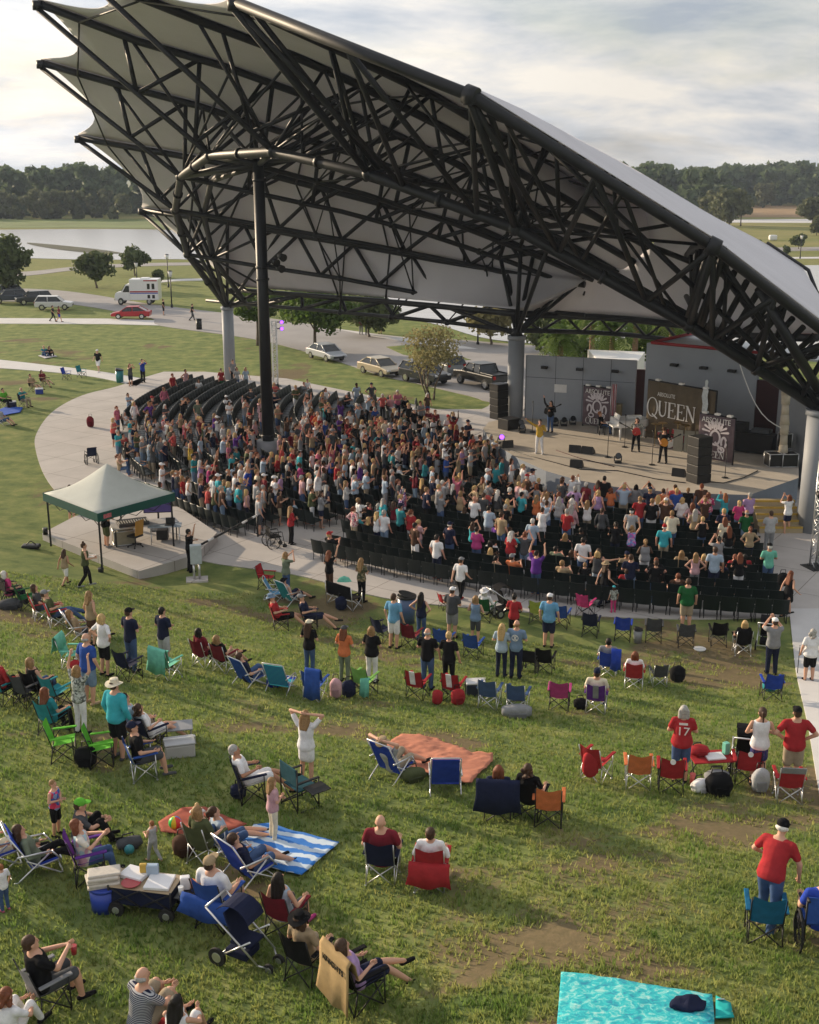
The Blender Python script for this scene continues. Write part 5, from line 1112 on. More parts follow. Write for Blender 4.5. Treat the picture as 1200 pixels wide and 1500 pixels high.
def crate(name, p, rz, s, m, label, cat='case', edge=True):
    root = empty(name, p, rz, label, cat); bm = bmesh.new(); box(bm, (0, 0, s[2]/2+.05), s, bevel=.02); obj('shell', bm, m, root)
    if edge:
        bm = bmesh.new()
        for x in (-1, 1):
            for y in (-1, 1): tube(bm, (x*s[0]/2, y*s[1]/2, .05), (x*s[0]/2, y*s[1]/2, s[2]+.05), .022, n=6)
            for z in (.05, s[2]+.05): tube(bm, (x*s[0]/2, -s[1]/2, z), (x*s[0]/2, s[1]/2, z), .022, n=6); 
        for y in (-1, 1):
            for z in (.05, s[2]+.05): tube(bm, (-s[0]/2, y*s[1]/2, z), (s[0]/2, y*s[1]/2, z), .022, n=6)
        obj('edging', bm, ALU, root)
    return root
crate('flight_case', sp(1134, 683), R(5), (.75, .7, .6), BLACK, 'black flight case with silver edging, left one by the maroon panel'); crate('flight_case', sp(1153, 683), R(5), (.75, .7, .6), BLACK, 'black flight case with silver edging, right one by the maroon panel')
crate('amplifier_rack', sp(1146, 678)+Vector((.1, .2, .66)), R(5), (.5, .5, .7), BLACK, 'small black rack standing on the two flight cases', 'rack')
crate('amplifier', sp(894, 630)+Vector((.3, .5, 0)), R(-20), (.7, .5, 1.3), mat('tan_amp', (.30, .24, .13), .8), 'tan amplifier cabinet beside the left crest banner', 'amplifier', False)
# equipment table at the back right
t = empty('equipment_table', sp(1100, 662), R(-35), 'dark table piled with mixing gear at the back right of the stage', 'table')
bm = bmesh.new(); box(bm, (0, 0, .98), (2.4, .8, .06)); obj('tabletop', bm, BLACK, t)
bm = bmesh.new(); box(bm, (0, 0, .5), (2.3, .72, .9)); obj('skirt', bm, BLACK, t)
crate('amplifier_rack', sp(1100, 662)+Vector((-.5, .2, .98)), R(-35), (.6, .5, .45), BLACK, 'black rack at the left end of the dark gear table', 'rack', False); crate('mixing_desk', sp(1100, 662)+Vector((.4, -.2, .98)), R(-35), (.9, .55, .18), mat('grey_panel', (.09, .1, .11), .5), 'dark mixing desk on the gear table', 'mixer', False)
# flags
for px, lab in ((847, 'striped flag on a pole left of the crest banner'), (893, 'striped flag on a pole right of the left crest banner')):
    root = empty('flag', sp(px, 617 if px < 870 else 630), 0, lab, 'flag'); bm = bmesh.new(); tube(bm, (0, 0, 0), (0, 0, 2.6), .02); obj('pole', bm, ALU, root)
    bm = bmesh.new()
    for i in range(8):
        x0, x1 = .02+.035*i, .02+.035*(i+1); quad(bm, (x0, .05*math.sin(i*1.7), .8), (x1, .05*math.sin(i*1.7+1.7), .8), (x1, .03*math.sin(i*1.7+1.7), 2.5), (x0, .03*math.sin(i*1.7), 2.5), mi=i % 2)
    bmesh.ops.remove_doubles(bm, verts=bm.verts[:], dist=.001); o = obj('flag_cloth', bm, [mat('flag_red', (.35, .03, .05), .8), mat('flag_white', (.6, .58, .6), .8)], root); o.modifiers.new('t', 'SOLIDIFY').thickness = .01
# cables on the stage floor
for i, (pp, lab) in enumerate((([(745, 660), (790, 672), (850, 688), (905, 690), (960, 702), (1005, 708)], 'long black cable along the stage lip'), ([(815, 660), (850, 672), (900, 684)], 'reddish cable by the floor monitors'), ([(1035, 706), (1060, 708), (1090, 700), (1110, 690)], 'dark cable behind the right speaker stack'))):
    bm = bmesh.new(); path(bm, [sp(*q)+Vector((0, 0, .02)) for q in pp], .022, 6); tag(obj('cable', bm, BLACK if i != 1 else MAROON), lab, 'cable')
bm = bmesh.new()
pp = [Vector((15.6, 57.5, 6.6))]
for i in range(1, 9):
    f = i/8; pp.append(Vector((15.6, 57.5, 6.6)).lerp(Vector((17.5, 55.2, 3.0)), f)-Vector((0, 0, .9*math.sin(PI*f))))
path(bm, pp, .025, 6); tag(obj('hanging_cable', bm, WHITEP), 'pale cable sagging from the roof truss to the right column', 'cable')
# lattice towers
def tower(p, h, w_, label, m=ALU):
    root = empty('lattice_tower', p, .3, label, 'tower'); bm = bmesh.new(); c4 = [(-w_/2, -w_/2), (w_/2, -w_/2), (w_/2, w_/2), (-w_/2, w_/2)]
    for x, y in c4: tube(bm, (x, y, 0), (x, y, h), .03)
    n = int(h/w_)
    for i in range(n):
        for k in range(4):
            a, b = c4[k], c4[(k+1) % 4]; z0, z1 = h*i/n, h*(i+1)/n; tube(bm, (*a, z0 if i % 2 else z1), (*b, z1 if i % 2 else z0), .016, n=6); tube(bm, (*a, z1), (*b, z1), .014, n=6)
    obj('mast', bm, m, root); bm = bmesh.new(); box(bm, (0, 0, .03), (w_*2.4, w_*2.4, .05)); obj('base_plate', bm, BLACK, root); return root
tw = tower(gp(1196, 832), 4.6, .36, 'white lattice tower with lamps at the right edge by the walkway')
for z, x in ((4.3, -.4), (3.6, -.35), (3.0, -.4)):
    bm = bmesh.new(); tube(bm, (0, -.15, z), (x, -.3, z), .02); tube(bm, (x, -.2, z+.05), (x-.05, -.5, z), .10, .14, n=12); obj('lamp', bm, BLACK, tw)
tw2 = tower(gpz(404, 566, 0), 4.6, .32, 'slim pale lattice tower with purple lamps behind the seats', WHITEP)
for z in (4.1, 4.55):
    bm = bmesh.new(); tube(bm, (.15, -.1, z), (.5, -.3, z), .04); tube(bm, (.5, -.1, z), (.5, -.32, z), .13, .15, n=12); c = obj('lamp', bm, BLACK, tw2); bm = bmesh.new(); tube(bm, (.5, -.325, z), (.5, -.335, z), .13, n=12); obj('lens', bm, PURP, c)
# ------------------------------------------------------------------ mixing position : pad, canopy, desk
ZP = .42
bm = bmesh.new(); pad = [gpz(x, y, ZP) for x, y in [(62, 781), (203, 837), (288, 812), (318, 780), (262, 742), (160, 742), (110, 756)]]; prism(bm, [(p.x, p.y, -.2) for p in pad], (0, 0, ZP+.2)); tag(obj('concrete_pad', bm, CONC), 'raised concrete pad under the white and green canopy', 'platform')
L1, L2, L3 = gpz(75, 800, ZP), gpz(150, 833, ZP), gpz(250, 716, 2.75); L3.z = ZP; L4 = L1+L3-L2; ctr = (L1+L3)/2
cn = empty('canopy_tent', (0, 0, 0), 0, 'white peaked canopy tent with dark green valance over the mixing desk', 'tent'); zE, zT = ZP+2.15, ZP+3.35
ov = lambda p: ctr+(p-ctr)*1.06
bm = bmesh.new(); cs = [ov(L1), ov(L2), ov(L3), ov(L4)]; apex = Vector((ctr.x, ctr.y, zT))
for k in range(4):
    a, b = Vector((cs[k].x, cs[k].y, zE)), Vector((cs[(k+1) % 4].x, cs[(k+1) % 4].y, zE)); N = 8
    g_ = [[None]*(N+1) for _ in range(N+1)]
    for i in range(N+1):
        for j in range(N+1):
            u = i/N; e_ = a.lerp(b, j/N); p = e_.lerp(apex, u); sag = .20*math.sin(PI*u)*(1.15-.5*4*(j/N)*(1-j/N))*(1-.2*u); p.z -= sag; g_[i][j] = bm.verts.new(p)
    for i in range(N):
        for j in range(N): bm.faces.new((g_[i][j], g_[i][j+1], g_[i+1][j+1], g_[i+1][j])).smooth = True
bmesh.ops.remove_doubles(bm, verts=bm.verts[:], dist=.003); bm.normal_update()
o = obj('canopy_top', bm, mat('white_canvas', (.55, .57, .53), .85, 0, .06, 2, trans=.15), cn); o.modifiers.new('t', 'SOLIDIFY').thickness = .012
bm = bmesh.new()
for k in range(4):
    a, b = cs[k], cs[(k+1) % 4]; d = (b-a).normalized(); n = Vector((d.y, -d.x, 0)); prism(bm, [Vector((a.x, a.y, zE-.30)), Vector((b.x, b.y, zE-.30)), Vector((b.x, b.y, zE+.02)), Vector((a.x, a.y, zE+.02))], n*.015)
obj('valance', bm, mat('dark_green_canvas', (.012, .075, .06), .8, 0, .15, 2), cn)
for p in (L1, L2, L3, L4):
    bm = bmesh.new(); box(bm, (p.x, p.y, (ZP+zE)/2), (.06, .06, zE-ZP)); obj('leg', bm, STEEL, cn)
bm = bmesh.new()
for k in range(4):
    a, b = (L1, L2, L3, L4)[k], (L2, L3, L4, L1)[k]
    for f0, f1 in ((0, .25), (.25, .5), (.5, .75), (.75, 1)):
        p, q = a.lerp(b, f0), a.lerp(b, f1); tube(bm, (p.x, p.y, zE-.1), (q.x, q.y, zE-.5), .014, n=6); tube(bm, (p.x, p.y, zE-.5), (q.x, q.y, zE-.1), .014, n=6)
obj('scissor_frame', bm, STEEL, cn)
bm = bmesh.new(); a = cs[1]; d = (cs[2]-cs[1]).normalized(); n = Vector((d.y, -d.x, 0)); c = Vector((a.x, a.y, zE-.15))+d*.42+n*.03; box(bm, c, (.36, .006, .16), RZ(math.atan2(d.y, d.x))); obj('logo_patch', bm, mat('logo_red', (.45, .12, .14), .7, 0, .5, 12), cn)
def pz(px, py): return gpz(px, py, ZP)
# desks
t = empty('mixing_table', pz(213, 793), R(25), 'long table crowded with mixing gear under the canopy', 'table')
bm = bmesh.new(); box(bm, (0, 0, .74), (2.6, .8, .05)); obj('tabletop', bm, mat('pale_table', (.45, .45, .47), .6), t)
for x in (-1.2, 1.2):
    for y in (-.3, .3): bm = bmesh.new(); tube(bm, (x, y, 0), (x, y, .72), .025); obj('leg', bm, STEEL, t)
c0 = pz(213, 793); rr = RZ(R(25))
bm = bmesh.new(); box(bm, (0, 0, .08), (1.2, .62, .14), RX(.08), bevel=.02); [box(bm, (-.55+.1*i, -.12, .165), (.03, .3, .02), RX(.08), mi=1) for i in range(12)]
o = obj('mixing_console', bm, [mat('console_grey', (.06, .06, .07), .5), mat('fader_white', (.5, .5, .5), .5)]); o.location = c0+rr @ Vector((-.45, 0, .765)); o.rotation_euler.z = R(25); tag(o, 'large grey mixing console on the long table under the canopy', 'mixer')
scr = empty('monitor_screen', pz(233, 777), R(8), 'large black screen facing the pad beside the mixing table', 'screen')
bm = bmesh.new(); box(bm, (0, 0, 1.1), (1.15, .07, .68), bevel=.01); obj('screen_case', bm, BLACK, scr)
bm = bmesh.new(); box(bm, (0, -.038, 1.1), (1.08, .006, .61)); obj('display', bm, glow('dim_display', (.035, .025, .09), .35), scr)
bm = bmesh.new(); tube(bm, (0, .1, 0), (0, .1, 1.0), .04); box(bm, (0, .1, .02), (.7, .5, .04)); obj('stand', bm, STEEL, scr)
t2 = empty('folding_table', pz(243, 795), R(8), 'small grey table with laptop in front of the big screen', 'table'); bm = bmesh.new(); box(bm, (0, 0, .72), (1.3, .55, .04)); obj('tabletop', bm, mat('grey_table', (.3, .36, .43), .5), t2)
for x in (-.55, .55): bm = bmesh.new(); tube(bm, (x, -.2, 0), (x, .2, .7), .02); tube(bm, (x, .2, 0), (x, -.2, .7), .02); obj('leg', bm, ALU, t2)
bm = bmesh.new(); box(bm, (0, 0, .01), (.36, .25, .02)); box(bm, (0, .13, .13), (.36, .015, .24), RX(-.25)); o = obj('laptop', bm, BLACK); o.location = pz(243, 795)+Vector((.2, 0, .745)); tag(o, 'open black laptop on the small grey table', 'laptop')
crate('equipment_case', pz(182, 797), R(20), (.8, .6, .55), mat('plywood_case', (.28, .25, .18), .8), 'pale equipment case standing behind the yellow office chair'); crate('equipment_case', pz(238, 792)+Vector((0, .1, 0)), R(5), (.45, .4, .4), BLACK, 'black box on the pad under the grey table', 'case', False)
ch = empty('office_chair', pz(199, 801), R(60), 'office chair with yellow wooden back on the concrete pad', 'chair'); bm = bmesh.new()
for i in range(5):
    a = 2*PI*i/5; tube(bm, (0, 0, .12), (.3*math.cos(a), .3*math.sin(a), .07), .025, .018); ball(bm, (.3*math.cos(a), .3*math.sin(a), .035), .035, u=8, v=6)
tube(bm, (0, 0, .1), (0, 0, .42), .03); obj('base', bm, BLACK, ch)
bm = bmesh.new(); box(bm, (0, 0, .46), (.48, .46, .08), bevel=.03); obj('seat', bm, BLACK, ch)
bm = bmesh.new(); box(bm, (0, -.25, .82), (.44, .05, .62), RX(.12), bevel=.02); obj('backrest', bm, mat('honey_wood', (.48, .25, .05), .5, 0, .15, 6), ch)
person(pz(157, 801), face(pz(157, 801), V3((10, 60, 0))), 'fold', shirt='black', legs='olive', leglen='short', hair='short', heavy=.25, shoes='grey', label='sound technician in black shirt and olive shorts under the canopy')
person(gp(257, 742), R(-60), 'phone', True, shirt='navy', sleeve='none', legs='denim', leglen='short', hair='pony', hairc='sandy', label='woman in navy top and denim shorts taking a photo behind the canopy')
person(gp(106, 766), R(-20), 'stand', shirt='red', legs='grey', leglen='short', hair='short', label='person in red top and grey shorts half hidden behind the canopy')
person(gp(279, 838), face(gp(279, 838)), 'armup', shirt='black', legs='black', hair='short', hairc='darkh', label='man all in black standing beside the grey utility box')
ub = empty('utility_box', gp(289, 850), R(10), 'pale grey utility box on a post at the pad corner', 'utility box'); bm = bmesh.new(); box(bm, (0, 0, 1.02), (.42, .25, .72), bevel=.02); obj('cabinet', bm, mat('pale_grey_enamel', (.42, .47, .50), .5), ub)
for x in (-.1, .1): bm = bmesh.new(); tube(bm, (x, 0, 0), (x, 0, .7), .04); obj('post', bm, ALU, ub)
bm = bmesh.new(); box(bm, (0, 0, .02), (.8, .6, .08)); obj('footing', bm, CONC, ub)
bar = empty('barrier_rail', (0, 0, 0), 0, 'black and white barrier rail across the walk by the pad', 'barrier'); a, b = gp(297, 832)+Vector((0, 0, .95)), gp(378, 787)+Vector((0, 0, .95)); bm = bmesh.new()
for i in range(10): tube(bm, a.lerp(b, i/10), a.lerp(b, (i+1)/10), .045, n=8, mi=i % 2 if i < 3 or i > 6 else 0)
obj('rail', bm, [BLACK, WHITEP], bar); bm = bmesh.new(); tube(bm, b, (b.x, b.y, 0), .04); obj('post', bm, STEEL, bar)
bm = bmesh.new(); tube(bm, (0, 0, 0), (0, 0, .16), .10, .12); tube(bm, (0, 0, .1), (0, .25, .45), .015); o = obj('tent_weight', bm, BLACK); o.location = gp(148, 838); tag(o, 'black weight at the foot of the front canopy leg', 'weight')
bm = bmesh.new(); tube(bm, (0, 0, 0), (0, 0, .28), .10, n=14); o = obj('bucket', bm, BLACK); o.location = pz(67, 783); tag(o, 'small dark bucket at the left corner of the concrete pad', 'bucket')
bm = bmesh.new(); box(bm, (0, 0, .08), (.7, .4, .16), bevel=.06); tube(bm, (-.2, 0, .15), (0, 0, .3), .02); tube(bm, (0, 0, .3), (.2, 0, .15), .02); o = obj('tool_bag', bm, BLACK); o.location = gp(46, 803); tag(o, 'flat black bag on the grass left of the concrete pad', 'bag')
# ------------------------------------------------------------------ seating bowl
SC = Vector((17.9, 72.9, 0)); ROW0, ROWD = 35.6, .92
SEATM = mat('dark_green_plastic', (.004, .0105, .010), .45, 0, .15, 5, 0, .35); LEGM = mat('dark_chair_leg', (.02, .022, .024), .4, .3, .1)
def seat_meshes():
    out = {}
    bm = bmesh.new(); box(bm, (0, .02, .43), (.52, .44, .04), RX(.06), bevel=.015); out['seat'] = bm
    bm = bmesh.new(); N = 6; g = []
    for i in range(N+1):
        x = -.265+.53*i/N; y = -.22-.05*math.cos(PI*(i/N-.5)); col = []
        for z, o in ((.34, .02), (.58, -.03), (.84, -.085), (.90, -.10)):
            for th in (0, .03): col.append(bm.verts.new((x, y+o-th, z)))
        g.append(col)
    def fq(*v): bm.faces.new(v)
    for A, B in zip(g, g[1:]):
        for k in range(3): fq(A[2*k], B[2*k], B[2*k+2], A[2*k+2]); fq(A[2*k+3], B[2*k+3], B[2*k+1], A[2*k+1])
        fq(A[6], B[6], B[7], A[7]); fq(A[1], B[1], B[0], A[0])
    for A, s in ((g[0], 1), (g[-1], -1)):
        for k in range(3): fq(*((A[2*k], A[2*k+2], A[2*k+3], A[2*k+1])[::s]))
    bmesh.ops.recalc_face_normals(bm, faces=bm.faces[:]); out['backrest'] = bm
    for s in (-1, 1):
        bm = bmesh.new(); tube(bm, (s*.22, -.24, 0), (s*.22, -.21, .46), .016, n=6); tube(bm, (s*.22, .2, 0), (s*.22, .17, .42), .016, n=6); tube(bm, (s*.22, -.22, .42), (s*.22, .18, .42), .014, n=6); tube(bm, (s*.22, -.24, .015), (s*.22, .2, .015), .014, n=6); out['leg%d' % s] = bm
    return out
SM = {}
for k, bm in seat_meshes().items():
    me = bpy.data.meshes.new('leg_frame' if k.startswith('leg') else k); bm.normal_update(); bm.to_mesh(me); bm.free(); me.materials.append(LEGM if k.startswith('leg') else SEATM); SM[k] = me
def lerp_tab(t, tab):
    if t <= tab[0][0]: return tab[0][1]
    for (a, va), (b, vb) in zip(tab, tab[1:]):
        if t <= b: return va+(vb-va)*(t-a)/(b-a)
    return tab[-1][1]
def thmin(r): return lerp_tab(r, [(18, 173), (27, 164.5), (36.5, 160)])
def rmin(th): return lerp_tab(th, [(170, 17.0), (205, 17.2), (222, 18.8), (231, 21.2), (240, 24.4)])
SECT = [(0, 187.6), (190, 208.4), (212.4, 225.8), (232.6, 261.6)]
seats = []; nrow = 0
for n in range(21):
    r = ROW0-ROWD*n
    for si, (a, b) in enumerate(SECT):
        if n > 2 and si == 2: b = 228.6
        if n > 2 and si == 3: a = 230.4
        if n > 4 and si == 1: b = 209.8
        if n > 4 and si == 2: a = 211.4
        a = max(a, thmin(r)); k = int(math.radians(b-a)*r/.56)
        for i in range(k):
            th = b-math.degrees((i+.5)*.56/r)
            if r < rmin(th): continue
            if ((SC.x+math.cos(R(th))*r-P2b.x)**2+(SC.y+math.sin(R(th))*r-P2b.y)**2) < 1.3: continue
            if si < 2 and n < 1: continue
            if si == 2 and n < 0: continue
            seats.append((n, r, th, SC+Vector((math.cos(R(th)), math.sin(R(th)), 0))*r))
seats.sort(key=lambda s: s[3].x**2+s[3].y**2)
for n, r, th, p in seats[:300]:
    e_ = empty('stadium_chair', p, R(th+90), 'dark green plastic chair in the curved rows facing the stage', 'chair', 'dark green chairs in the curved rows')
    for k, me in SM.items(): o = bpy.data.objects.new('leg' if k.startswith('leg') else k, me); link(o, e_)
def arrs(me):
    n = len(me.vertices); v = np.empty(n*3, np.float32); me.vertices.foreach_get('co', v); me.calc_loop_triangles(); t = np.empty(len(me.loop_triangles)*3, np.int32); me.loop_triangles.foreach_get('vertices', t); return v.reshape(-1, 3), t.reshape(-1, 3)
pv = []; pf = []; o_ = 0; A_ = [arrs(m) for m in SM.values()]
for n, r, th, p in seats[300:]:
    a = R(th+90); M = np.array([[math.cos(a), -math.sin(a), 0], [math.sin(a), math.cos(a), 0], [0, 0, 1]], np.float32)
    for v, t in A_: pv.append(v @ M.T+np.array(p[:], np.float32)); pf.append(t+o_); o_ += len(v)
o = npmesh('stadium_chairs', np.concatenate(pv), np.concatenate(pf), SEATM, k=3); tag(o, 'far block of dark green plastic chairs in curved rows', 'chairs', 'dark green chairs in the curved rows', 'stuff')
# ------------------------------------------------------------------ people among the seats
SHN = ['white']*6+['black']*7+['navy']*4+['grey']*4+['darkgrey']*4+['lightgrey', 'lightgrey', 'paleblue', 'paleblue', 'teal', 'aqua', 'pink', 'palepink', 'palepink', 'coral', 'red', 'maroon', 'maroon', 'lilac', 'purple', 'blue', 'sage', 'olive', 'orange', 'cream', 'tan', 'tan', 'brown', 'brown', 'brown']
HRN = ['brownh', 'brownh', 'darkh', 'darkh', 'blond', 'blond', 'sandy', 'auburn', 'greyh', 'whiteh']
NAMEC = dict(paleblue='pale blue', lightgrey='light grey', darkgrey='dark grey', palepink='pale pink', hotpink='hot pink', skyblue='sky blue', royal='bright blue', lightdenim='light denim')
NAMEH = dict(brownh='brown', darkh='dark', greyh='grey', whiteh='white')
# head pixel, shirt, hair colour, extras
CR = """507,746,floral,auburn,w;519,734,white,sandy,m;529,753,aqua,darkh,ms;544,752,white,blond,w;563,751,white,greyh,m;593,751,red,auburn,w;616,759,palepink,blond,w;579,726,purplefloral,blond,w;622,721,navy,sandy,m;652,721,grey,greyh,m
512,700,paleblue,greyh,m;498,708,lightgrey,sandy,w;563,698,paleblue,sandy,m;629,685,paleblue,blond,w;486,682,red,darkh,m;452,698,white,whiteh,m;435,664,aqua,brownh,m;427,678,magenta,brownh,w;458,685,teal,darkh,w;542,690,paleblue,greyh,m
688,735,white,rosyh,mb;719,743,paleblue,darkh,m;664,765,navy,whiteh,mc;693,777,magenta,darkh,w;728,783,white,darkh,ws;750,785,aqua,greyh,ms;728,815,tan,darkh,ws;758,812,orange,brownh,msc;718,688,paleblue,whiteh,mc;763,683,white,blond,w
820,672,white,brownh,mc;852,690,white,auburn,w;882,698,coral,brownh,w;902,688,black,darkh,m;860,735,white,sandy,w;823,718,lilac,auburn,w;843,715,lilac,greyh,m;938,732,red,sandy,m;963,730,white,blond,w;985,752,cream,sandy,m
1038,720,pinkprint,auburn,w;1063,725,aqua,ginger,w;1085,737,hotpink,blond,w;1101,730,lilac,greyh,m;1062,757,cream,auburn,w;1095,752,green,greyh,m;1130,752,lightgrey,brownh,m;927,767,pastel,sandy,w;973,775,aqua,whiteh,mc;945,793,grey,sandy,w
962,813,black,auburn,w;1020,810,palepink,sandy,w;1048,808,paleblue,brownh,m;998,807,tan,sandy,ws;1127,800,mint,whiteh,mc;1070,773,black,auburn,wl;1075,813,red,auburn,ws;1090,813,red,darkh,ms;925,750,lightgrey,whiteh,mc;820,797,sage,darkh,ms
843,798,white,brownh,ws;157,613,coral,blond,w;178,632,aqua,greyh,m;192,647,black,darkh,wl;170,665,tan,auburn,ws;238,610,red,greyh,m;277,650,yellow,blond,w;287,670,teal,darkh,m;310,680,magenta,whiteh,w;322,682,maroon,greyh,mc
360,683,white,greyh,m;370,687,royal,sandy,m;352,710,aqua,darkh,mc;330,707,paleblue,blond,w;313,707,teal,sandy,wl;380,720,lightgrey,greyh,m;320,643,paleblue,greyh,m;333,647,pink,sandy,w;363,630,red,auburn,w;353,617,white,brownh,m
322,605,purple,sandy,w;228,567,pink,auburn,w;195,577,paleblue,darkh,ws;160,593,pink,auburn,w;293,587,sage,greyh,m;370,585,palepink,sandy,w;303,690,maroon,auburn,w;297,700,white,darkh,w;345,690,lightgrey,whiteh,m;415,690,lilac,darkh,w
405,700,white,brownh,mc;1155,725,white,auburn,wp;640,700,navy,greyh,m;575,690,grey,greyh,m;590,700,darkgrey,auburn,w;600,690,maroon,darkh,w;700,700,tan,auburn,w;760,705,palepink,blond,w;790,700,black,blond,w;795,745,white,brownh,w
778,765,paleblue,whiteh,m;803,735,paleblue,brownh,m;880,748,darkgrey,brownh,w;780,730,orange,sandy,w;830,750,red,greyh,m;900,770,black,darkh,w;1015,735,palepink,auburn,w;1000,728,white,blond,w;1100,770,tan,auburn,w;1030,755,black,blond,w"""
people = []   # (row, th, p, spec)
def polar(p): d = p-SC; return math.hypot(d.x, d.y), math.degrees(math.atan2(d.y, d.x)) % 360
occ = {}
def free(n, th, r): 
    for t in occ.get(n, ()):
        if abs(math.radians(t-th))*r < .45: return False
    return True
for it in CR.replace('\n', ';').split(';'):
    x, y, s, h, f = it.split(','); x, y = int(x), int(y); sit = 's' in f[1:]
    p = gpz(x, y, 1.16 if sit else 1.62); r, th = polar(p); n = round((ROW0-.30-r)/ROWD) if not sit else round((ROW0-r)/ROWD); n = max(0, n)
    while ROW0-ROWD*n < rmin(th)+.1 and n > 0: n -= 1
    r = ROW0-ROWD*n-(0 if sit else .40); p = SC+Vector((math.cos(R(th)), math.sin(R(th)), 0))*r
    occ.setdefault(n, []).append(th); people.append([n, th, p, s, h, f, True])
def px(p, z=1.2):
    x, y, zz = p.x, p.y, z-H; zc = y*CT-zz*ST; yc = -y*ST-zz*CT; return 600+F*x/zc, 750+F*yc/zc
rc = random.Random(11)
def dens(x, y, n, th):
    if th > 231 and n <= 1: return .09
    if th > 231 and n <= 4: return .34 if x < 780 else .28
    if x > 860: return .46 if y < 770 else .20
    if y < 592: return .05 if x < 440 else .14
    if y < 628 and x > 230: return .26 if x < 420 else .60
    if x < 330 and y > 690: return .7
    if x < 260: return .58
    if y < 690: return .80 if x > 440 else .66
    return .62 if y < 745 else .40
for n, r, th, p in seats:
    x, y = px(p)
    cl = .75+.5*noise.noise(Vector((p.x*.35, p.y*.35, 2.0)))
    if rc.random() < dens(x, y, n, th)*min(1.15, cl+.1) and free(n, th, r):
        sit = rc.random() < (.45 if (th > 231 and n < 6) or y < 585 else .14); rr = r-(0 if sit else .40)
        wv = rc.random() < .55; f = ('w' if wv else 'm')+('s' if sit else '')+('c' if (not wv and rc.random() < .25) else '')+('l' if wv and rc.random() < .3 else '')
        occ.setdefault(n, []).append(th); people.append([n, th, SC+Vector((math.cos(R(th)), math.sin(R(th)), 0))*rr, rc.choice(SHN), rc.choice(HRN), f, False])
ORD = ['first', 'second', 'third', 'fourth', 'fifth', 'sixth', 'seventh', 'eighth', 'ninth', 'tenth', 'eleventh', 'twelfth', 'thirteenth', 'fourteenth', 'fifteenth', 'sixteenth', 'seventeenth', 'eighteenth', 'nineteenth', 'twentieth']
def ordn(i): return ORD[i] if i < 20 else '%d%s' % (i+1, {1: 'st', 2: 'nd', 3: 'rd'}.get((i+1) % 10 if (i+1) % 100 not in (11, 12, 13) else 0, 'th'))
byrow = {}
for q in people: byrow.setdefault(q[0], []).append(q)
for n, l in byrow.items():
    l.sort(key=lambda q: -q[1])
    for i, q in enumerate(l): q.append(i)
people.sort(key=lambda q: (not q[6], q[2].x**2+q[2].y**2))
NIND = 172
CROWDV, CROWDF, CROWDC = [], [], []; co_ = 0
crm, nt, b = nm('crowd_cloth'); av = nn(nt, 'ShaderNodeAttribute', attribute_name='tint'); nt.links.new(av.outputs['Color'], b.inputs['Base Color']); b.inputs['Roughness'].default_value = .85; b.inputs['Specular IOR Level'].default_value = .15
LOW = {}
def low(me, ratio):
    if me.name not in LOW:
        o = bpy.data.objects.new('tmp', me); sc.collection.objects.link(o); d = o.modifiers.new('d', 'DECIMATE'); d.ratio = ratio; dg = bpy.context.evaluated_depsgraph_get(); dg.update(); m2 = bpy.data.meshes.new_from_object(o.evaluated_get(dg)); LOW[me.name] = arrs(m2); bpy.data.objects.remove(o); bpy.data.meshes.remove(m2)
    return LOW[me.name]
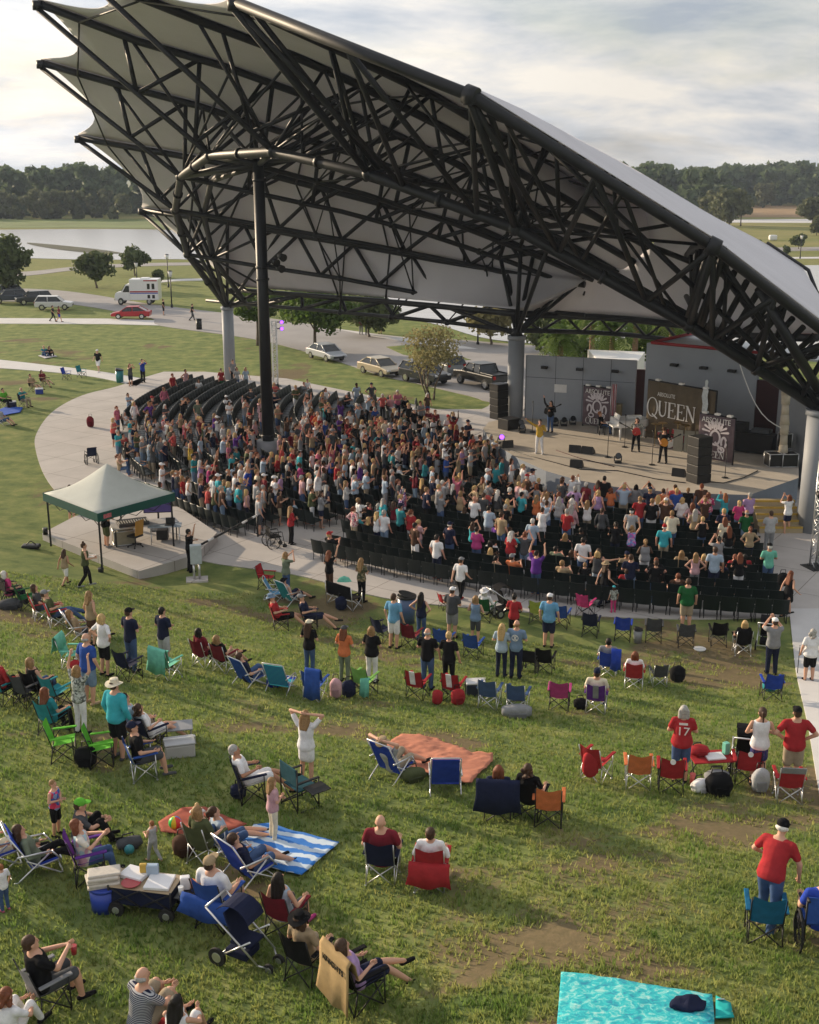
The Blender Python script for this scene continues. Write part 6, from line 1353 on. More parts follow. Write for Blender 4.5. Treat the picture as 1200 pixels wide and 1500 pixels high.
for idx, (n, th, p, s, h, f, ex, i) in enumerate(people):
    sit = 's' in f[1:]; wv = f[0] == 'w'; rnd = random.Random(idx*13+5); yaw = face(p)+R(rnd.uniform(-14, 14))
    pose = rnd.choice(['sit', 'sitclap', 'sit', 'sitphone']) if sit else rnd.choice(['stand', 'clap', 'clap', 'fold', 'stand', 'phone', 'hips'] if rnd.random() > .06 else ['armup', 'armsup'])
    if 'p' in f[1:]: pose = 'phone'
    hair = ('vlong' if 'l' in f[1:] else rnd.choice(['long', 'long', 'bob', 'pony', 'curly', 'short'])) if wv else ('thin' if h in ('greyh', 'whiteh') and rnd.random() < .3 else 'short')
    if h == 'rosyh': hair, h = 'bald', 'greyh'
    pat = s if s in PATT else None; scol = s if s in PC else 'white'
    sl = rnd.choice(['short', 'none', 'short', 'long']) if wv else 'short'; legs = rnd.choice(['denim', 'denim', 'black', 'navy', 'khaki', 'white', 'grey', 'lightdenim']); ll = rnd.choice(['long', 'long', 'short']) if not (wv and rnd.random() < .15) else 'skirt'
    hv = rnd.choice([0, 0, .22]) if idx < NIND else 0; sca = (.955 if wv else 1.03)*rnd.uniform(.95, 1.04); sk = rnd.choice(['fair', 'fair', 'rosy', 'tanned', 'tanned', 'deep'] if rnd.random() < .6 else ['fair', 'rosy'])
    hat = 'cap' if 'c' in f[1:] else None; hatc = rnd.choice(['white', 'navy', 'black', 'grey', 'red'])
    if idx < NIND:
        cn_ = ('printed ' if pat else NAMEC.get(s, s)+' ') + 'shirt'; hn = NAMEH.get(h, h)+' hair' if hair != 'bald' else 'bald head'
        if hat: hn = NAMEC.get(hatc, hatc)+' cap'
        lab = 'person, %s, %s, %s, %s row from walkway, %s person from right' % (cn_, hn, 'seated' if sit else 'standing', ordn(n), ordn(i))
        person(p, yaw, pose, wv, scol, sl, legs, ll, hair, h, sk, hat, hatc, hv, sca, None, lab, 'audience among the seats', pattern=pat)
    else:
        fk = (pose, wv, hv)
        if fk not in FIGS: FIGS[fk] = fig(*fk)
        g = FIGS[fk]; parts = [(getm(('b',)+fk, lambda: body_mesh(g)), .05, PC[sk]), (getm(('s', sl)+fk, lambda: shirt_mesh(g, sl)), .12, PC[scol])]
        parts.append((getm(('sk',)+fk, lambda: skirt_mesh(g, .3)), .15, PC[legs]) if ll == 'skirt' else (getm(('l', ll)+fk, lambda: legs_mesh(g, ll, 'trousers' if ll == 'long' else 'shorts')), .12, PC[legs]))
        if hair != 'bald': parts.append((getm(('h', hair)+fk, lambda: hair_mesh(g, hair)), .15, PC[h]))
        if hat: parts.append((getm(('hat', hat)+fk, lambda: hat_mesh(g, hat)), 1.0, PC[hatc]))
        M = np.array([[math.cos(yaw), -math.sin(yaw), 0], [math.sin(yaw), math.cos(yaw), 0], [0, 0, 1]], np.float32)*sca
        for me, ra, c in parts:
            v, t = low(me, ra); CROWDV.append(v @ M.T+np.array(p[:], np.float32)); CROWDF.append(t+co_); co_ += len(v); CROWDC.append(np.tile(np.array([*c, 1], np.float32), (len(v), 1)))
if CROWDV:
    o = npmesh('crowd', np.concatenate(CROWDV), np.concatenate(CROWDF), crm, k=3); a_ = o.data.attributes.new('tint', 'FLOAT_COLOR', 'POINT'); a_.data.foreach_set('color', np.concatenate(CROWDC).ravel()); o.data.polygons.foreach_set('use_smooth', [True]*len(o.data.polygons))
    tag(o, 'dense crowd standing among the seats farther back toward the stage', 'crowd', 'audience among the seats', 'stuff')
print('SEATS', len(seats), 'PEOPLE', len(people))
# ------------------------------------------------------------------ lawn furniture
def chair_bms(kind):
    """dict of part name -> list of bmesh ; sitter faces +Y"""
    P = []
    def part(n, m): bm = bmesh.new(); P.append((n, m, bm)); return bm
    if kind in ('camp', 'campdark', 'sling'):
        fm = ALU if kind == 'camp' else BLACK
        bm = part('seat', CLOTH); N = 6; g = []
        for i in range(N+1):
            row = []
            for j in range(N+1):
                x = (-.26+.52*i/N); y = -.20+.44*j/N; row.append(bm.verts.new((x, y, .44+.012*j-.05*math.sin(PI*i/N))))
            g.append(row)
        for i in range(N):
            for j in range(N): bm.faces.new((g[i][j], g[i+1][j], g[i+1][j+1], g[i][j+1])).smooth = True
        bm = part('backrest', CLOTH); g = []; M = 7
        for i in range(N+1):
            row = []
            for j in range(M+1):
                x = (-.28+.56*i/N); v = j/M; row.append(bm.verts.new((x, -.21-.14*v-.05*math.sin(PI*i/N), .43+.50*v+(.02*math.cos(2*PI*i/N) if j == M else 0))))
            g.append(row)
        for i in range(N):
            for j in range(M): bm.faces.new((g[i][j], g[i+1][j], g[i+1][j+1], g[i][j+1])).smooth = True
        for s in (-1, 1):
            bm = part('armrest', CLOTH); box(bm, (s*.33, .02, .645), (.09, .52, .03), RX(.06), bevel=.012)
        bm = part('frame', fm); r = .012
        for s in (-1, 1):
            tube(bm, (s*.30, -.36, .93), (s*.29, -.20, .40), r, n=6); tube(bm, (s*.29, -.20, .40), (s*.30, -.26, .0), r, n=6); tube(bm, (s*.31, .24, .0), (s*.32, .22, .64), r, n=6)
            tube(bm, (s*.31, -.25, .04), (s*.30, .22, .44), r, n=6); tube(bm, (s*.31, .24, .04), (s*.30, -.21, .44), r, n=6)
            tube(bm, (s*.31, .24, .04), (-s*.27, .235, .43), r, n=6); tube(bm, (s*.30, -.26, .04), (-s*.27, -.225, .43), r, n=6); tube(bm, (s*.32, -.26, .62), (s*.33, .24, .65), r, n=6)
            for y in (-.26, .24): tube(bm, (s*.305, y, 0), (s*.305, y, .03), .022, n=8)
    elif kind == 'beach':
        bm = part('seat', CLOTH); box(bm, (0, .08, .215), (.50, .46, .02), RX(.12), bevel=.006)
        bm = part('backrest', CLOTH); box(bm, (0, -.285, .51), (.50, .022, .64), RX(.42), bevel=.006)
        for s in (-1, 1):
            bm = part('armrest', ALU); tube(bm, (s*.29, -.36, .46), (s*.29, .16, .44), .016, n=8); tube(bm, (s*.29, .16, .44), (s*.28, .30, .24), .014, n=8)
        bm = part('frame', ALU); r = .0135
        path(bm, [(-.27, -.46, .84), (-.26, -.12, .20), (-.265, .30, .26)], r, 6); path(bm, [(.27, -.46, .84), (.26, -.12, .20), (.265, .30, .26)], r, 6)
        path(bm, [(-.27, -.46, .83), (-.24, -.475, .86), (.24, -.475, .86), (.27, -.46, .83)], r, 6); path(bm, [(-.265, .30, .26), (.265, .30, .26)], r, 6)
        path(bm, [(-.28, .12, .40), (-.28, -.38, .03), (-.25, -.44, .016), (.25, -.44, .016), (.28, -.38, .03), (.28, .12, .40)], r, 6)
        path(bm, [(-.275, -.22, .36), (-.275, .26, .03), (-.25, .31, .016), (.25, .31, .016), (.275, .26, .03), (.275, -.22, .36)], r, 6)
    elif kind == 'love':
        bm = part('seat', CLOTH); box(bm, (0, .02, .42), (1.18, .46, .03), bevel=.01)
        bm = part('backrest', CLOTH); box(bm, (0, -.27, .66), (1.18, .03, .50), RX(.2), bevel=.01)
        for s in (-1, 1):
            bm = part('armrest', CLOTH); box(bm, (s*.64, 0, .63), (.08, .5, .03), bevel=.01)
        bm = part('frame', ALU); r = .014
        for x in (-.62, .62): tube(bm, (x, -.32, .9), (x, -.24, 0), r, n=6); tube(bm, (x, .25, 0), (x, .23, .62), r, n=6); tube(bm, (x, -.25, .03), (x, .24, .40), r, n=6); tube(bm, (x, .25, .03), (x, -.23, .40), r, n=6)
        for y in (-.25, .25): tube(bm, (-.62, y, .04), (0, y, .40), r, n=6); tube(bm, (0, y, .40), (.62, y, .04), r, n=6); tube(bm, (-.62, y, .38), (.62, y, .38), r, n=6)
    elif kind == 'director':
        bm = part('seat', CLOTH); box(bm, (0, .02, .46), (.52, .44, .03), bevel=.01)
        bm = part('backrest', CLOTH); box(bm, (0, -.24, .76), (.56, .03, .38), RX(.08), bevel=.01)
        bm = part('side_table', BLACK); box(bm, (.52, .05, .58), (.36, .42, .02), bevel=.006); tube(bm, (.34, .05, .57), (.34, .05, .3), .012, n=6)
        for s in (-1, 1):
            bm = part('armrest', BLACK); box(bm, (s*.30, .0, .66), (.06, .5, .03), bevel=.01)
        bm = part('frame', BLACK); r = .015
        for s in (-1, 1): tube(bm, (s*.29, -.24, .95), (s*.29, -.24, 0), r, n=6); tube(bm, (s*.29, .24, 0), (s*.29, .24, .66), r, n=6); tube(bm, (s*.29, -.24, .03), (s*.29, .24, .03), r, n=6); tube(bm, (s*.29, -.24, .05), (-s*.27, -.23, .45), r, n=6); tube(bm, (s*.29, .24, .05), (-s*.27, .23, .45), r, n=6)
    out = []
    for n, m, bm in P:
        if kind in ('camp', 'campdark', 'sling'): bmesh.ops.scale(bm, vec=(.80, .95, .93), verts=bm.verts[:])
        if kind == 'beach': bmesh.ops.scale(bm, vec=(.90, .92, .92), verts=bm.verts[:])
        bm.normal_update(); me = bpy.data.meshes.new(n); bm.to_mesh(me); bm.free(); me.materials.append(m); out.append((n, me, n in ('seat', 'backrest', 'armrest') and m is CLOTH))
    return out
CK = {}
STRIPEB = patt('striped_sling', [PC['aqua'], PC['royal']], 9, 'wave'); STRIPEBW = patt('black_white_sling', [PC['white'], PC['navy']], 11, 'wave')
def chair(px_, py_, kind, col, label, off=0, facing=None, loc=None, pattern=None, scale=1.0, accent=None):
    p = loc or gp(px_, py_); rz = face(p, facing, off)
    if kind not in CK: CK[kind] = chair_bms(kind)
    e_ = empty('beach_chair' if kind == 'beach' else 'camp_loveseat' if kind == 'love' else 'camp_chair', p, rz, label, 'chair', 'folding chairs on the lawn'); e_.scale = (scale,)*3
    c = PC[col] if isinstance(col, str) else col
    for n, me, tint in CK[kind]:
        o = bpy.data.objects.new(n, me); link(o, e_)
        if tint:
            o.color = (*c, 1)
            if pattern: o.material_slots[0].link = 'OBJECT'; o.material_slots[0].material = pattern
    if n_thick and kind in ('camp', 'campdark', 'sling'): pass
    if accent:
        bm = bmesh.new(); box(bm, (0, -.365, .70), (.14, .02, .40), RX(.27)); o = obj('back_stripe', bm, CLOTH, e_, color=PC[accent])
    return e_
n_thick = True
def folk(px_, py_, label, off=0, facing=None, dz=0, fwd=0, **k):
    p = gp(px_, py_); yaw = face(p, facing, off)
    if fwd: p = p+Vector((-math.sin(yaw), math.cos(yaw), 0))*fwd; p.z = hgt(p.x, p.y)
    p.z += dz; k.setdefault('scale', .96 if k.get('woman') else 1.02)
    k.setdefault('group', 'people on the lawn and walks'); return person(p, yaw, label=label, **k)
def sitter(ch, label, dy=0, **k):
    p = ch.location.copy(); k.setdefault('scale', .96 if k.get('woman') else 1.02); k.setdefault('group', 'people on the lawn and walks'); return person(p, ch.rotation_euler.z, label=label, **k)
# things
def cooler(p, rz, s, c, lid, label):
    r = empty('cool_box', p, rz, label, 'cooler'); bm = bmesh.new(); box(bm, (0, 0, s[2]*.43), (s[0], s[1], s[2]*.86), bevel=.03); obj('body', bm, PAINT, r, color=PC[c])
    bm = bmesh.new(); box(bm, (0, 0, s[2]*.93), (s[0]*1.04, s[1]*1.04, s[2]*.13), bevel=.02); obj('lid', bm, PAINT, r, color=PC[lid])
    bm = bmesh.new(); path(bm, [(-s[0]*.54, 0, s[2]*.6), (-s[0]*.54, 0, s[2]*1.12), (s[0]*.54, 0, s[2]*1.12), (s[0]*.54, 0, s[2]*.6)], .014, 6); obj('handle', bm, WHITEP, r); return r
def softbag(name, p, rz, s, c, label, cat='bag', straps=True):
    r = empty(name, p, rz, label, cat, 'bags on the grass' if cat in ('bag', 'backpack') else None); bm = bmesh.new(); ball(bm, (0, 0, s[2]*.47), (s[0]*.5, s[1]*.5, s[2]*.5), u=14, v=10)
    for v in bm.verts:
        for i in range(2): v.co[i] = math.copysign(min(abs(v.co[i])*1.25, s[i]*.5), v.co[i])
        v.co.z = max(0, v.co.z); v.co += Vector(noise.noise_vector(v.co*7+Vector(p)))*.02
    obj('body', bm, CLOTH, r, color=PC[c] if isinstance(c, str) else c)
    if straps:
        bm = bmesh.new(); path(bm, [(-s[0]*.25, s[1]*.35, s[2]*.75), (-s[0]*.2, s[1]*.3, s[2]*1.12), (s[0]*.2, s[1]*.3, s[2]*1.12), (s[0]*.25, s[1]*.35, s[2]*.75)], .014, 6); obj('strap', bm, BLACK, r)
        bm = bmesh.new(); box(bm, (0, -s[1]*.5, s[2]*.3), (s[0]*.6, s[1]*.2, s[2]*.4), bevel=.02); obj('pocket', bm, CLOTH, r, color=[min(1, x*.6) for x in (PC[c] if isinstance(c, str) else c)])
    return r
def blanket(name, pts, m, label, cat='blanket', seed=0, th=.015, edge=None, amp=.02):
    g = [gp(x, y) for x, y in pts]; bm = bmesh.new(); f = bm.faces.new([bm.verts.new((p.x, p.y, 0)) for p in g]); bmesh.ops.triangulate(bm, faces=[f])
    for _ in range(6):
        es = [e for e in bm.edges if e.calc_length() > .12]
        if not es: break
        bmesh.ops.subdivide_edges(bm, edges=es, cuts=1); bmesh.ops.triangulate(bm, faces=bm.faces[:])
    for v in bm.verts: v.co.z = hgt(v.co.x, v.co.y)+.035+amp*(1+noise.noise(Vector((v.co.x*2.1+seed, v.co.y*2.1, 1))))+amp*.7*noise.noise(Vector((v.co.x*7, v.co.y*7, seed)))
    bm.normal_update()
    for f in bm.faces:
        if f.normal.z < 0: f.normal_flip()
    o = obj(name, bm, m, smooth=True); s_ = o.modifiers.new('t', 'SOLIDIFY'); s_.thickness = th; s_.offset = 1; return tag(o, label, cat)
def draped(name, p, rz, w_, zt, zf, zb, c, label, cat='towel', y=-.36, m=None):
    """cloth hung over a chair back: front fall zf, back fall zb, local to a chair frame"""
    r = bmesh.new(); N = 12; prof = [(y+.10, zf), (y+.05, zt-.06), (y, zt+.012), (y-.045, zt-.05), (y-.05, (zt+zb)/2), (y-.09, zb)]; g = []
    for i in range(N+1):
        x = -w_/2+w_*i/N; g.append([r.verts.new((x*(1+.12*(k == 5)), yy-.006*math.sin(i*1.1)*(k > 3)*(k-3), z+(.035*math.sin(i*.7+1) if k in (0, 5) else 0))) for k, (yy, z) in enumerate(prof)])
    for A, B in zip(g, g[1:]):
        for k in range(5): r.faces.new((A[k], B[k], B[k+1], A[k+1])).smooth = True
    o = obj(name, r, m or CLOTH, color=PC[c] if isinstance(c, str) else c); o.location = p; o.rotation_euler.z = rz; s_ = o.modifiers.new('t', 'SOLIDIFY'); s_.thickness = .012; return tag(o, label, cat)
def wheel(bm, c, r, w_, ax=(1, 0, 0)):
    c = Vector(c); a = Vector(ax)*w_/2; tube(bm, c-a, c+a, r, n=18)
def stroller(p, rz, c, label, name='stroller', cat='stroller'):
    r = empty(name, p, rz, label, cat); bm = bmesh.new()
    for s in (-1, 1):
        tube(bm, (s*.27, -.55, 1.0), (s*.25, .42, .22), .016); tube(bm, (s*.27, .30, .62), (s*.28, -.32, .16), .016); tube(bm, (s*.25, .40, .22), (s*.12, .55, .12), .014)
    tube(bm, (-.27, -.55, 1.0), (.27, -.55, 1.0), .02); tube(bm, (-.28, -.32, .16), (.28, -.32, .16), .014); tube(bm, (-.25, .15, .43), (.25, .15, .43), .014); obj('frame', bm, ALU, r)
    for x, y, rr in ((-.30, -.34, .16), (.30, -.34, .16), (-.14, .56, .11), (.14, .56, .11)):
        bm = bmesh.new(); wheel(bm, (x, y, rr), rr, .05); w_ = obj('wheel', bm, RUBBER, r); bm = bmesh.new(); wheel(bm, (x, y, rr), rr*.55, .056); obj('rim', bm, ALU, w_)
    bm = bmesh.new(); box(bm, (0, .05, .44), (.40, .40, .05), bevel=.015); box(bm, (0, -.16, .70), (.40, .05, .52), RX(.35), bevel=.015); obj('seat', bm, CLOTH, r, color=PC[c])
    bm = bmesh.new(); n = 8
    for k in range(n):
        a0, a1 = R(20+15*k), R(20+15*(k+1)); q = lambda a, x: (x, -.10+.36*math.cos(a), .74+.36*math.sin(a)); quad(bm, q(a0, -.22), q(a0, .22), q(a1, .22), q(a1, -.22))
    bmesh.ops.remove_doubles(bm, verts=bm.verts[:], dist=.001); o = obj('sunshade', bm, CLOTH, r, color=PC[c]); o.modifiers.new('t', 'SOLIDIFY').thickness = .01
    bm = bmesh.new(); box(bm, (0, -.05, .22), (.40, .42, .14), bevel=.03); obj('basket', bm, CLOTH, r, color=PC[c]); return r
def wheelchair(p, rz, c, label):
    r = empty('wheelchair', p, rz, label, 'wheelchair')
    for s in (-1, 1):
        bm = bmesh.new(); n = 24
        for k in range(n):
            a0, a1 = 2*PI*k/n, 2*PI*(k+1)/n; tube(bm, (s*.29, -.12+.29*math.cos(a0), .30+.29*math.sin(a0)), (s*.29, -.12+.29*math.cos(a1), .30+.29*math.sin(a1)), .02, n=6, cap=False)
        for k in range(6): a = PI*k/6; tube(bm, (s*.29, -.12+.28*math.cos(a), .30+.28*math.sin(a)), (s*.29, -.12-.28*math.cos(a), .30-.28*math.sin(a)), .005, n=4)
        obj('wheel', bm, RUBBER, r); bm = bmesh.new(); wheel(bm, (s*.24, .36, .09), .09, .04); obj('caster', bm, RUBBER, r)
        bm = bmesh.new(); box(bm, (s*.25, .03, .70), (.05, .36, .03), bevel=.01); obj('armrest', bm, BLACK, r)
    bm = bmesh.new()
    for s in (-1, 1): tube(bm, (s*.24, -.24, .14), (s*.24, -.26, .93), .014); tube(bm, (s*.24, -.26, .93), (s*.24, -.38, .94), .018); tube(bm, (s*.24, -.24, .48), (s*.24, .26, .48), .014); tube(bm, (s*.24, .26, .68), (s*.24, .36, .12), .014); tube(bm, (s*.24, -.25, .68), (s*.24, .26, .68), .012)
    tube(bm, (-.24, .1, .47), (.24, .1, .2), .01); tube(bm, (.24, .1, .47), (-.24, .1, .2), .01); obj('frame', bm, STEEL, r)
    bm = bmesh.new(); box(bm, (0, 0, .49), (.46, .44, .04), bevel=.015); obj('seat', bm, CLOTH, r, color=PC[c]); bm = bmesh.new(); box(bm, (0, -.25, .73), (.46, .03, .42), bevel=.01); obj('backrest', bm, CLOTH, r, color=PC[c]); return r
def bin_(p, c, label, s=1.0):
    r = empty('litter_bin', p, 0, label, 'bin'); r.scale = (s,)*3; bm = bmesh.new(); tube(bm, (0, 0, 0), (0, 0, .86), .25, .29, n=20)
    obj('barrel', bm, PAINT, r, color=PC[c]); bm = bmesh.new(); tube(bm, (0, 0, .86), (0, 0, .93), .31, n=20); tube(bm, (0, 0, .93), (0, 0, .94), .20, n=20); obj('rim', bm, BLACK, r)
    bm = bmesh.new(); tube(bm, (.0, .0, .90), (.02, .0, .97), .26, .30, n=14); obj('bin_liner', bm, BLACK, r); return r
# ------------------------------------------------------------------ people and things on the lawn and the walk
W = dict(woman=True)
# --- far left meadow
c = chair(50, 574, 'campdark', 'black', 'black chair of the reclining pair beside the blue cool box at far left'); sitter(c, 'person with bare legs reclining beside the blue cool box at far left', pose='sitback', shirt='tan', legs='tan', leglen='short', hair='short')
c = chair(66, 566, 'campdark', 'black', 'black chair behind the reclining pair at far left'); sitter(c, 'person in dark red top seated behind the reclining one at far left', pose='sitback', shirt='maroon', legs='tan', leglen='short', **W, hair='bob')
cooler(gp(58, 577), R(20), (.5, .35, .38), 'royal', 'white', 'small blue cool box with white lid on the meadow at far left')
c = chair(9, 597, 'campdark', 'black', 'black chair under the person in bright green at far left'); sitter(c, 'person in bright green shirt seated at the far left edge', pose='sit', shirt='lime', legs='black', hair='short', hairc='darkh')
c = chair(36, 596, 'campdark', 'navy', 'navy chair of the person in teal shirt at far left'); sitter(c, 'person in teal shirt and pale trousers seated at far left', pose='sitclap', shirt='teal', legs='khaki', hair='thin', hairc='whiteh')
blanket('blanket', [(-5, 603), (12, 596), (34, 598), (30, 605), (0, 611)], mat('blue_blanket', (.02, .09, .42), .9, 0, .2, 4), 'plain blue blanket on the grass at far left')
cooler(gp(17, 597), R(30), (.6, .4, .4), 'navy', 'lightgrey', 'dark blue cool box standing on the plain blue blanket')
c = chair(5, 622, 'beach', 'royal', 'blue low chair at the far left edge below the plain blue blanket'); sitter(c, 'person in denim reclining in the low chair at far left edge', pose='lowsit', shirt='lightgrey', legs='denim', leglen='short', hair='short')
chair(98, 556, 'campdark', 'royal', 'empty blue folding chair beside the meadow path', 25); chair(120, 553, 'campdark', 'teal', 'empty teal folding chair beside the meadow path', 15)
blanket('towel', [(56, 522), (76, 519), (84, 523), (66, 526)], mat('pale_towel', (.5, .48, .5), .9), 'pale towel under the couple sitting on the far meadow', 'towel')
folk(65, 522, 'person in teal shirt sitting on the pale towel, left of the couple', pose='ground', shirt='teal', legs='denim', hair='thin', hairc='whiteh'); folk(73, 522, 'person in black sitting on the pale towel, right of the couple', pose='ground', shirt='black', legs='black', **W, hair='bob')
folk(145, 545, 'man in white cap, black shirt and white shorts walking the meadow path', off=-55, pose='walk', shirt='black', legs='white', leglen='short', hat='cap', hair='short', shoes='white')
bin_(gp(176, 560), 'teal', 'green litter bin with black liner by the far seats', 1.0)
folk(192, 566, 'woman in dark tank top photographing beside the green litter bin', pose='phone', shirt='darkgrey', sleeve='none', legs='navy', leglen='short', **W, hair='long', hairc='auburn'); folk(210, 561, 'person in blue shirt and black trousers holding a phone high', pose='phone', shirt='royal', legs='black', hair='short', hairc='darkh')
# --- far walkers
folk(78, 471, 'walker in black on the pale path before the parked cars', off=60, facing=None, pose='walk', shirt='black', legs='black', **W, hair='pony'); folk(87, 472, 'walker in maroon top and blue skirt on the pale path', off=60, pose='walk', shirt='maroon', legs='royal', leglen='skirt', **W, hair='bob')
folk(240, 462, 'person in black shorts standing on the road near the red car', off=70, shirt='black', legs='black', leglen='short', hair='short'); folk(282, 470, 'person in dark clothes walking on the road past the red car', off=90, pose='walk', shirt='black', legs='darkgrey', hair='short')
folk(529, 490, 'person in maroon standing under the palms across the road', shirt='maroon', legs='grey', hair='short'); folk(538, 491, 'person in black standing under the palms across the road', shirt='black', legs='navy', hair='short'); folk(557, 489, 'person in white top and red shorts across the road', shirt='white', legs='red', leglen='short', hair='short')
folk(451, 585, 'child in white top standing alone behind the last seat row', shirt='white', legs='paleblue', hair='short', scale=.8)
folk(325, 574, 'person in red shirt and green skirt beside the far grey column', shirt='red', legs='green', leglen='skirt', **W, hair='short'); folk(342, 562, 'person in grey shirt standing right of the far grey column', shirt='grey', legs='black', hair='short'); folk(348, 572, 'person in white top and jeans right of the far grey column', shirt='lightgrey', legs='denim', **W, hair='bob'); folk(361, 572, 'person in pale blue top near the far grey column', shirt='paleblue', legs='lightdenim', **W, hair='long', hairc='sandy')
wheelchair(gp(134, 680), R(30), 'navy', 'empty navy wheelchair on the wide walk beside the seats'); wheelchair(gp(402, 802), face(gp(402, 802)), 'black', 'black wheelchair parked on the walk behind the seat gap')
softbag('backpack', gp(133, 626), 0, (.4, .3, .7), 'maroon', 'maroon bag standing at the left end of a seat row', 'backpack')
# --- on the walk
folk(427, 798, 'woman in long red coat and black trousers standing in the seat gap', pose='fold', shirt='red', sleeve='long', legs='black', **W, hair='vlong', hairc='sandy')
folk(380, 784, 'man in pale grey shirt and dark shorts standing behind the left seats', shirt='lightgrey', legs='darkgrey', leglen='short', hair='thin', hairc='greyh')
folk(674, 883, 'person in white shirt, black trousers and red shoes on the walk', pose='walk', shirt='white', legs='black', hat='cap', hatc='grey', hair='short', shoes='red', scale=.98)
folk(855, 876, 'child in black shirt and grey shorts standing on the walk', shirt='black', legs='grey', leglen='short', hair='short', hairc='sandy', scale=.78, shoes='black'); folk(873, 870, 'woman in patterned skirt stretching both arms out on the walk', pose='reach', shirt='darkgrey', sleeve='none', legs='paleblue', leglen='skirt', **W, hair='bob', hairc='blond')
folk(884, 888, 'woman in straw hat, black top and jeans leaning to the pink child', off=-40, pose='walk', shirt='black', sleeve='none', legs='navy', **W, hat='brim', hatc='tan', hair='long'); folk(898, 898, 'small child in pink trousers and printed top with blue headband', off=30, shirt='white', pattern='leopard', legs='hotpink', hair='bob', hat='cap', hatc='aqua', **W, scale=.58, shoes='pink')
folk(921, 882, 'man in navy shirt and pale jeans standing at the back row', pose='fold', shirt='navy', legs='lightdenim', hair='short', scale=1.04); folk(958, 886, 'woman in black top and dark jeans standing at the back row', shirt='black', sleeve='long', legs='denim', **W, hair='short', hairc='brownh', shoes='white')
folk(1004, 922, 'broad man in dark green polo and khaki shorts at the walk edge', shirt='green', legs='khaki', leglen='short', hair='short', heavy=.3, scale=1.05)
folk(1152, 903, 'long haired woman in black dress striding along the walk', off=-70, pose='walk', shirt='black', sleeve='none', leglen='dress', legs='black', **W, hair='vlong', hairc='auburn', pattern=None)
softbag('handbag', gp(1140, 888)+Vector((.1, 0, .75)), 0, (.4, .3, .5), 'black', 'black shoulder bag carried by the striding woman')
folk(1184, 998, 'woman in white top and black shorts with a cane on the path', shirt='white', legs='black', leglen='short', **W, hair='curly', hairc='greyh', heavy=.3)
bm = bmesh.new(); path(bm, [(0, 0, 0), (0, 0, .85), (.03, .08, .9), (.05, .16, .86)], .012, 6); o = obj('walking_cane', bm, BLACK); o.location = gp(1168, 988); tag(o, 'black cane of the woman in white top on the path', 'cane')
# --- left column
c = wheelchair(gp(18, 886), face(gp(18, 886)), 'black', 'dark mobility chair under the woman in bright pink'); sitter(c, 'white haired woman in bright pink shirt seated at the left edge', pose='sit', shirt='hotpink', legs='navy', hair='bob', hairc='whiteh', **W, dy=0)
softbag('travel_bag', gp(16, 892), .3, (.75, .4, .35), 'darkgrey', 'dark travel bag on the grass below the woman in bright pink')
chair(40, 893, 'campdark', 'green', 'empty green folding chair right of the woman in bright pink', -10)
c = chair(62, 908, 'camp', 'red', 'red chair with pale frame under the brown haired woman at left', -15); sitter(c, 'brown haired woman in dark top in the left one of two red chairs', shirt='darkgrey', legs='denim', pose='sit', **W, hair='bob')
c = chair(84, 918, 'camp', 'red', 'red chair with pale frame under the man in grey cap', -15); sitter(c, 'man in grey cap and green shirt stretching his jeans from a red chair', pose='sitback', shirt='olive', legs='denim', hat='cap', hatc='grey', hair='short')
c = chair(119, 936, 'beach', 'white', 'low chair with black and white stripes at the left', -20, pattern=STRIPEBW, scale=1.15); sitter(c, 'person reclining in the black and white striped chair', pose='lowsit', shirt='tan', legs='darkgrey', leglen='short', **W, hair='long', hairc='sandy')
folk(136, 945, 'blond woman in tan top standing behind the striped chair', shirt='tan', sleeve='none', legs='brown', leglen='skirt', **W, hair='long', hairc='sandy')
folk(155, 990, 'blond woman in white shirt and black capris with hand on hip', pose='hips', shirt='white', legs='black', leglen='short', **W, hair='bob', hairc='blond', scale=1.0)
folk(194, 984, 'man in black cap and navy shirt standing behind an empty navy chair', pose='fold', shirt='navy', legs='denim', hat='cap', hatc='black', hair='short', scale=1.05); chair(190, 994, 'campdark', 'navy', 'empty navy folding chair behind the man in black cap')
folk(242, 978, 'dark haired man in navy shirt and pale shorts behind the mint chair', pose='fold', shirt='navy', legs='lightgrey', leglen='short', hair='short', hairc='darkh', scale=1.02); m_ = chair(248, 993, 'camp', 'mint', 'empty mint chair with mint towel hung over it'); draped('towel', m_.location, m_.rotation_euler.z, .62, .95, .6, .28, 'mint', 'mint towel hanging over the back of the mint chair')
m_ = chair(108, 980, 'camp', 'mint', 'empty mint chair turned sideways left of the white shirted woman', -60); draped('towel', m_.location, m_.rotation_euler.z, .5, .95, .6, .5, 'mint', 'mint towel over the back of the sideways chair')
softbag('tote_bag', gp(112, 985), 0, (.35, .25, .35), 'red', 'red bag beside the sideways mint chair')
folk(133, 1032, 'balding man in blue polo and pale denim shorts', shirt='blue', legs='lightdenim', leglen='short', hair='thin', hairc='greyh', scale=1.05, shoes='tan', heavy=.15)
c = chair(8, 1030, 'campdark', 'teal', 'teal folding chair at the left edge under the red sleeved person'); sitter(c, 'person in red sleeves seated at the left edge with dark trousers', pose='sit', shirt='red', sleeve='long', legs='black', hair='short')
c = chair(42, 1033, 'campdark', 'darkgrey', 'dark grey folding chair between two teal ones at left'); c2 = chair(58, 1028, 'campdark', 'black', 'black folding chair under the woman beside the dark grey chair'); sitter(c2, 'brown haired woman in black tank top seated at the left', pose='sit', shirt='black', sleeve='none', legs='denim', **W, hair='bob', hairc='sandy')
chair(85, 1036, 'campdark', 'teal', 'empty teal folding chair right of the black one at left')
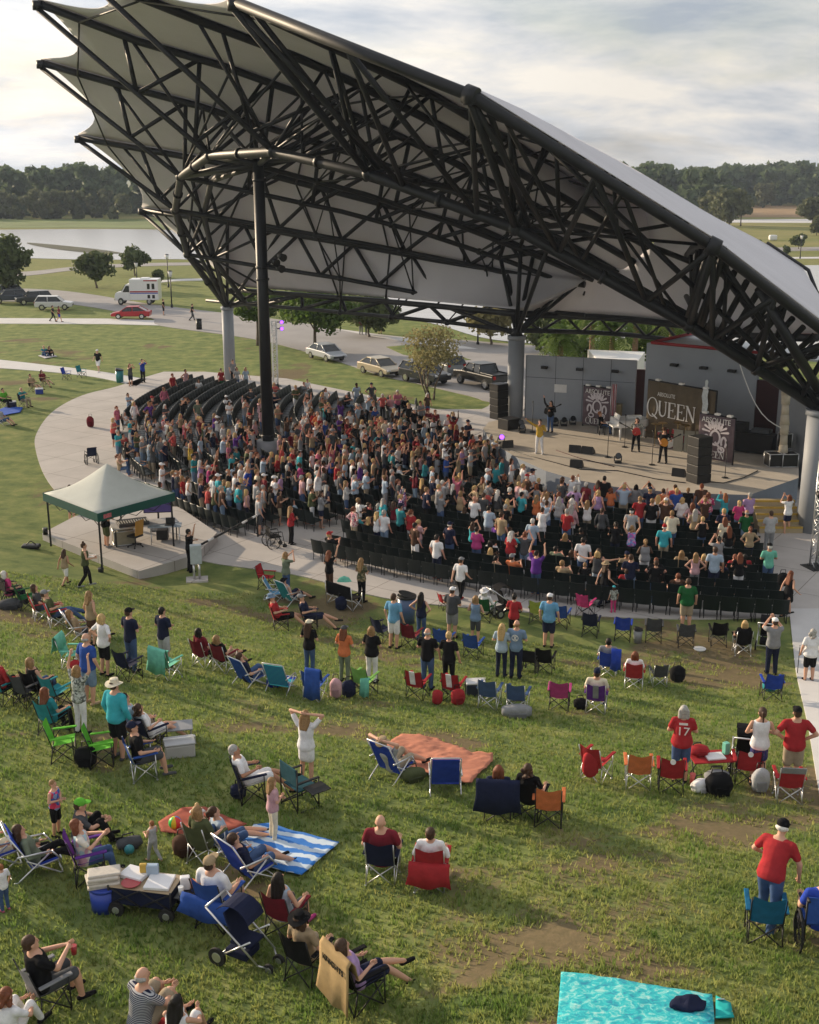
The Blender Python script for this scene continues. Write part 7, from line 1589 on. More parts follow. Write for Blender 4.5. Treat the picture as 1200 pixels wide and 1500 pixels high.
folk(120, 1076, 'woman in grey print top and white trousers raising a phone', pose='armsup', shirt='lightgrey', pattern='leopard', legs='white', **W, hair='bob', hairc='sandy')
folk(175, 1112, 'person in white sun hat, aqua long sleeved shirt and black shorts', shirt='aqua', sleeve='long', legs='black', leglen='short', hat='brim', hatc='cream', hair='short', shoes='darkgrey', scale=1.06, heavy=.22)
c = chair(80, 1075, 'campdark', 'teal', 'low teal chair under the red haired woman'); sitter(c, 'red haired woman in teal top seated above the lime chairs', pose='sit', shirt='teal', legs='black', **W, hair='long', hairc='auburn')
chair(95, 1112, 'campdark', 'lime', 'empty lime chair, left one of the lime pair', -50); chair(151, 1120, 'campdark', 'lime', 'empty lime chair, right one of the lime pair', -50)
softbag('backpack', gp(127, 1122), 0, (.42, .3, .46), 'black', 'black backpack between the two lime chairs', 'backpack')
c = chair(198, 1090, 'campdark', 'paleblue', 'pale blue chair under the dark haired man in pale shirt', -20); sitter(c, 'dark haired man in pale blue shirt seated beside the curly haired woman', shirt='paleblue', legs='khaki', pose='sit', hair='short', hairc='darkh')
c = chair(224, 1097, 'campdark', 'navy', 'navy chair under the curly haired woman in white', -20); sitter(c, 'curly haired woman in white dress reclining near the silver box', pose='sitback', shirt='white', legs='white', leglen='skirt', **W, hair='curly', hairc='brownh', shoes='white')
c = chair(211, 1138, 'camp', 'blue', 'blue chair with pale frame under the man in navy cap', -40); sitter(c, 'man in navy cap and black shirt seated in a blue chair', pose='sit', shirt='black', legs='darkgrey', leglen='short', hat='cap', hatc='navy', hair='short', shoes='darkgrey')
cooler(gp(264, 1105), R(15), (.62, .42, .34), 'silver', 'lightgrey', 'silver striped cool box on the grass right of the curly haired woman')
bm = bmesh.new(); box(bm, (0, 0, .40), (.75, .5, .03), bevel=.01); [tube(bm, (x, y, 0), (x, y, .39), .012, n=6) for x in (-.33, .33) for y in (-.2, .2)]; o = obj('low_table', bm, mat('grey_tabletop', (.24, .25, .27), .5)); o.location = gp(258, 1088); o.rotation_euler.z = .2; tag(o, 'low grey folding table behind the silver cool box', 'table')
folk(84, 1224, 'small boy in red and blue tank top and black shorts', off=-80, pose='fold', shirt='red', sleeve='none', pattern='superhero', legs='black', leglen='short', hair='short', hairc='sandy', scale=.66, shoes='black')
# --- lower left groups
c = chair(-2, 1262, 'beach', 'royal', 'blue beach chair cut by the left edge of the photo', -35, scale=1.2); sitter(c, 'person with bare knees in the beach chair cut by the left edge', pose='lowsit', shirt='cream', legs='cream', leglen='short', **W, hair='bob', skin='rosy')
c = chair(58, 1274, 'beach', 'royal', 'blue beach chair with white frame under the woman in sage', -35, scale=1.2); sitter(c, 'long haired woman in sage shirt clapping in a blue beach chair', pose='lowsit', shirt='sage', sleeve='long', legs='black', **W, hair='long', hairc='brownh')
c = chair(133, 1288, 'campdark', 'purple', 'purple folding chair with wide arms beside the wagon', -45, scale=1.05); sitter(c, 'auburn haired woman in tie dye shirt seated in the purple chair', pose='sitclap', shirt='cream', pattern='tiedye', legs='denim', **W, hair='bob', hairc='auburn')
folk(120, 1238, 'person in bright green cap and black shirt sitting on the grass', off=-40, pose='ground', shirt='darkgrey', legs='black', hat='cap', hatc='lime', hair='short')
softbag('handbag', gp(190, 1242), .5, (.45, .25, .22), 'darkgrey', 'grey handbag lying on the grass near the toddler'); bm = bmesh.new(); ball(bm, (0, 0, .09), .09); o = obj('ball', bm, PAINT, color=PC['teal']); o.location = gp(190, 1251); tag(o, 'small teal ball on the grass left of the toddler', 'ball')
folk(226, 1262, 'toddler in pale grey romper standing beside the rust blanket', off=80, pose='carry', shirt='lightgrey', sleeve='none', legs='lightgrey', hair='short', hairc='ginger', scale=.47, shoes=None)
RUST = mat('rust_blanket_cloth', (.30, .075, .05), .9, 0, .35, 5, .3); blanket('blanket', [(232, 1208), (268, 1187), (300, 1186), (362, 1212), (330, 1222), (300, 1228), (262, 1226), (236, 1222)], RUST, 'rust red blanket with toys behind the olive shirted woman')
bm = bmesh.new(); ball(bm, (0, 0, .12), .12, u=16, v=10)
for i, f in enumerate(bm.faces): f.material_index = int((math.atan2(f.calc_center_median().y, f.calc_center_median().x)+PI)/(2*PI)*6) % 4
o = obj('ball', bm, [mat('toy_green', (.05, .5, .1), .4), mat('toy_yellow', (.8, .5, .03), .4), mat('toy_red', (.7, .05, .05), .4), mat('toy_blue', (.03, .2, .6), .4)]); o.location = gp(257, 1217)+Vector((0, 0, .05)); tag(o, 'rainbow coloured toy ball on the rust red blanket', 'ball')
folk(290, 1208, 'fair haired infant in white sitting on the rust red blanket', off=30, pose='ground', shirt='white', legs='white', leglen='short', hair='short', hairc='blond', scale=.5, shoes=None)
c = chair(303, 1262, 'camp', 'olive', 'olive folding chair in front of the rust red blanket', -10); sitter(c, 'sandy haired woman in olive shirt seated by the rust red blanket', pose='sit', shirt='olive', legs='denim', **W, hair='bob', hairc='sandy', heavy=.18)
folk(330, 1240, 'person in pale blue top sitting at the rust blanket edge', off=-40, pose='groundlegs', shirt='paleblue', legs='denim', leglen='short', **W, hair='pony', hairc='brownh')
softbag('backpack', gp(271, 1252), .4, (.4, .3, .42), 'brown', 'brown and black backpack left of the olive chair', 'backpack')
bw, nt, b = nm('blue_stripe_blanket'); tcb = nn(nt, 'ShaderNodeTexCoord'); mpb = nn(nt, 'ShaderNodeMapping'); mpb.inputs['Rotation'].default_value = (0, 0, R(28)); wvb = nn(nt, 'ShaderNodeTexWave', Scale=1.05, Distortion=2.2, Detail=3); wvb.bands_direction = 'Y'; wvb.inputs['Detail Scale'].default_value = 4; rb = nn(nt, 'ShaderNodeValToRGB'); rb.color_ramp.elements[0].position = .42; rb.color_ramp.elements[0].color = (.02, .16, .52, 1); rb.color_ramp.elements[1].position = .62; rb.color_ramp.elements[1].color = (.5, .6, .7, 1)
nt.links.new(tcb.outputs['Object'], mpb.inputs[0]); nt.links.new(mpb.outputs[0], wvb.inputs['Vector']); nt.links.new(wvb.outputs['Fac'], rb.inputs[0]); nt.links.new(rb.outputs[0], b.inputs['Base Color']); b.inputs['Roughness'].default_value = .9
blanket('blanket', [(352, 1240), (372, 1213), (396, 1211), (497, 1238), (470, 1262), (442, 1286), (400, 1276), (372, 1266)], bw, 'blue and white striped blanket under the girl in pink')
folk(401, 1232, 'girl in pink shirt and pale yellow trousers on the striped blanket', off=-40, pose='fold', shirt='palepink', legs='cream', hair='long', hairc='sandy', **W, scale=.75, shoes='white')
c = chair(366, 1288, 'beach', 'royal', 'blue beach chair with white frame beside the striped blanket', -25, scale=1.25); sitter(c, 'person in denim reclining low beside the striped blanket', pose='lowsit', shirt='navy', legs='denim', leglen='short', hair='short')
folk(8, 1334, 'toddler in white top and dark jeans at the left edge', off=80, pose='stand', shirt='white', legs='denim', hair='short', hairc='ginger', scale=.5, shoes='pink')
# wagon with picnic things
wg = empty('folding_wagon', gp(216, 1332), R(-12), 'navy folding wagon heaped with picnic things', 'wagon'); bm = bmesh.new(); box(bm, (0, 0, .36), (1.05, .52, .30), bevel=.02); obj('tub', bm, CLOTH, wg, color=PC['navy'])
for x in (-.40, .46):
    for y in (-.28, .28): bm = bmesh.new(); wheel(bm, (x, y, .13), .13, .07, (0, 1, 0)); w_ = obj('wheel', bm, RUBBER, wg); bm = bmesh.new(); wheel(bm, (x, y, .13), .06, .08, (0, 1, 0)); obj('hub', bm, ALU, w_)
bm = bmesh.new()
for y in (-.275, .275): tube(bm, (-.5, y, .22), (.02, y, .52), .014, n=6); tube(bm, (-.5, y, .52), (.02, y, .22), .014, n=6); tube(bm, (.02, y, .22), (.54, y, .52), .014, n=6); tube(bm, (.02, y, .52), (.54, y, .22), .014, n=6)
for x in (-.52, .54):
    for y in (-.275, .275): tube(bm, (x, y, .12), (x, y, .55), .016, n=6)
    tube(bm, (x, -.275, .14), (x, .275, .14), .016, n=6)
tube(bm, (.54, 0, .2), (.95, 0, .12), .016); obj('frame', bm, BLACK, wg)
WL = gp(216, 1332); WR = RZ(R(-12))
def onw(name, x, y, z, s, c, label, cat, rot=0, bev=.01, m=None):
    bm = bmesh.new(); box(bm, (0, 0, s[2]/2), s, RZ(rot), bevel=bev); o = obj(name, bm, m or PAINT, color=PC[c] if isinstance(c, str) else c); o.location = WL+WR @ Vector((x, y, z)); o.rotation_euler.z = R(-12); return tag(o, label, cat)
onw('tray', -.02, .0, .515, (1.12, .56, .015), 'tan', 'tan board laid across the navy wagon', 'tray'); onw('pizza_box', .26, -.03, .535, (.42, .42, .05), 'white', 'flat white food box on the right of the wagon', 'box', .1); onw('food_box', -.22, .1, .535, (.42, .32, .07), 'white', 'white food box at the back left of the wagon', 'box', -.2)
bm = bmesh.new(); tube(bm, (0, 0, 0), (0, 0, .035), .13, .16, n=20); o = obj('plate', bm, PAINT, color=PC['red']); o.location = WL+WR @ Vector((-.18, -.14, .535)); tag(o, 'round red plate on the wagon', 'plate')
onw('snack_bag', -.08, .12, .60, (.12, .07, .16), 'yellow', 'yellow snack bag standing on the wagon', 'snack bag', .3, .02); onw('snack_bag', .06, .16, .54, (.20, .10, .20), 'paleblue', 'pale blue snack bag standing on the wagon', 'snack bag', .2, .02)
onw('side_shelf', .78, .0, .42, (.42, .46, .02), 'black', 'black fold out shelf beside the wagon', 'shelf'); onw('snack_bag', .66, .06, .44, (.16, .12, .22), 'white', 'white and red snack bag on the black shelf', 'snack bag', .4, .02); onw('snack_bag', .80, .10, .44, (.18, .10, .14), 'orange', 'orange snack packet on the black shelf', 'snack bag', -.2, .02)
bm = bmesh.new(); tube(bm, (0, 0, 0), (0, 0, .15), .035, .045, n=14); o = obj('paper_cup', bm, WHITEP); o.location = WL+WR @ Vector((.66, -.12, .44)); tag(o, 'white paper cup on the black shelf', 'cup')
bm = bmesh.new(); tube(bm, (0, 0, 0), (0, 0, .40), .22, .24, n=20); cb_ = empty('drinks_cooler', gp(155, 1330), 0, 'round bright blue drinks cooler beside the wagon', 'cooler'); obj('barrel', bm, PAINT, cb_, color=PC['royal']); bm = bmesh.new(); tube(bm, (0, 0, .40), (0, 0, .45), .25, n=20); obj('lid', bm, PAINT, cb_, color=PC['royal'])
bm = bmesh.new()
for i in range(5): box(bm, (.02*math.sin(i*2), .02*math.cos(i*3), .475+.045*i), (.52-.03*(i % 2), .36-.02*i, .05), RZ(.1*math.sin(i*4)), bevel=.018)
o = obj('folded_towels', bm, mat('cream_towel', (.55, .51, .45), .95, 0, .15, 12, .4)); o.location = gp(155, 1330); o.rotation_euler.z = .3; tag(o, 'stack of folded cream towels on the round blue cooler', 'towels')
c = chair(322, 1352, 'campdark', 'blue', 'bright blue chair with wide cover under the man in grey cap', -5, scale=1.1); sitter(c, 'man in grey cap and white shirt seated in the bright blue chair', pose='sit', shirt='white', legs='khaki', leglen='short', hat='cap', hatc='tan', hair='short', heavy=.2, scale=1.06); draped('chair_cover', c.location, c.rotation_euler.z, .95, .60, .5, .28, 'blue', 'bright blue cover hanging behind the man in grey cap', 'cover', y=-.30)
stroller(gp(360, 1408), R(-118), 'navy', 'navy stroller with silver frame near the bottom left').scale = (.92,)*3
c = chair(420, 1368, 'campdark', 'maroon', 'maroon and cream chair under the black haired woman', -10); sitter(c, 'black haired woman in pale blue tank top seated near the stroller', pose='sit', shirt='paleblue', sleeve='none', legs='darkgrey', leglen='short', **W, hair='vlong', hairc='darkh', shoes='magenta')
c = chair(452, 1432, 'campdark', 'black', 'black chair with round cup holders under the person in black hat', -15); sitter(c, 'person in wide black hat and tan shirt with back turned near the bottom', pose='sit', shirt='tan', legs='khaki', leglen='short', hat='brim', hatc='black', hair='bob', **W)
c = chair(528, 1470, 'campdark', 'black', 'black folding chair under the tan lettered towel', -38, scale=1.05); sitter(c, 'brown haired woman lounging with bare legs in the chair with lettered towel', pose='sitback', shirt='lilac', legs='navy', leglen='short', **W, hair='bob', hairc='brownh'); d_ = draped('towel', c.location, c.rotation_euler.z, .72, 1.0, .7, .22, 'tan', 'tan towel with black lettering draped over a chair back', m=mat('tan_towel', (.36, .25, .12), .95, 0, .2, 6, .3))
text('KNIGHTS', .125, Matrix.Translation((0, -.432, .80)) @ Matrix.Rotation(R(90), 4, 'X'), BLACK, d_)
c = chair(72, 1478, 'campdark', 'grey', 'grey folding chair with dark mesh under the man with a phone', -25); sitter(c, 'man in black shirt reading his phone in a grey folding chair', pose='sitphone', shirt='black', legs='darkgrey', leglen='short', hair='short', scale=1.05, heavy=.12)
bm = bmesh.new(); tube(bm, (0, 0, 0), (0, 0, .14), .036, .046, n=14); o = obj('party_cup', bm, PAINT, color=PC['red']); o.location = gp(114, 1455, 0)+Vector((0, 0, .66)); tag(o, 'red drinking cup on the knee of the man with a phone', 'cup')
folk(15, 1528, 'auburn haired woman in white at the bottom left corner', pose='ground', shirt='white', legs='white', **W, hair='curly', hairc='auburn')
folk(212, 1508, 'balding man in striped shirt sitting on the grass at the bottom', off=-20, pose='ground', shirt='grey', pattern='stripe', legs='khaki', leglen='short', hair='thin', hairc='greyh', scale=1.08, heavy=.15)
folk(262, 1540, 'dark haired woman in white top at the bottom edge', pose='ground', shirt='white', sleeve='none', legs='white', leglen='short', **W, hair='long', hairc='darkh'); bm = bmesh.new(); box(bm, (0, 0, .05), (.45, .4, .1), bevel=.04); o = obj('cushion', bm, CLOTH, color=PC['red']); o.location = gp(232, 1512); tag(o, 'red cushion on the grass between the two people at bottom', 'cushion')
# --- centre
c = chair(300, 976, 'camp', 'maroon', 'dark red chair under the black haired woman, left of a pair'); sitter(c, 'black haired woman in the left of two dark red chairs', pose='sit', shirt='maroon', legs='black', **W, hair='bob', hairc='darkh')
c = chair(330, 983, 'camp', 'maroon', 'dark red chair under the sandy haired woman, right of a pair'); sitter(c, 'sandy haired woman in black top leaning back in a dark red chair', pose='sitback', shirt='black', legs='tan', leglen='short', **W, hair='bob', hairc='sandy')
c = chair(366, 1004, 'beach', 'blue', 'blue low chair under the person in denim at centre left', -12, scale=1.15); sitter(c, 'brown haired person in denim reclining in a blue low chair', pose='lowsit', shirt='navy', legs='denim', hair='short', hairc='brownh')
chair(413, 1012, 'beach', 'aqua', 'empty low chair striped turquoise and blue', 10, pattern=STRIPEB, scale=1.2); softbag('tote_bag', gp(402, 1006), 0, (.4, .25, .32), 'royal', 'blue and white bag beside the turquoise striped chair')
m_ = chair(462, 1024, 'camp', 'blue', 'blue folding chair with a blue towel hung on it', 5); draped('towel', m_.location+Vector((.12, 0, 0)), m_.rotation_euler.z, .42, .96, .6, .18, 'blue', 'blue patterned towel over the back of the blue chair'); softbag('laundry_bag', gp(492, 1022), 0, (.3, .25, .55), 'palepink', 'pale pink printed bag between the blue chair and navy pack')
softbag('backpack', gp(511, 1020), 0, (.36, .3, .46), 'navy', 'navy backpack beside the lime chair', 'backpack'); m_ = chair(535, 1018, 'sling', (.20, .42, .10), 'empty pale green chair right of the navy backpack', -3); draped('chair_bag', m_.location+Vector((.2, 0, 0)), m_.rotation_euler.z, .26, .62, .5, .12, 'mint', 'light green bag hanging from the pale green chair', 'bag')
folk(454, 990, 'woman in white cap, black top and jeans behind the blue chairs', pose='fold', shirt='black', legs='denim', **W, hat='cap', hatc='cream', hair='vlong', hairc='brownh'); folk(505, 1000, 'woman in dark cap, orange shirt and sage trousers', pose='fold', shirt='orange', legs='sage', **W, hat='cap', hatc='darkgrey', hair='long', hairc='auburn'); folk(545, 1000, 'blond person in black top and white trousers', pose='fold', shirt='black', legs='white', **W, hair='bob', hairc='sandy', heavy=.18)
folk(420, 872, 'person in sage shirt shading the eyes beside the walk', pose='phone', shirt='sage', legs='denim', **W, hair='bob', hairc='sandy'); c = chair(426, 884, 'beach', 'teal', 'low teal chair under the man in grey tank top', 0, scale=1.2); sitter(c, 'man in dark cap and grey tank top in the low teal chair', pose='lowsit', shirt='lightgrey', sleeve='none', legs='navy', leglen='short', hat='cap', hatc='black', hair='short')
chair(391, 862, 'campdark', 'red', 'empty red chair with black arms by the walk', -60); chair(404, 876, 'beach', 'skyblue', 'empty low sky blue chair behind the red one', -40)
c = chair(412, 922, 'campdark', 'red', 'red chair under the person in blue grey hat', -40); sitter(c, 'person in blue grey hat and red shirt reclining', pose='sitback', shirt='red', legs='black', leglen='short', hat='bucket', hatc='lightdenim', hair='short'); c = chair(455, 922, 'campdark', 'navy', 'navy chair under the person in grey cap stretching legs', -50); sitter(c, 'person in grey cap and navy top stretching bare legs right', pose='sitback', shirt='navy', legs='navy', leglen='short', hat='cap', hatc='grey', hair='short')
lv = chair(505, 888, 'love', 'black', 'wide black folding loveseat behind two standing women'); softbag('cool_bag', gp(500, 893), 0, (.4, .3, .5), 'navy', 'navy bag with blue pattern in the middle of the loveseat'); bm = bmesh.new()
n = 16; ring0 = [bm.verts.new((.26*math.cos(2*PI*i/n), .26*math.sin(2*PI*i/n)*.5, 0)) for i in range(n)]; ring1 = [bm.verts.new((.17*math.cos(2*PI*i/n), .17*math.sin(2*PI*i/n)*.5, .13)) for i in range(n)]; tp_ = bm.verts.new((0, 0, .20))
for i in range(n): bm.faces.new((ring0[i], ring0[(i+1) % n], ring1[(i+1) % n], ring1[i])); bm.faces.new((ring1[i], ring1[(i+1) % n], tp_))
bm.faces.new(ring0[::-1]); o = obj('sun_hat', bm, CLOTH, color=PC['mint']); o.location = lv.location+Vector((0, .0, .92)); tag(o, 'mint coloured hat resting on the loveseat back', 'hat')
folk(483, 870, 'woman in black top raising one hand by the loveseat', pose='armup', shirt='black', legs='brown', **W, hair='long', hairc='auburn'); folk(530, 882, 'woman in camouflage top and black trousers by the loveseat', pose='reach' if False else 'fold', shirt='camo', pattern='camo', legs='black', **W, hair='vlong', hairc='sandy')
folk(577, 950, 'man in sky blue shirt and white shorts holding a bottle', shirt='skyblue', legs='white', leglen='short', hair='short', scale=1.06); bin_(gp(596, 912), 'denim', 'blue grey litter bin beside the man in sky blue shirt', 1.05)
folk(617, 938, 'woman with dark hair, navy tank top and jeans near the bin', pose='hips', shirt='navy', sleeve='none', legs='denim', **W, hair='vlong', hairc='darkh'); chair(561, 940, 'campdark', 'navy', 'empty navy chair left of the dark red mesh chair', -15); chair(603, 948, 'campdark', 'maroon', 'empty dark red mesh chair below the man in sky blue shirt')
chair(652, 892, 'campdark', 'red', 'small empty red chair at the walk edge', -30, scale=.7)
c = chair(712, 908, 'campdark', 'green', 'dark green folding chair under the person in white hat'); sitter(c, 'person in white hat and white sleeves in the dark green chair', pose='sit', shirt='white', sleeve='long', legs='lightgrey', hat='brim', hatc='white', hair='bob', hairc='whiteh', **W)
stroller(gp(738, 900), R(-60), 'black', 'black stroller right of the dark green chair')
folk(662, 935, 'man in white cap and dark grey shirt standing in the crowd', pose='fold', shirt='darkgrey', legs='grey', leglen='short', hat='cap', hatc='white', hair='short', heavy=.15, scale=1.03); folk(696, 943, 'blond woman in blue grey tank top standing right of the grey shirt', pose='fold', shirt='lightdenim', sleeve='none', legs='darkgrey', leglen='short', **W, hair='bob', hairc='sandy')
chair(650, 955, 'campdark', 'blue', 'empty turquoise blue chair, left of two before the grey shirted man'); chair(693, 963, 'campdark', 'blue', 'empty turquoise blue chair, right of two with dark mesh')
folk(626, 1010, 'grey haired man in black shirt and jeans, left of the black pair', pose='fold', shirt='black', legs='denim', hair='thin', hairc='greyh', scale=1.03); folk(657, 1012, 'sandy haired person in black shirt, right of the black pair', shirt='black', legs='black', **W, hair='short', hairc='blond', scale=1.0)
chair(612, 1022, 'campdark', 'red', 'red chair with white back stripe, left of the pair', 0, accent='white'); m_ = chair(664, 1026, 'campdark', 'red', 'red chair with white back stripe, right of the pair', 0, accent='white'); softbag('chair_bag', gp(641, 1032), 0, (.26, .2, .42), 'red', 'red carry bag on the grass between the striped red chairs', straps=False); softbag('chair_bag', gp(671, 1032), .3, (.34, .25, .46), 'red', 'red and white carry bag hanging under the right striped chair')
cooler(gp(696, 1018), R(5), (.5, .36, .42), 'navy', 'white', 'navy cool box with white lid left of the grey chairs')
folk(734, 992, 'blond woman in mint shirt beside the man with white emblem', pose='fold', shirt=(.45, .60, .60) if False else 'paleblue', legs='navy', **W, hair='vlong', hairc='blond'); e_ = folk(755, 994, 'man in slate blue shirt with round white emblem on the back', pose='fold', shirt='lightdenim', legs='navy', hair='thin', hairc='sandy', scale=1.04)
bm = bmesh.new(); Me = Matrix.Translation((0, -.142, 1.24)) @ Matrix.Rotation(R(90), 4, 'X'); ringshape(bm, 0, 0, .085, .085, .016, Me, 20); strokes(bm, [(-.05, -.06, .05, .06, .02), (.05, -.06, -.05, .06, .02), (0, -.07, 0, .08, .02)], 0, 0, 1, Me); obj('emblem', bm, WPRINT, e_)
chair(717, 1036, 'camp', 'denim', 'slate grey chair with pale legs, left of the pair'); m_ = chair(758, 1042, 'camp', 'denim', 'slate grey chair with pale legs, right of the pair'); softbag('chair_bag', gp(757, 1050), 0, (.75, .35, .34), 'lilac' if False else 'grey', 'large grey carry bag slumped below the right slate chair')
folk(752, 940, 'dark haired woman in red top and black shorts', pose='fold', shirt='red', sleeve='short', legs='black', leglen='short', **W, hair='bun', hairc='darkh'); folk(803, 948, 'man in white cap and aqua shirt standing by the lime chair', shirt='skyblue', legs='navy', leglen='short', hat='cap', hatc='white', hair='short', scale=1.06, heavy=.15)
chair(788, 912, 'campdark', (.35, .42, .08), 'empty yellow green chair at the walk edge'); chair(822, 918, 'campdark', 'blue', 'empty blue chair right of the man in aqua shirt'); chair(798, 985, 'campdark', 'black', 'empty black padded chair with cup arms before the aqua shirt'); wheelchair(gp(776, 985), face(gp(776, 985)), 'black', 'folded dark wheelchair left of the black padded chair').scale = (.8,)*3
folk(450, 1150, 'woman in white dress with both hands behind her head', pose='handshead', shirt='white', sleeve='short', leglen='dress', legs='white', **W, hair='long', hairc='sandy')
chair(440, 1180, 'director', (.02, .07, .09), 'dark teal folding chair with side table below the woman in white', -30); c = chair(368, 1170, 'campdark', 'navy', 'navy folding chair under the grey haired man', -45); sitter(c, 'grey haired man in white shirt clasping his bare knee', pose='sitback', shirt='white', legs='white', leglen='short', hair='short', hairc='greyh', skin='tanned')
softbag('chair_bag', gp(350, 1168), 0, (.3, .25, .3), 'navy', 'navy carry bag left of the grey haired man')
ORB = mat('coral_blanket_cloth', (.42, .165, .105), .9, 0, .25, 3, .5); blanket('blanket', [(552, 1118), (560, 1100), (588, 1080), (640, 1086), (690, 1108), (722, 1108), (722, 1120), (700, 1140), (690, 1153), (650, 1145), (600, 1132)], ORB, 'crumpled coral blanket around the two blue beach chairs', amp=.05)
c = chair(578, 1137, 'beach', 'royal', 'blue beach chair under the man in tan sun hat', -20, scale=1.2); sitter(c, 'man in tan sun hat with arms behind his head on a beach chair', pose='lowhead', shirt='lightgrey', legs='khaki', leglen='short', hat='bucket', hatc='tan', hair='short'); c = chair(652, 1156, 'beach', 'royal', 'blue beach chair seen from behind at the coral blanket', 18, scale=1.2)
softbag('tote_bag', gp(605, 1143), .4, (.5, .3, .28), 'olive', 'olive canvas tote bag left of the rear facing beach chair')
c = chair(729, 1198, 'campdark', 'navy', 'navy chair with navy jacket under the brown haired woman', 10); sitter(c, 'brown haired woman in the navy chair below the coral blanket', pose='sit', shirt='navy', legs='denim', **W, hair='bob', hairc='auburn'); draped('jacket', c.location, c.rotation_euler.z, .80, .97, .55, .35, 'navy', 'navy jacket draped over the chair of the brown haired woman', 'jacket')
c = chair(803, 1206, 'sling', 'orange', 'orange folding chair below the coral blanket at centre right', 5); c = chair(776, 1196, 'campdark', 'black', 'black chair left of the orange chair', -12); sitter(c, 'dark haired woman in black leaning behind the orange chair', pose='sit', shirt='black', legs='black', **W, hair='curly', hairc='brownh')
c = chair(561, 1288, 'camp', 'navy', 'navy chair with pale legs under the bald man', 8); sitter(c, 'bald man in dusty red shirt in the navy chair', pose='sit', shirt='maroon', legs='black', hair='bald', scale=1.06, heavy=.2)
c = chair(632, 1298, 'camp', 'red', 'red chair with pale legs and hanging red cover', 8); sitter(c, 'brown haired person in white hooded top in the red chair', pose='sit', shirt='white', sleeve='long', legs='navy', hair='short', hairc='brownh', **W); draped('chair_cover', c.location, c.rotation_euler.z, .66, .60, .5, .22, 'red', 'red cover hanging below the back of the red chair', 'cover', y=-.30)
# --- right
chair(857, 902, 'campdark', 'hotpink', 'bright pink chair at the walk edge left of the navy one', -15); chair(865, 930, 'campdark', 'navy', 'empty navy chair at the lawn edge left of a royal blue one'); chair(912, 936, 'campdark', 'royal', 'empty royal blue chair at the lawn edge'); bin_(gp(934, 941), 'grey', 'small grey bin on the grass right of the royal blue chair', .5)
chair(957, 938, 'campdark', 'darkgrey', 'black padded chair with grey back panel, first of three at the lawn edge'); chair(1004, 946, 'campdark', 'darkgrey', 'black padded chair below the man in dark green, second of three'); chair(1051, 944, 'campdark', 'black', 'black padded chair with rounded back, third of three'); c = chair(1086, 957, 'camp', 'black', 'black chair with pale legs under the blond woman'); sitter(c, 'blond woman in black chair at the lawn edge on the right', pose='sit', shirt='black', legs='tan', **W, hair='bob', hairc='blond')
bm = bmesh.new(); tube(bm, (0, 0, 0), (0, 0, .05), .16, .20, n=20); o = obj('dish', bm, WHITEP); o.location = gp(1025, 952); tag(o, 'round white dish on the grass before the black padded chairs', 'dish')
folk(1129, 988, 'man in white cap and two tone grey shirt taking a picture', pose='phone', shirt='grey', legs='navy', hat='cap', hatc='white', hair='short', scale=1.05, heavy=.15); stroller(gp(1122, 948), R(-20), 'black', 'black stroller before the man in two tone shirt'); chair(1129, 1024, 'campdark', 'royal', 'royal blue chair with tan legs near the right path'); softbag('tote_bag', gp(1127, 1012), 0, (.36, .28, .34), 'teal', 'teal patterned bag under the royal blue chair by the path')
c = chair(890, 990, 'camp', 'royal', 'royal blue chair under the person in grey at right centre'); sitter(c, 'dark haired person in grey seated in the royal blue chair', pose='sit', shirt='grey', legs='denim', hair='short', hairc='darkh'); draped('jacket', c.location+Vector((.25, 0, 0)), c.rotation_euler.z, .28, .97, .7, .35, 'royal', 'blue jacket hanging on the right of the royal blue chair', 'jacket')
c = chair(928, 1008, 'camp', 'red', 'bright red chair with pale legs at right centre'); sitter(c, 'brown haired woman in white sleeves in the bright red chair', pose='sit', shirt='white', legs='denim', **W, hair='bob', hairc='auburn'); chair(964, 1004, 'camp', 'darkgrey', 'empty grey mesh chair right of the bright red chair', 15, scale=.85); softbag('backpack', gp(992, 998), 0, (.42, .32, .5), 'black', 'black backpack with teal trim right of the grey mesh chair', 'backpack')
c = chair(873, 1042, 'camp', 'purple', 'purple and grey chair under the person in navy cap', 0, accent='grey'); sitter(c, 'person in navy cap and pale shirt in the purple chair', pose='sit', shirt='cream', legs='khaki', leglen='short', hat='cap', hatc='navy', hair='short'); chair(819, 1038, 'campdark', 'magenta', 'magenta chair left of the purple one', 5); softbag('handbag', gp(850, 1038), 0, (.34, .25, .3), 'black', 'black bag on the grass between the magenta and purple chairs')
j_ = folk(995, 1146, 'woman in red jersey numbered seventeen and denim shorts', pose='fold', shirt='red', legs='denim', leglen='short', **W, hair='bob', hairc='greyh', heavy=.2, scale=1.02)
text('17', .25, Matrix.Translation((0, -.156, 1.20)) @ Matrix.Rotation(R(90), 4, 'X'), WPRINT, j_, sx=1.05); bm = bmesh.new(); box(bm, (0, -.14, 1.36), (.17, .006, .045)); obj('name_print', bm, WPRINT, j_)
m_ = chair(873, 1142, 'camp', 'red', 'red and grey folding chair turned left with a red bag', -25); softbag('chair_bag', gp(868, 1140)+Vector((-.1, -.3, .2)), 0, (.32, .2, .62), 'red', 'red carry bag hanging behind the red and grey chair', straps=False); chair(934, 1152, 'camp', 'orange', 'orange chair with pale legs between red ones', 5); k_ = chair(982, 1158, 'campdark', 'red', 'dark legged red chair with round white badge below the jersey woman'); k2 = chair(1092, 1146, 'campdark', 'red', 'dark legged red chair with round white badge below the plaid skirt')
for q in (k_, k2): bm = bmesh.new(); tube(bm, (0, -.375, .83), (0, -.385, .832), .055, n=16); obj('badge', bm, WPRINT, q)
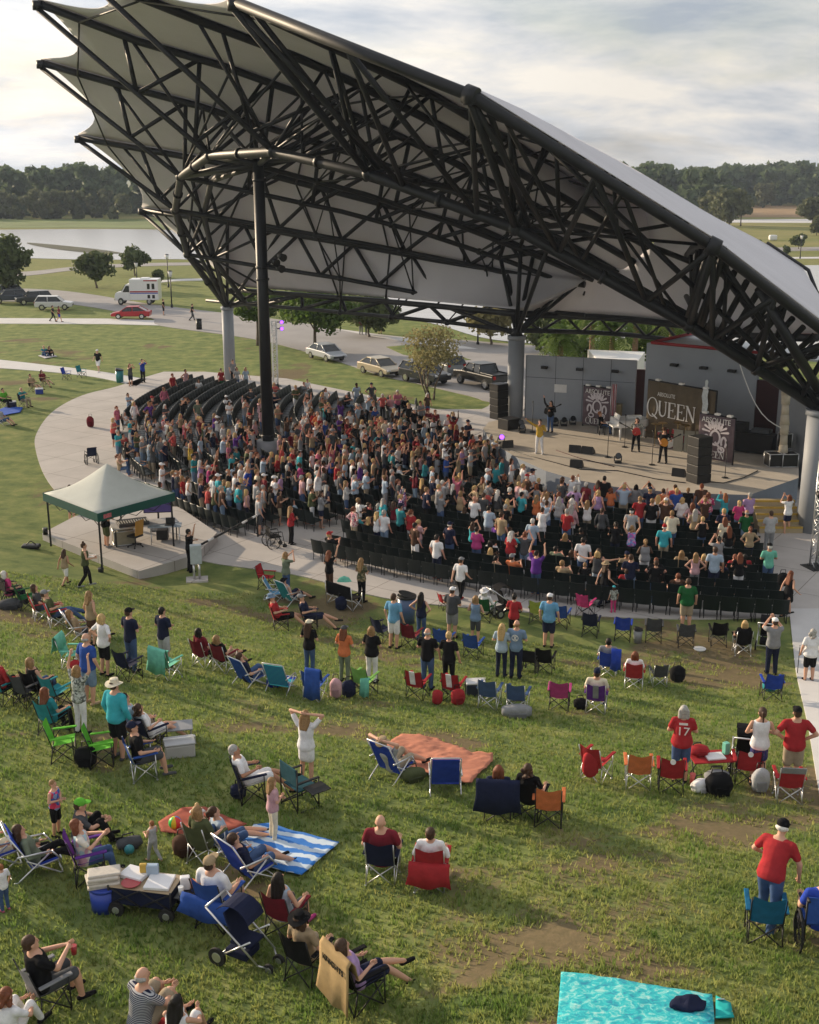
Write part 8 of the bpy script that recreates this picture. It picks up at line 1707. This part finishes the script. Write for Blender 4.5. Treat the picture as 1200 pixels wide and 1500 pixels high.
m_ = chair(1153, 1172, 'camp', 'red', 'red chair with grey top band and pale legs near the path', 0); bm = bmesh.new(); box(bm, (0, -.372, .84), (.46, .02, .14), RX(.27)); obj('top_band', bm, CLOTH, m_, color=PC['grey'])
lt = empty('picnic_table', gp(1040, 1140), .1, 'low folding table with red cloth and white things between red chairs', 'table'); bm = bmesh.new(); box(bm, (0, 0, .5), (.9, .55, .03), bevel=.01); obj('tabletop', bm, CLOTH, lt, color=PC['red'])
for x in (-.38, .38): bm = bmesh.new(); tube(bm, (x, -.2, 0), (x, .2, .48), .014); tube(bm, (x, .2, 0), (x, -.2, .48), .014); obj('leg', bm, BLACK, lt)
LT = gp(1040, 1140)
def ont(name, x, y, s, c, label, cat, bev=.012): bm = bmesh.new(); box(bm, (0, 0, s[2]/2), s, bevel=bev); o = obj(name, bm, PAINT, color=PC[c]); o.location = LT+Vector((x, y, .517)); o.rotation_euler.z = .1+x; return tag(o, label, cat)
ont('food_tray', .05, -.05, (.4, .3, .04), 'white', 'white food tray on the low red table', 'tray'); ont('snack_box', .32, .1, (.12, .12, .26), 'mint', 'mint green carton on the low red table', 'carton'); softbag('cool_bag', LT+Vector((-.25, .08, .517)), .3, (.4, .28, .2), 'red', 'red and black cool bag on the low red table'); softbag('backpack', gp(1052, 1164), .2, (.5, .36, .5), 'black', 'large black backpack in front of the low red table', 'backpack'); softbag('cool_bag', gp(1050, 1148), .1, (.5, .3, .32), 'grey', 'grey bag under the low red table'); softbag('plastic_bag', gp(1026, 1160), .4, (.36, .26, .3), 'white', 'white bag with lime corner left of the large black backpack'); softbag('tote_bag', gp(1113, 1160), 0, (.34, .22, .55), 'lightgrey', 'black and white patterned bag left of the grey banded chair')
bm = bmesh.new(); tube(bm, (0, 0, 0), (0, 0, .26), .05, .06, n=14); o = obj('tumbler', bm, PAINT, color=PC['coral']); o.location = gp(1014, 1150); tag(o, 'tall coral tumbler on the grass below the jersey woman', 'cup')
stroller(gp(1090, 1128), R(-15), 'black', 'black stroller left of the woman in plaid skirt'); folk(1108, 1150, 'woman in white tank top with red plaid shirt around the waist', pose='fold', shirt='white', sleeve='none', legs='red', leglen='skirt', **W, hair='pony', hairc='brownh', scale=1.03)
for q in [x for x in bpy.data.objects if x.name.startswith('skirt') and x.parent and x.parent.get('label', '').startswith('woman in white tank top with red')]: q.material_slots[0].link = 'OBJECT'; q.material_slots[0].material = PATT['plaid']
folk(1158, 1152, 'man in dark cap, red shirt and khaki shorts with hand on hip', pose='hips', shirt='red', legs='khaki', leglen='short', hat='cap', hatc='black', hair='short', heavy=.25, scale=1.05)
folk(1122, 1362, 'older man in black cap, red shirt and jeans leaning forward', off=-30, pose='stoop', shirt='red', legs='denim', hat='cap', hatc='black', hair='thin', hairc='whiteh', scale=1.03, heavy=.15, shoes='tan'); chair(1118, 1374, 'campdark', (.015, .12, .24), 'empty blue folding chair in front of the leaning older man', -2)
c = wheelchair(gp(1196, 1385), face(gp(1196, 1385)), 'blue', 'wheelchair with blue seat at the right edge'); sitter(c, 'person in blue shirt seated in the wheelchair at the right edge', pose='sit', shirt='royal', legs='navy', hair='thin', hairc='greyh', scale=1.05)
tb, nt, b = nm('teal_print_blanket'); tcb = nn(nt, 'ShaderNodeTexCoord'); v_ = nn(nt, 'ShaderNodeTexNoise', Scale=9, Detail=8, Roughness=.65, Distortion=.8); rb = nn(nt, 'ShaderNodeValToRGB'); rb.color_ramp.elements[0].position = .36; rb.color_ramp.elements[0].color = (.01, .22, .34, 1); rb.color_ramp.elements[1].position = .68; rb.color_ramp.elements[1].color = (.34, .60, .58, 1); e = rb.color_ramp.elements.new(.5); e.color = (.01, .42, .46, 1)
nt.links.new(tcb.outputs['Object'], v_.inputs['Vector']); nt.links.new(v_.outputs['Fac'], rb.inputs[0]); nt.links.new(rb.outputs[0], b.inputs['Base Color']); b.inputs['Roughness'].default_value = .9
blanket('blanket', [(822, 1431), (860, 1433), (920, 1443), (990, 1455), (1043, 1464), (1046, 1495), (1046, 1560), (930, 1560), (812, 1560)], tb, 'large turquoise print blanket at the bottom right'); blanket('blanket_flap', [(1048, 1466), (1070, 1476), (1075, 1497), (1048, 1497)], mat('teal_cloth', (.01, .36, .36), .9), 'plain teal pouch beside the turquoise print blanket', 'pouch')
bm = bmesh.new(); ball(bm, (0, 0, .05), (.24, .14, .07), u=20, v=12)
for v in bm.verts: v.co += Vector(noise.noise_vector(v.co*9))*.05; v.co.z = max(-.02, v.co.z)
o = obj('jacket', bm, CLOTH, color=PC['navy']); o.location = gp(1008, 1482)+Vector((0, 0, .07)); tag(o, 'crumpled navy jacket lying on the turquoise print blanket', 'jacket'); bm = bmesh.new(); box(bm, (0, 0, .06), (.09, .01, .14), RX(.8)); o = obj('tag', bm, WHITEP); o.location = gp(1054, 1470); tag(o, 'small white tag beside the teal pouch', 'tag')
# --- people left of the pad
folk(97, 858, 'girl in white shorts walking on the grass toward the pad', off=30, pose='walk', shirt='tan', sleeve='none', legs='white', leglen='short', **W, hair='long', hairc='brownh', scale=.78, skin='tanned'); folk(127, 860, 'woman in olive tank top and black trousers carrying papers', off=-10, pose='carry', shirt='olive', sleeve='none', legs='black', **W, hair='bun', hairc='brownh', shoes='grey')
bm = bmesh.new(); box(bm, (0, 0, 0), (.30, .22, .02)); o = obj('papers', bm, WHITEP); p_ = gp(127, 860); o.location = p_+Vector((.18, .22, 1.08)); tag(o, 'white papers held by the woman in olive tank top', 'papers')
# ------------------------------------------------------------------ air between here and the far woods
hz, nt, b = nm('haze_air'); nt.nodes.remove(b); pv = nn(nt, 'ShaderNodeVolumePrincipled'); pv.inputs['Color'].default_value = (.70, .82, 1.0, 1); pv.inputs['Density'].default_value = .0002; pv.inputs['Anisotropy'].default_value = .0
nt.links.new(pv.outputs[0], nt.nodes['Material Output'].inputs['Volume'])
bm = bmesh.new(); box(bm, (0, 1250, 14), (4600, 4600, 31)); tag(obj('haze', bm, hz), kind='stuff')
LC.exclude = False
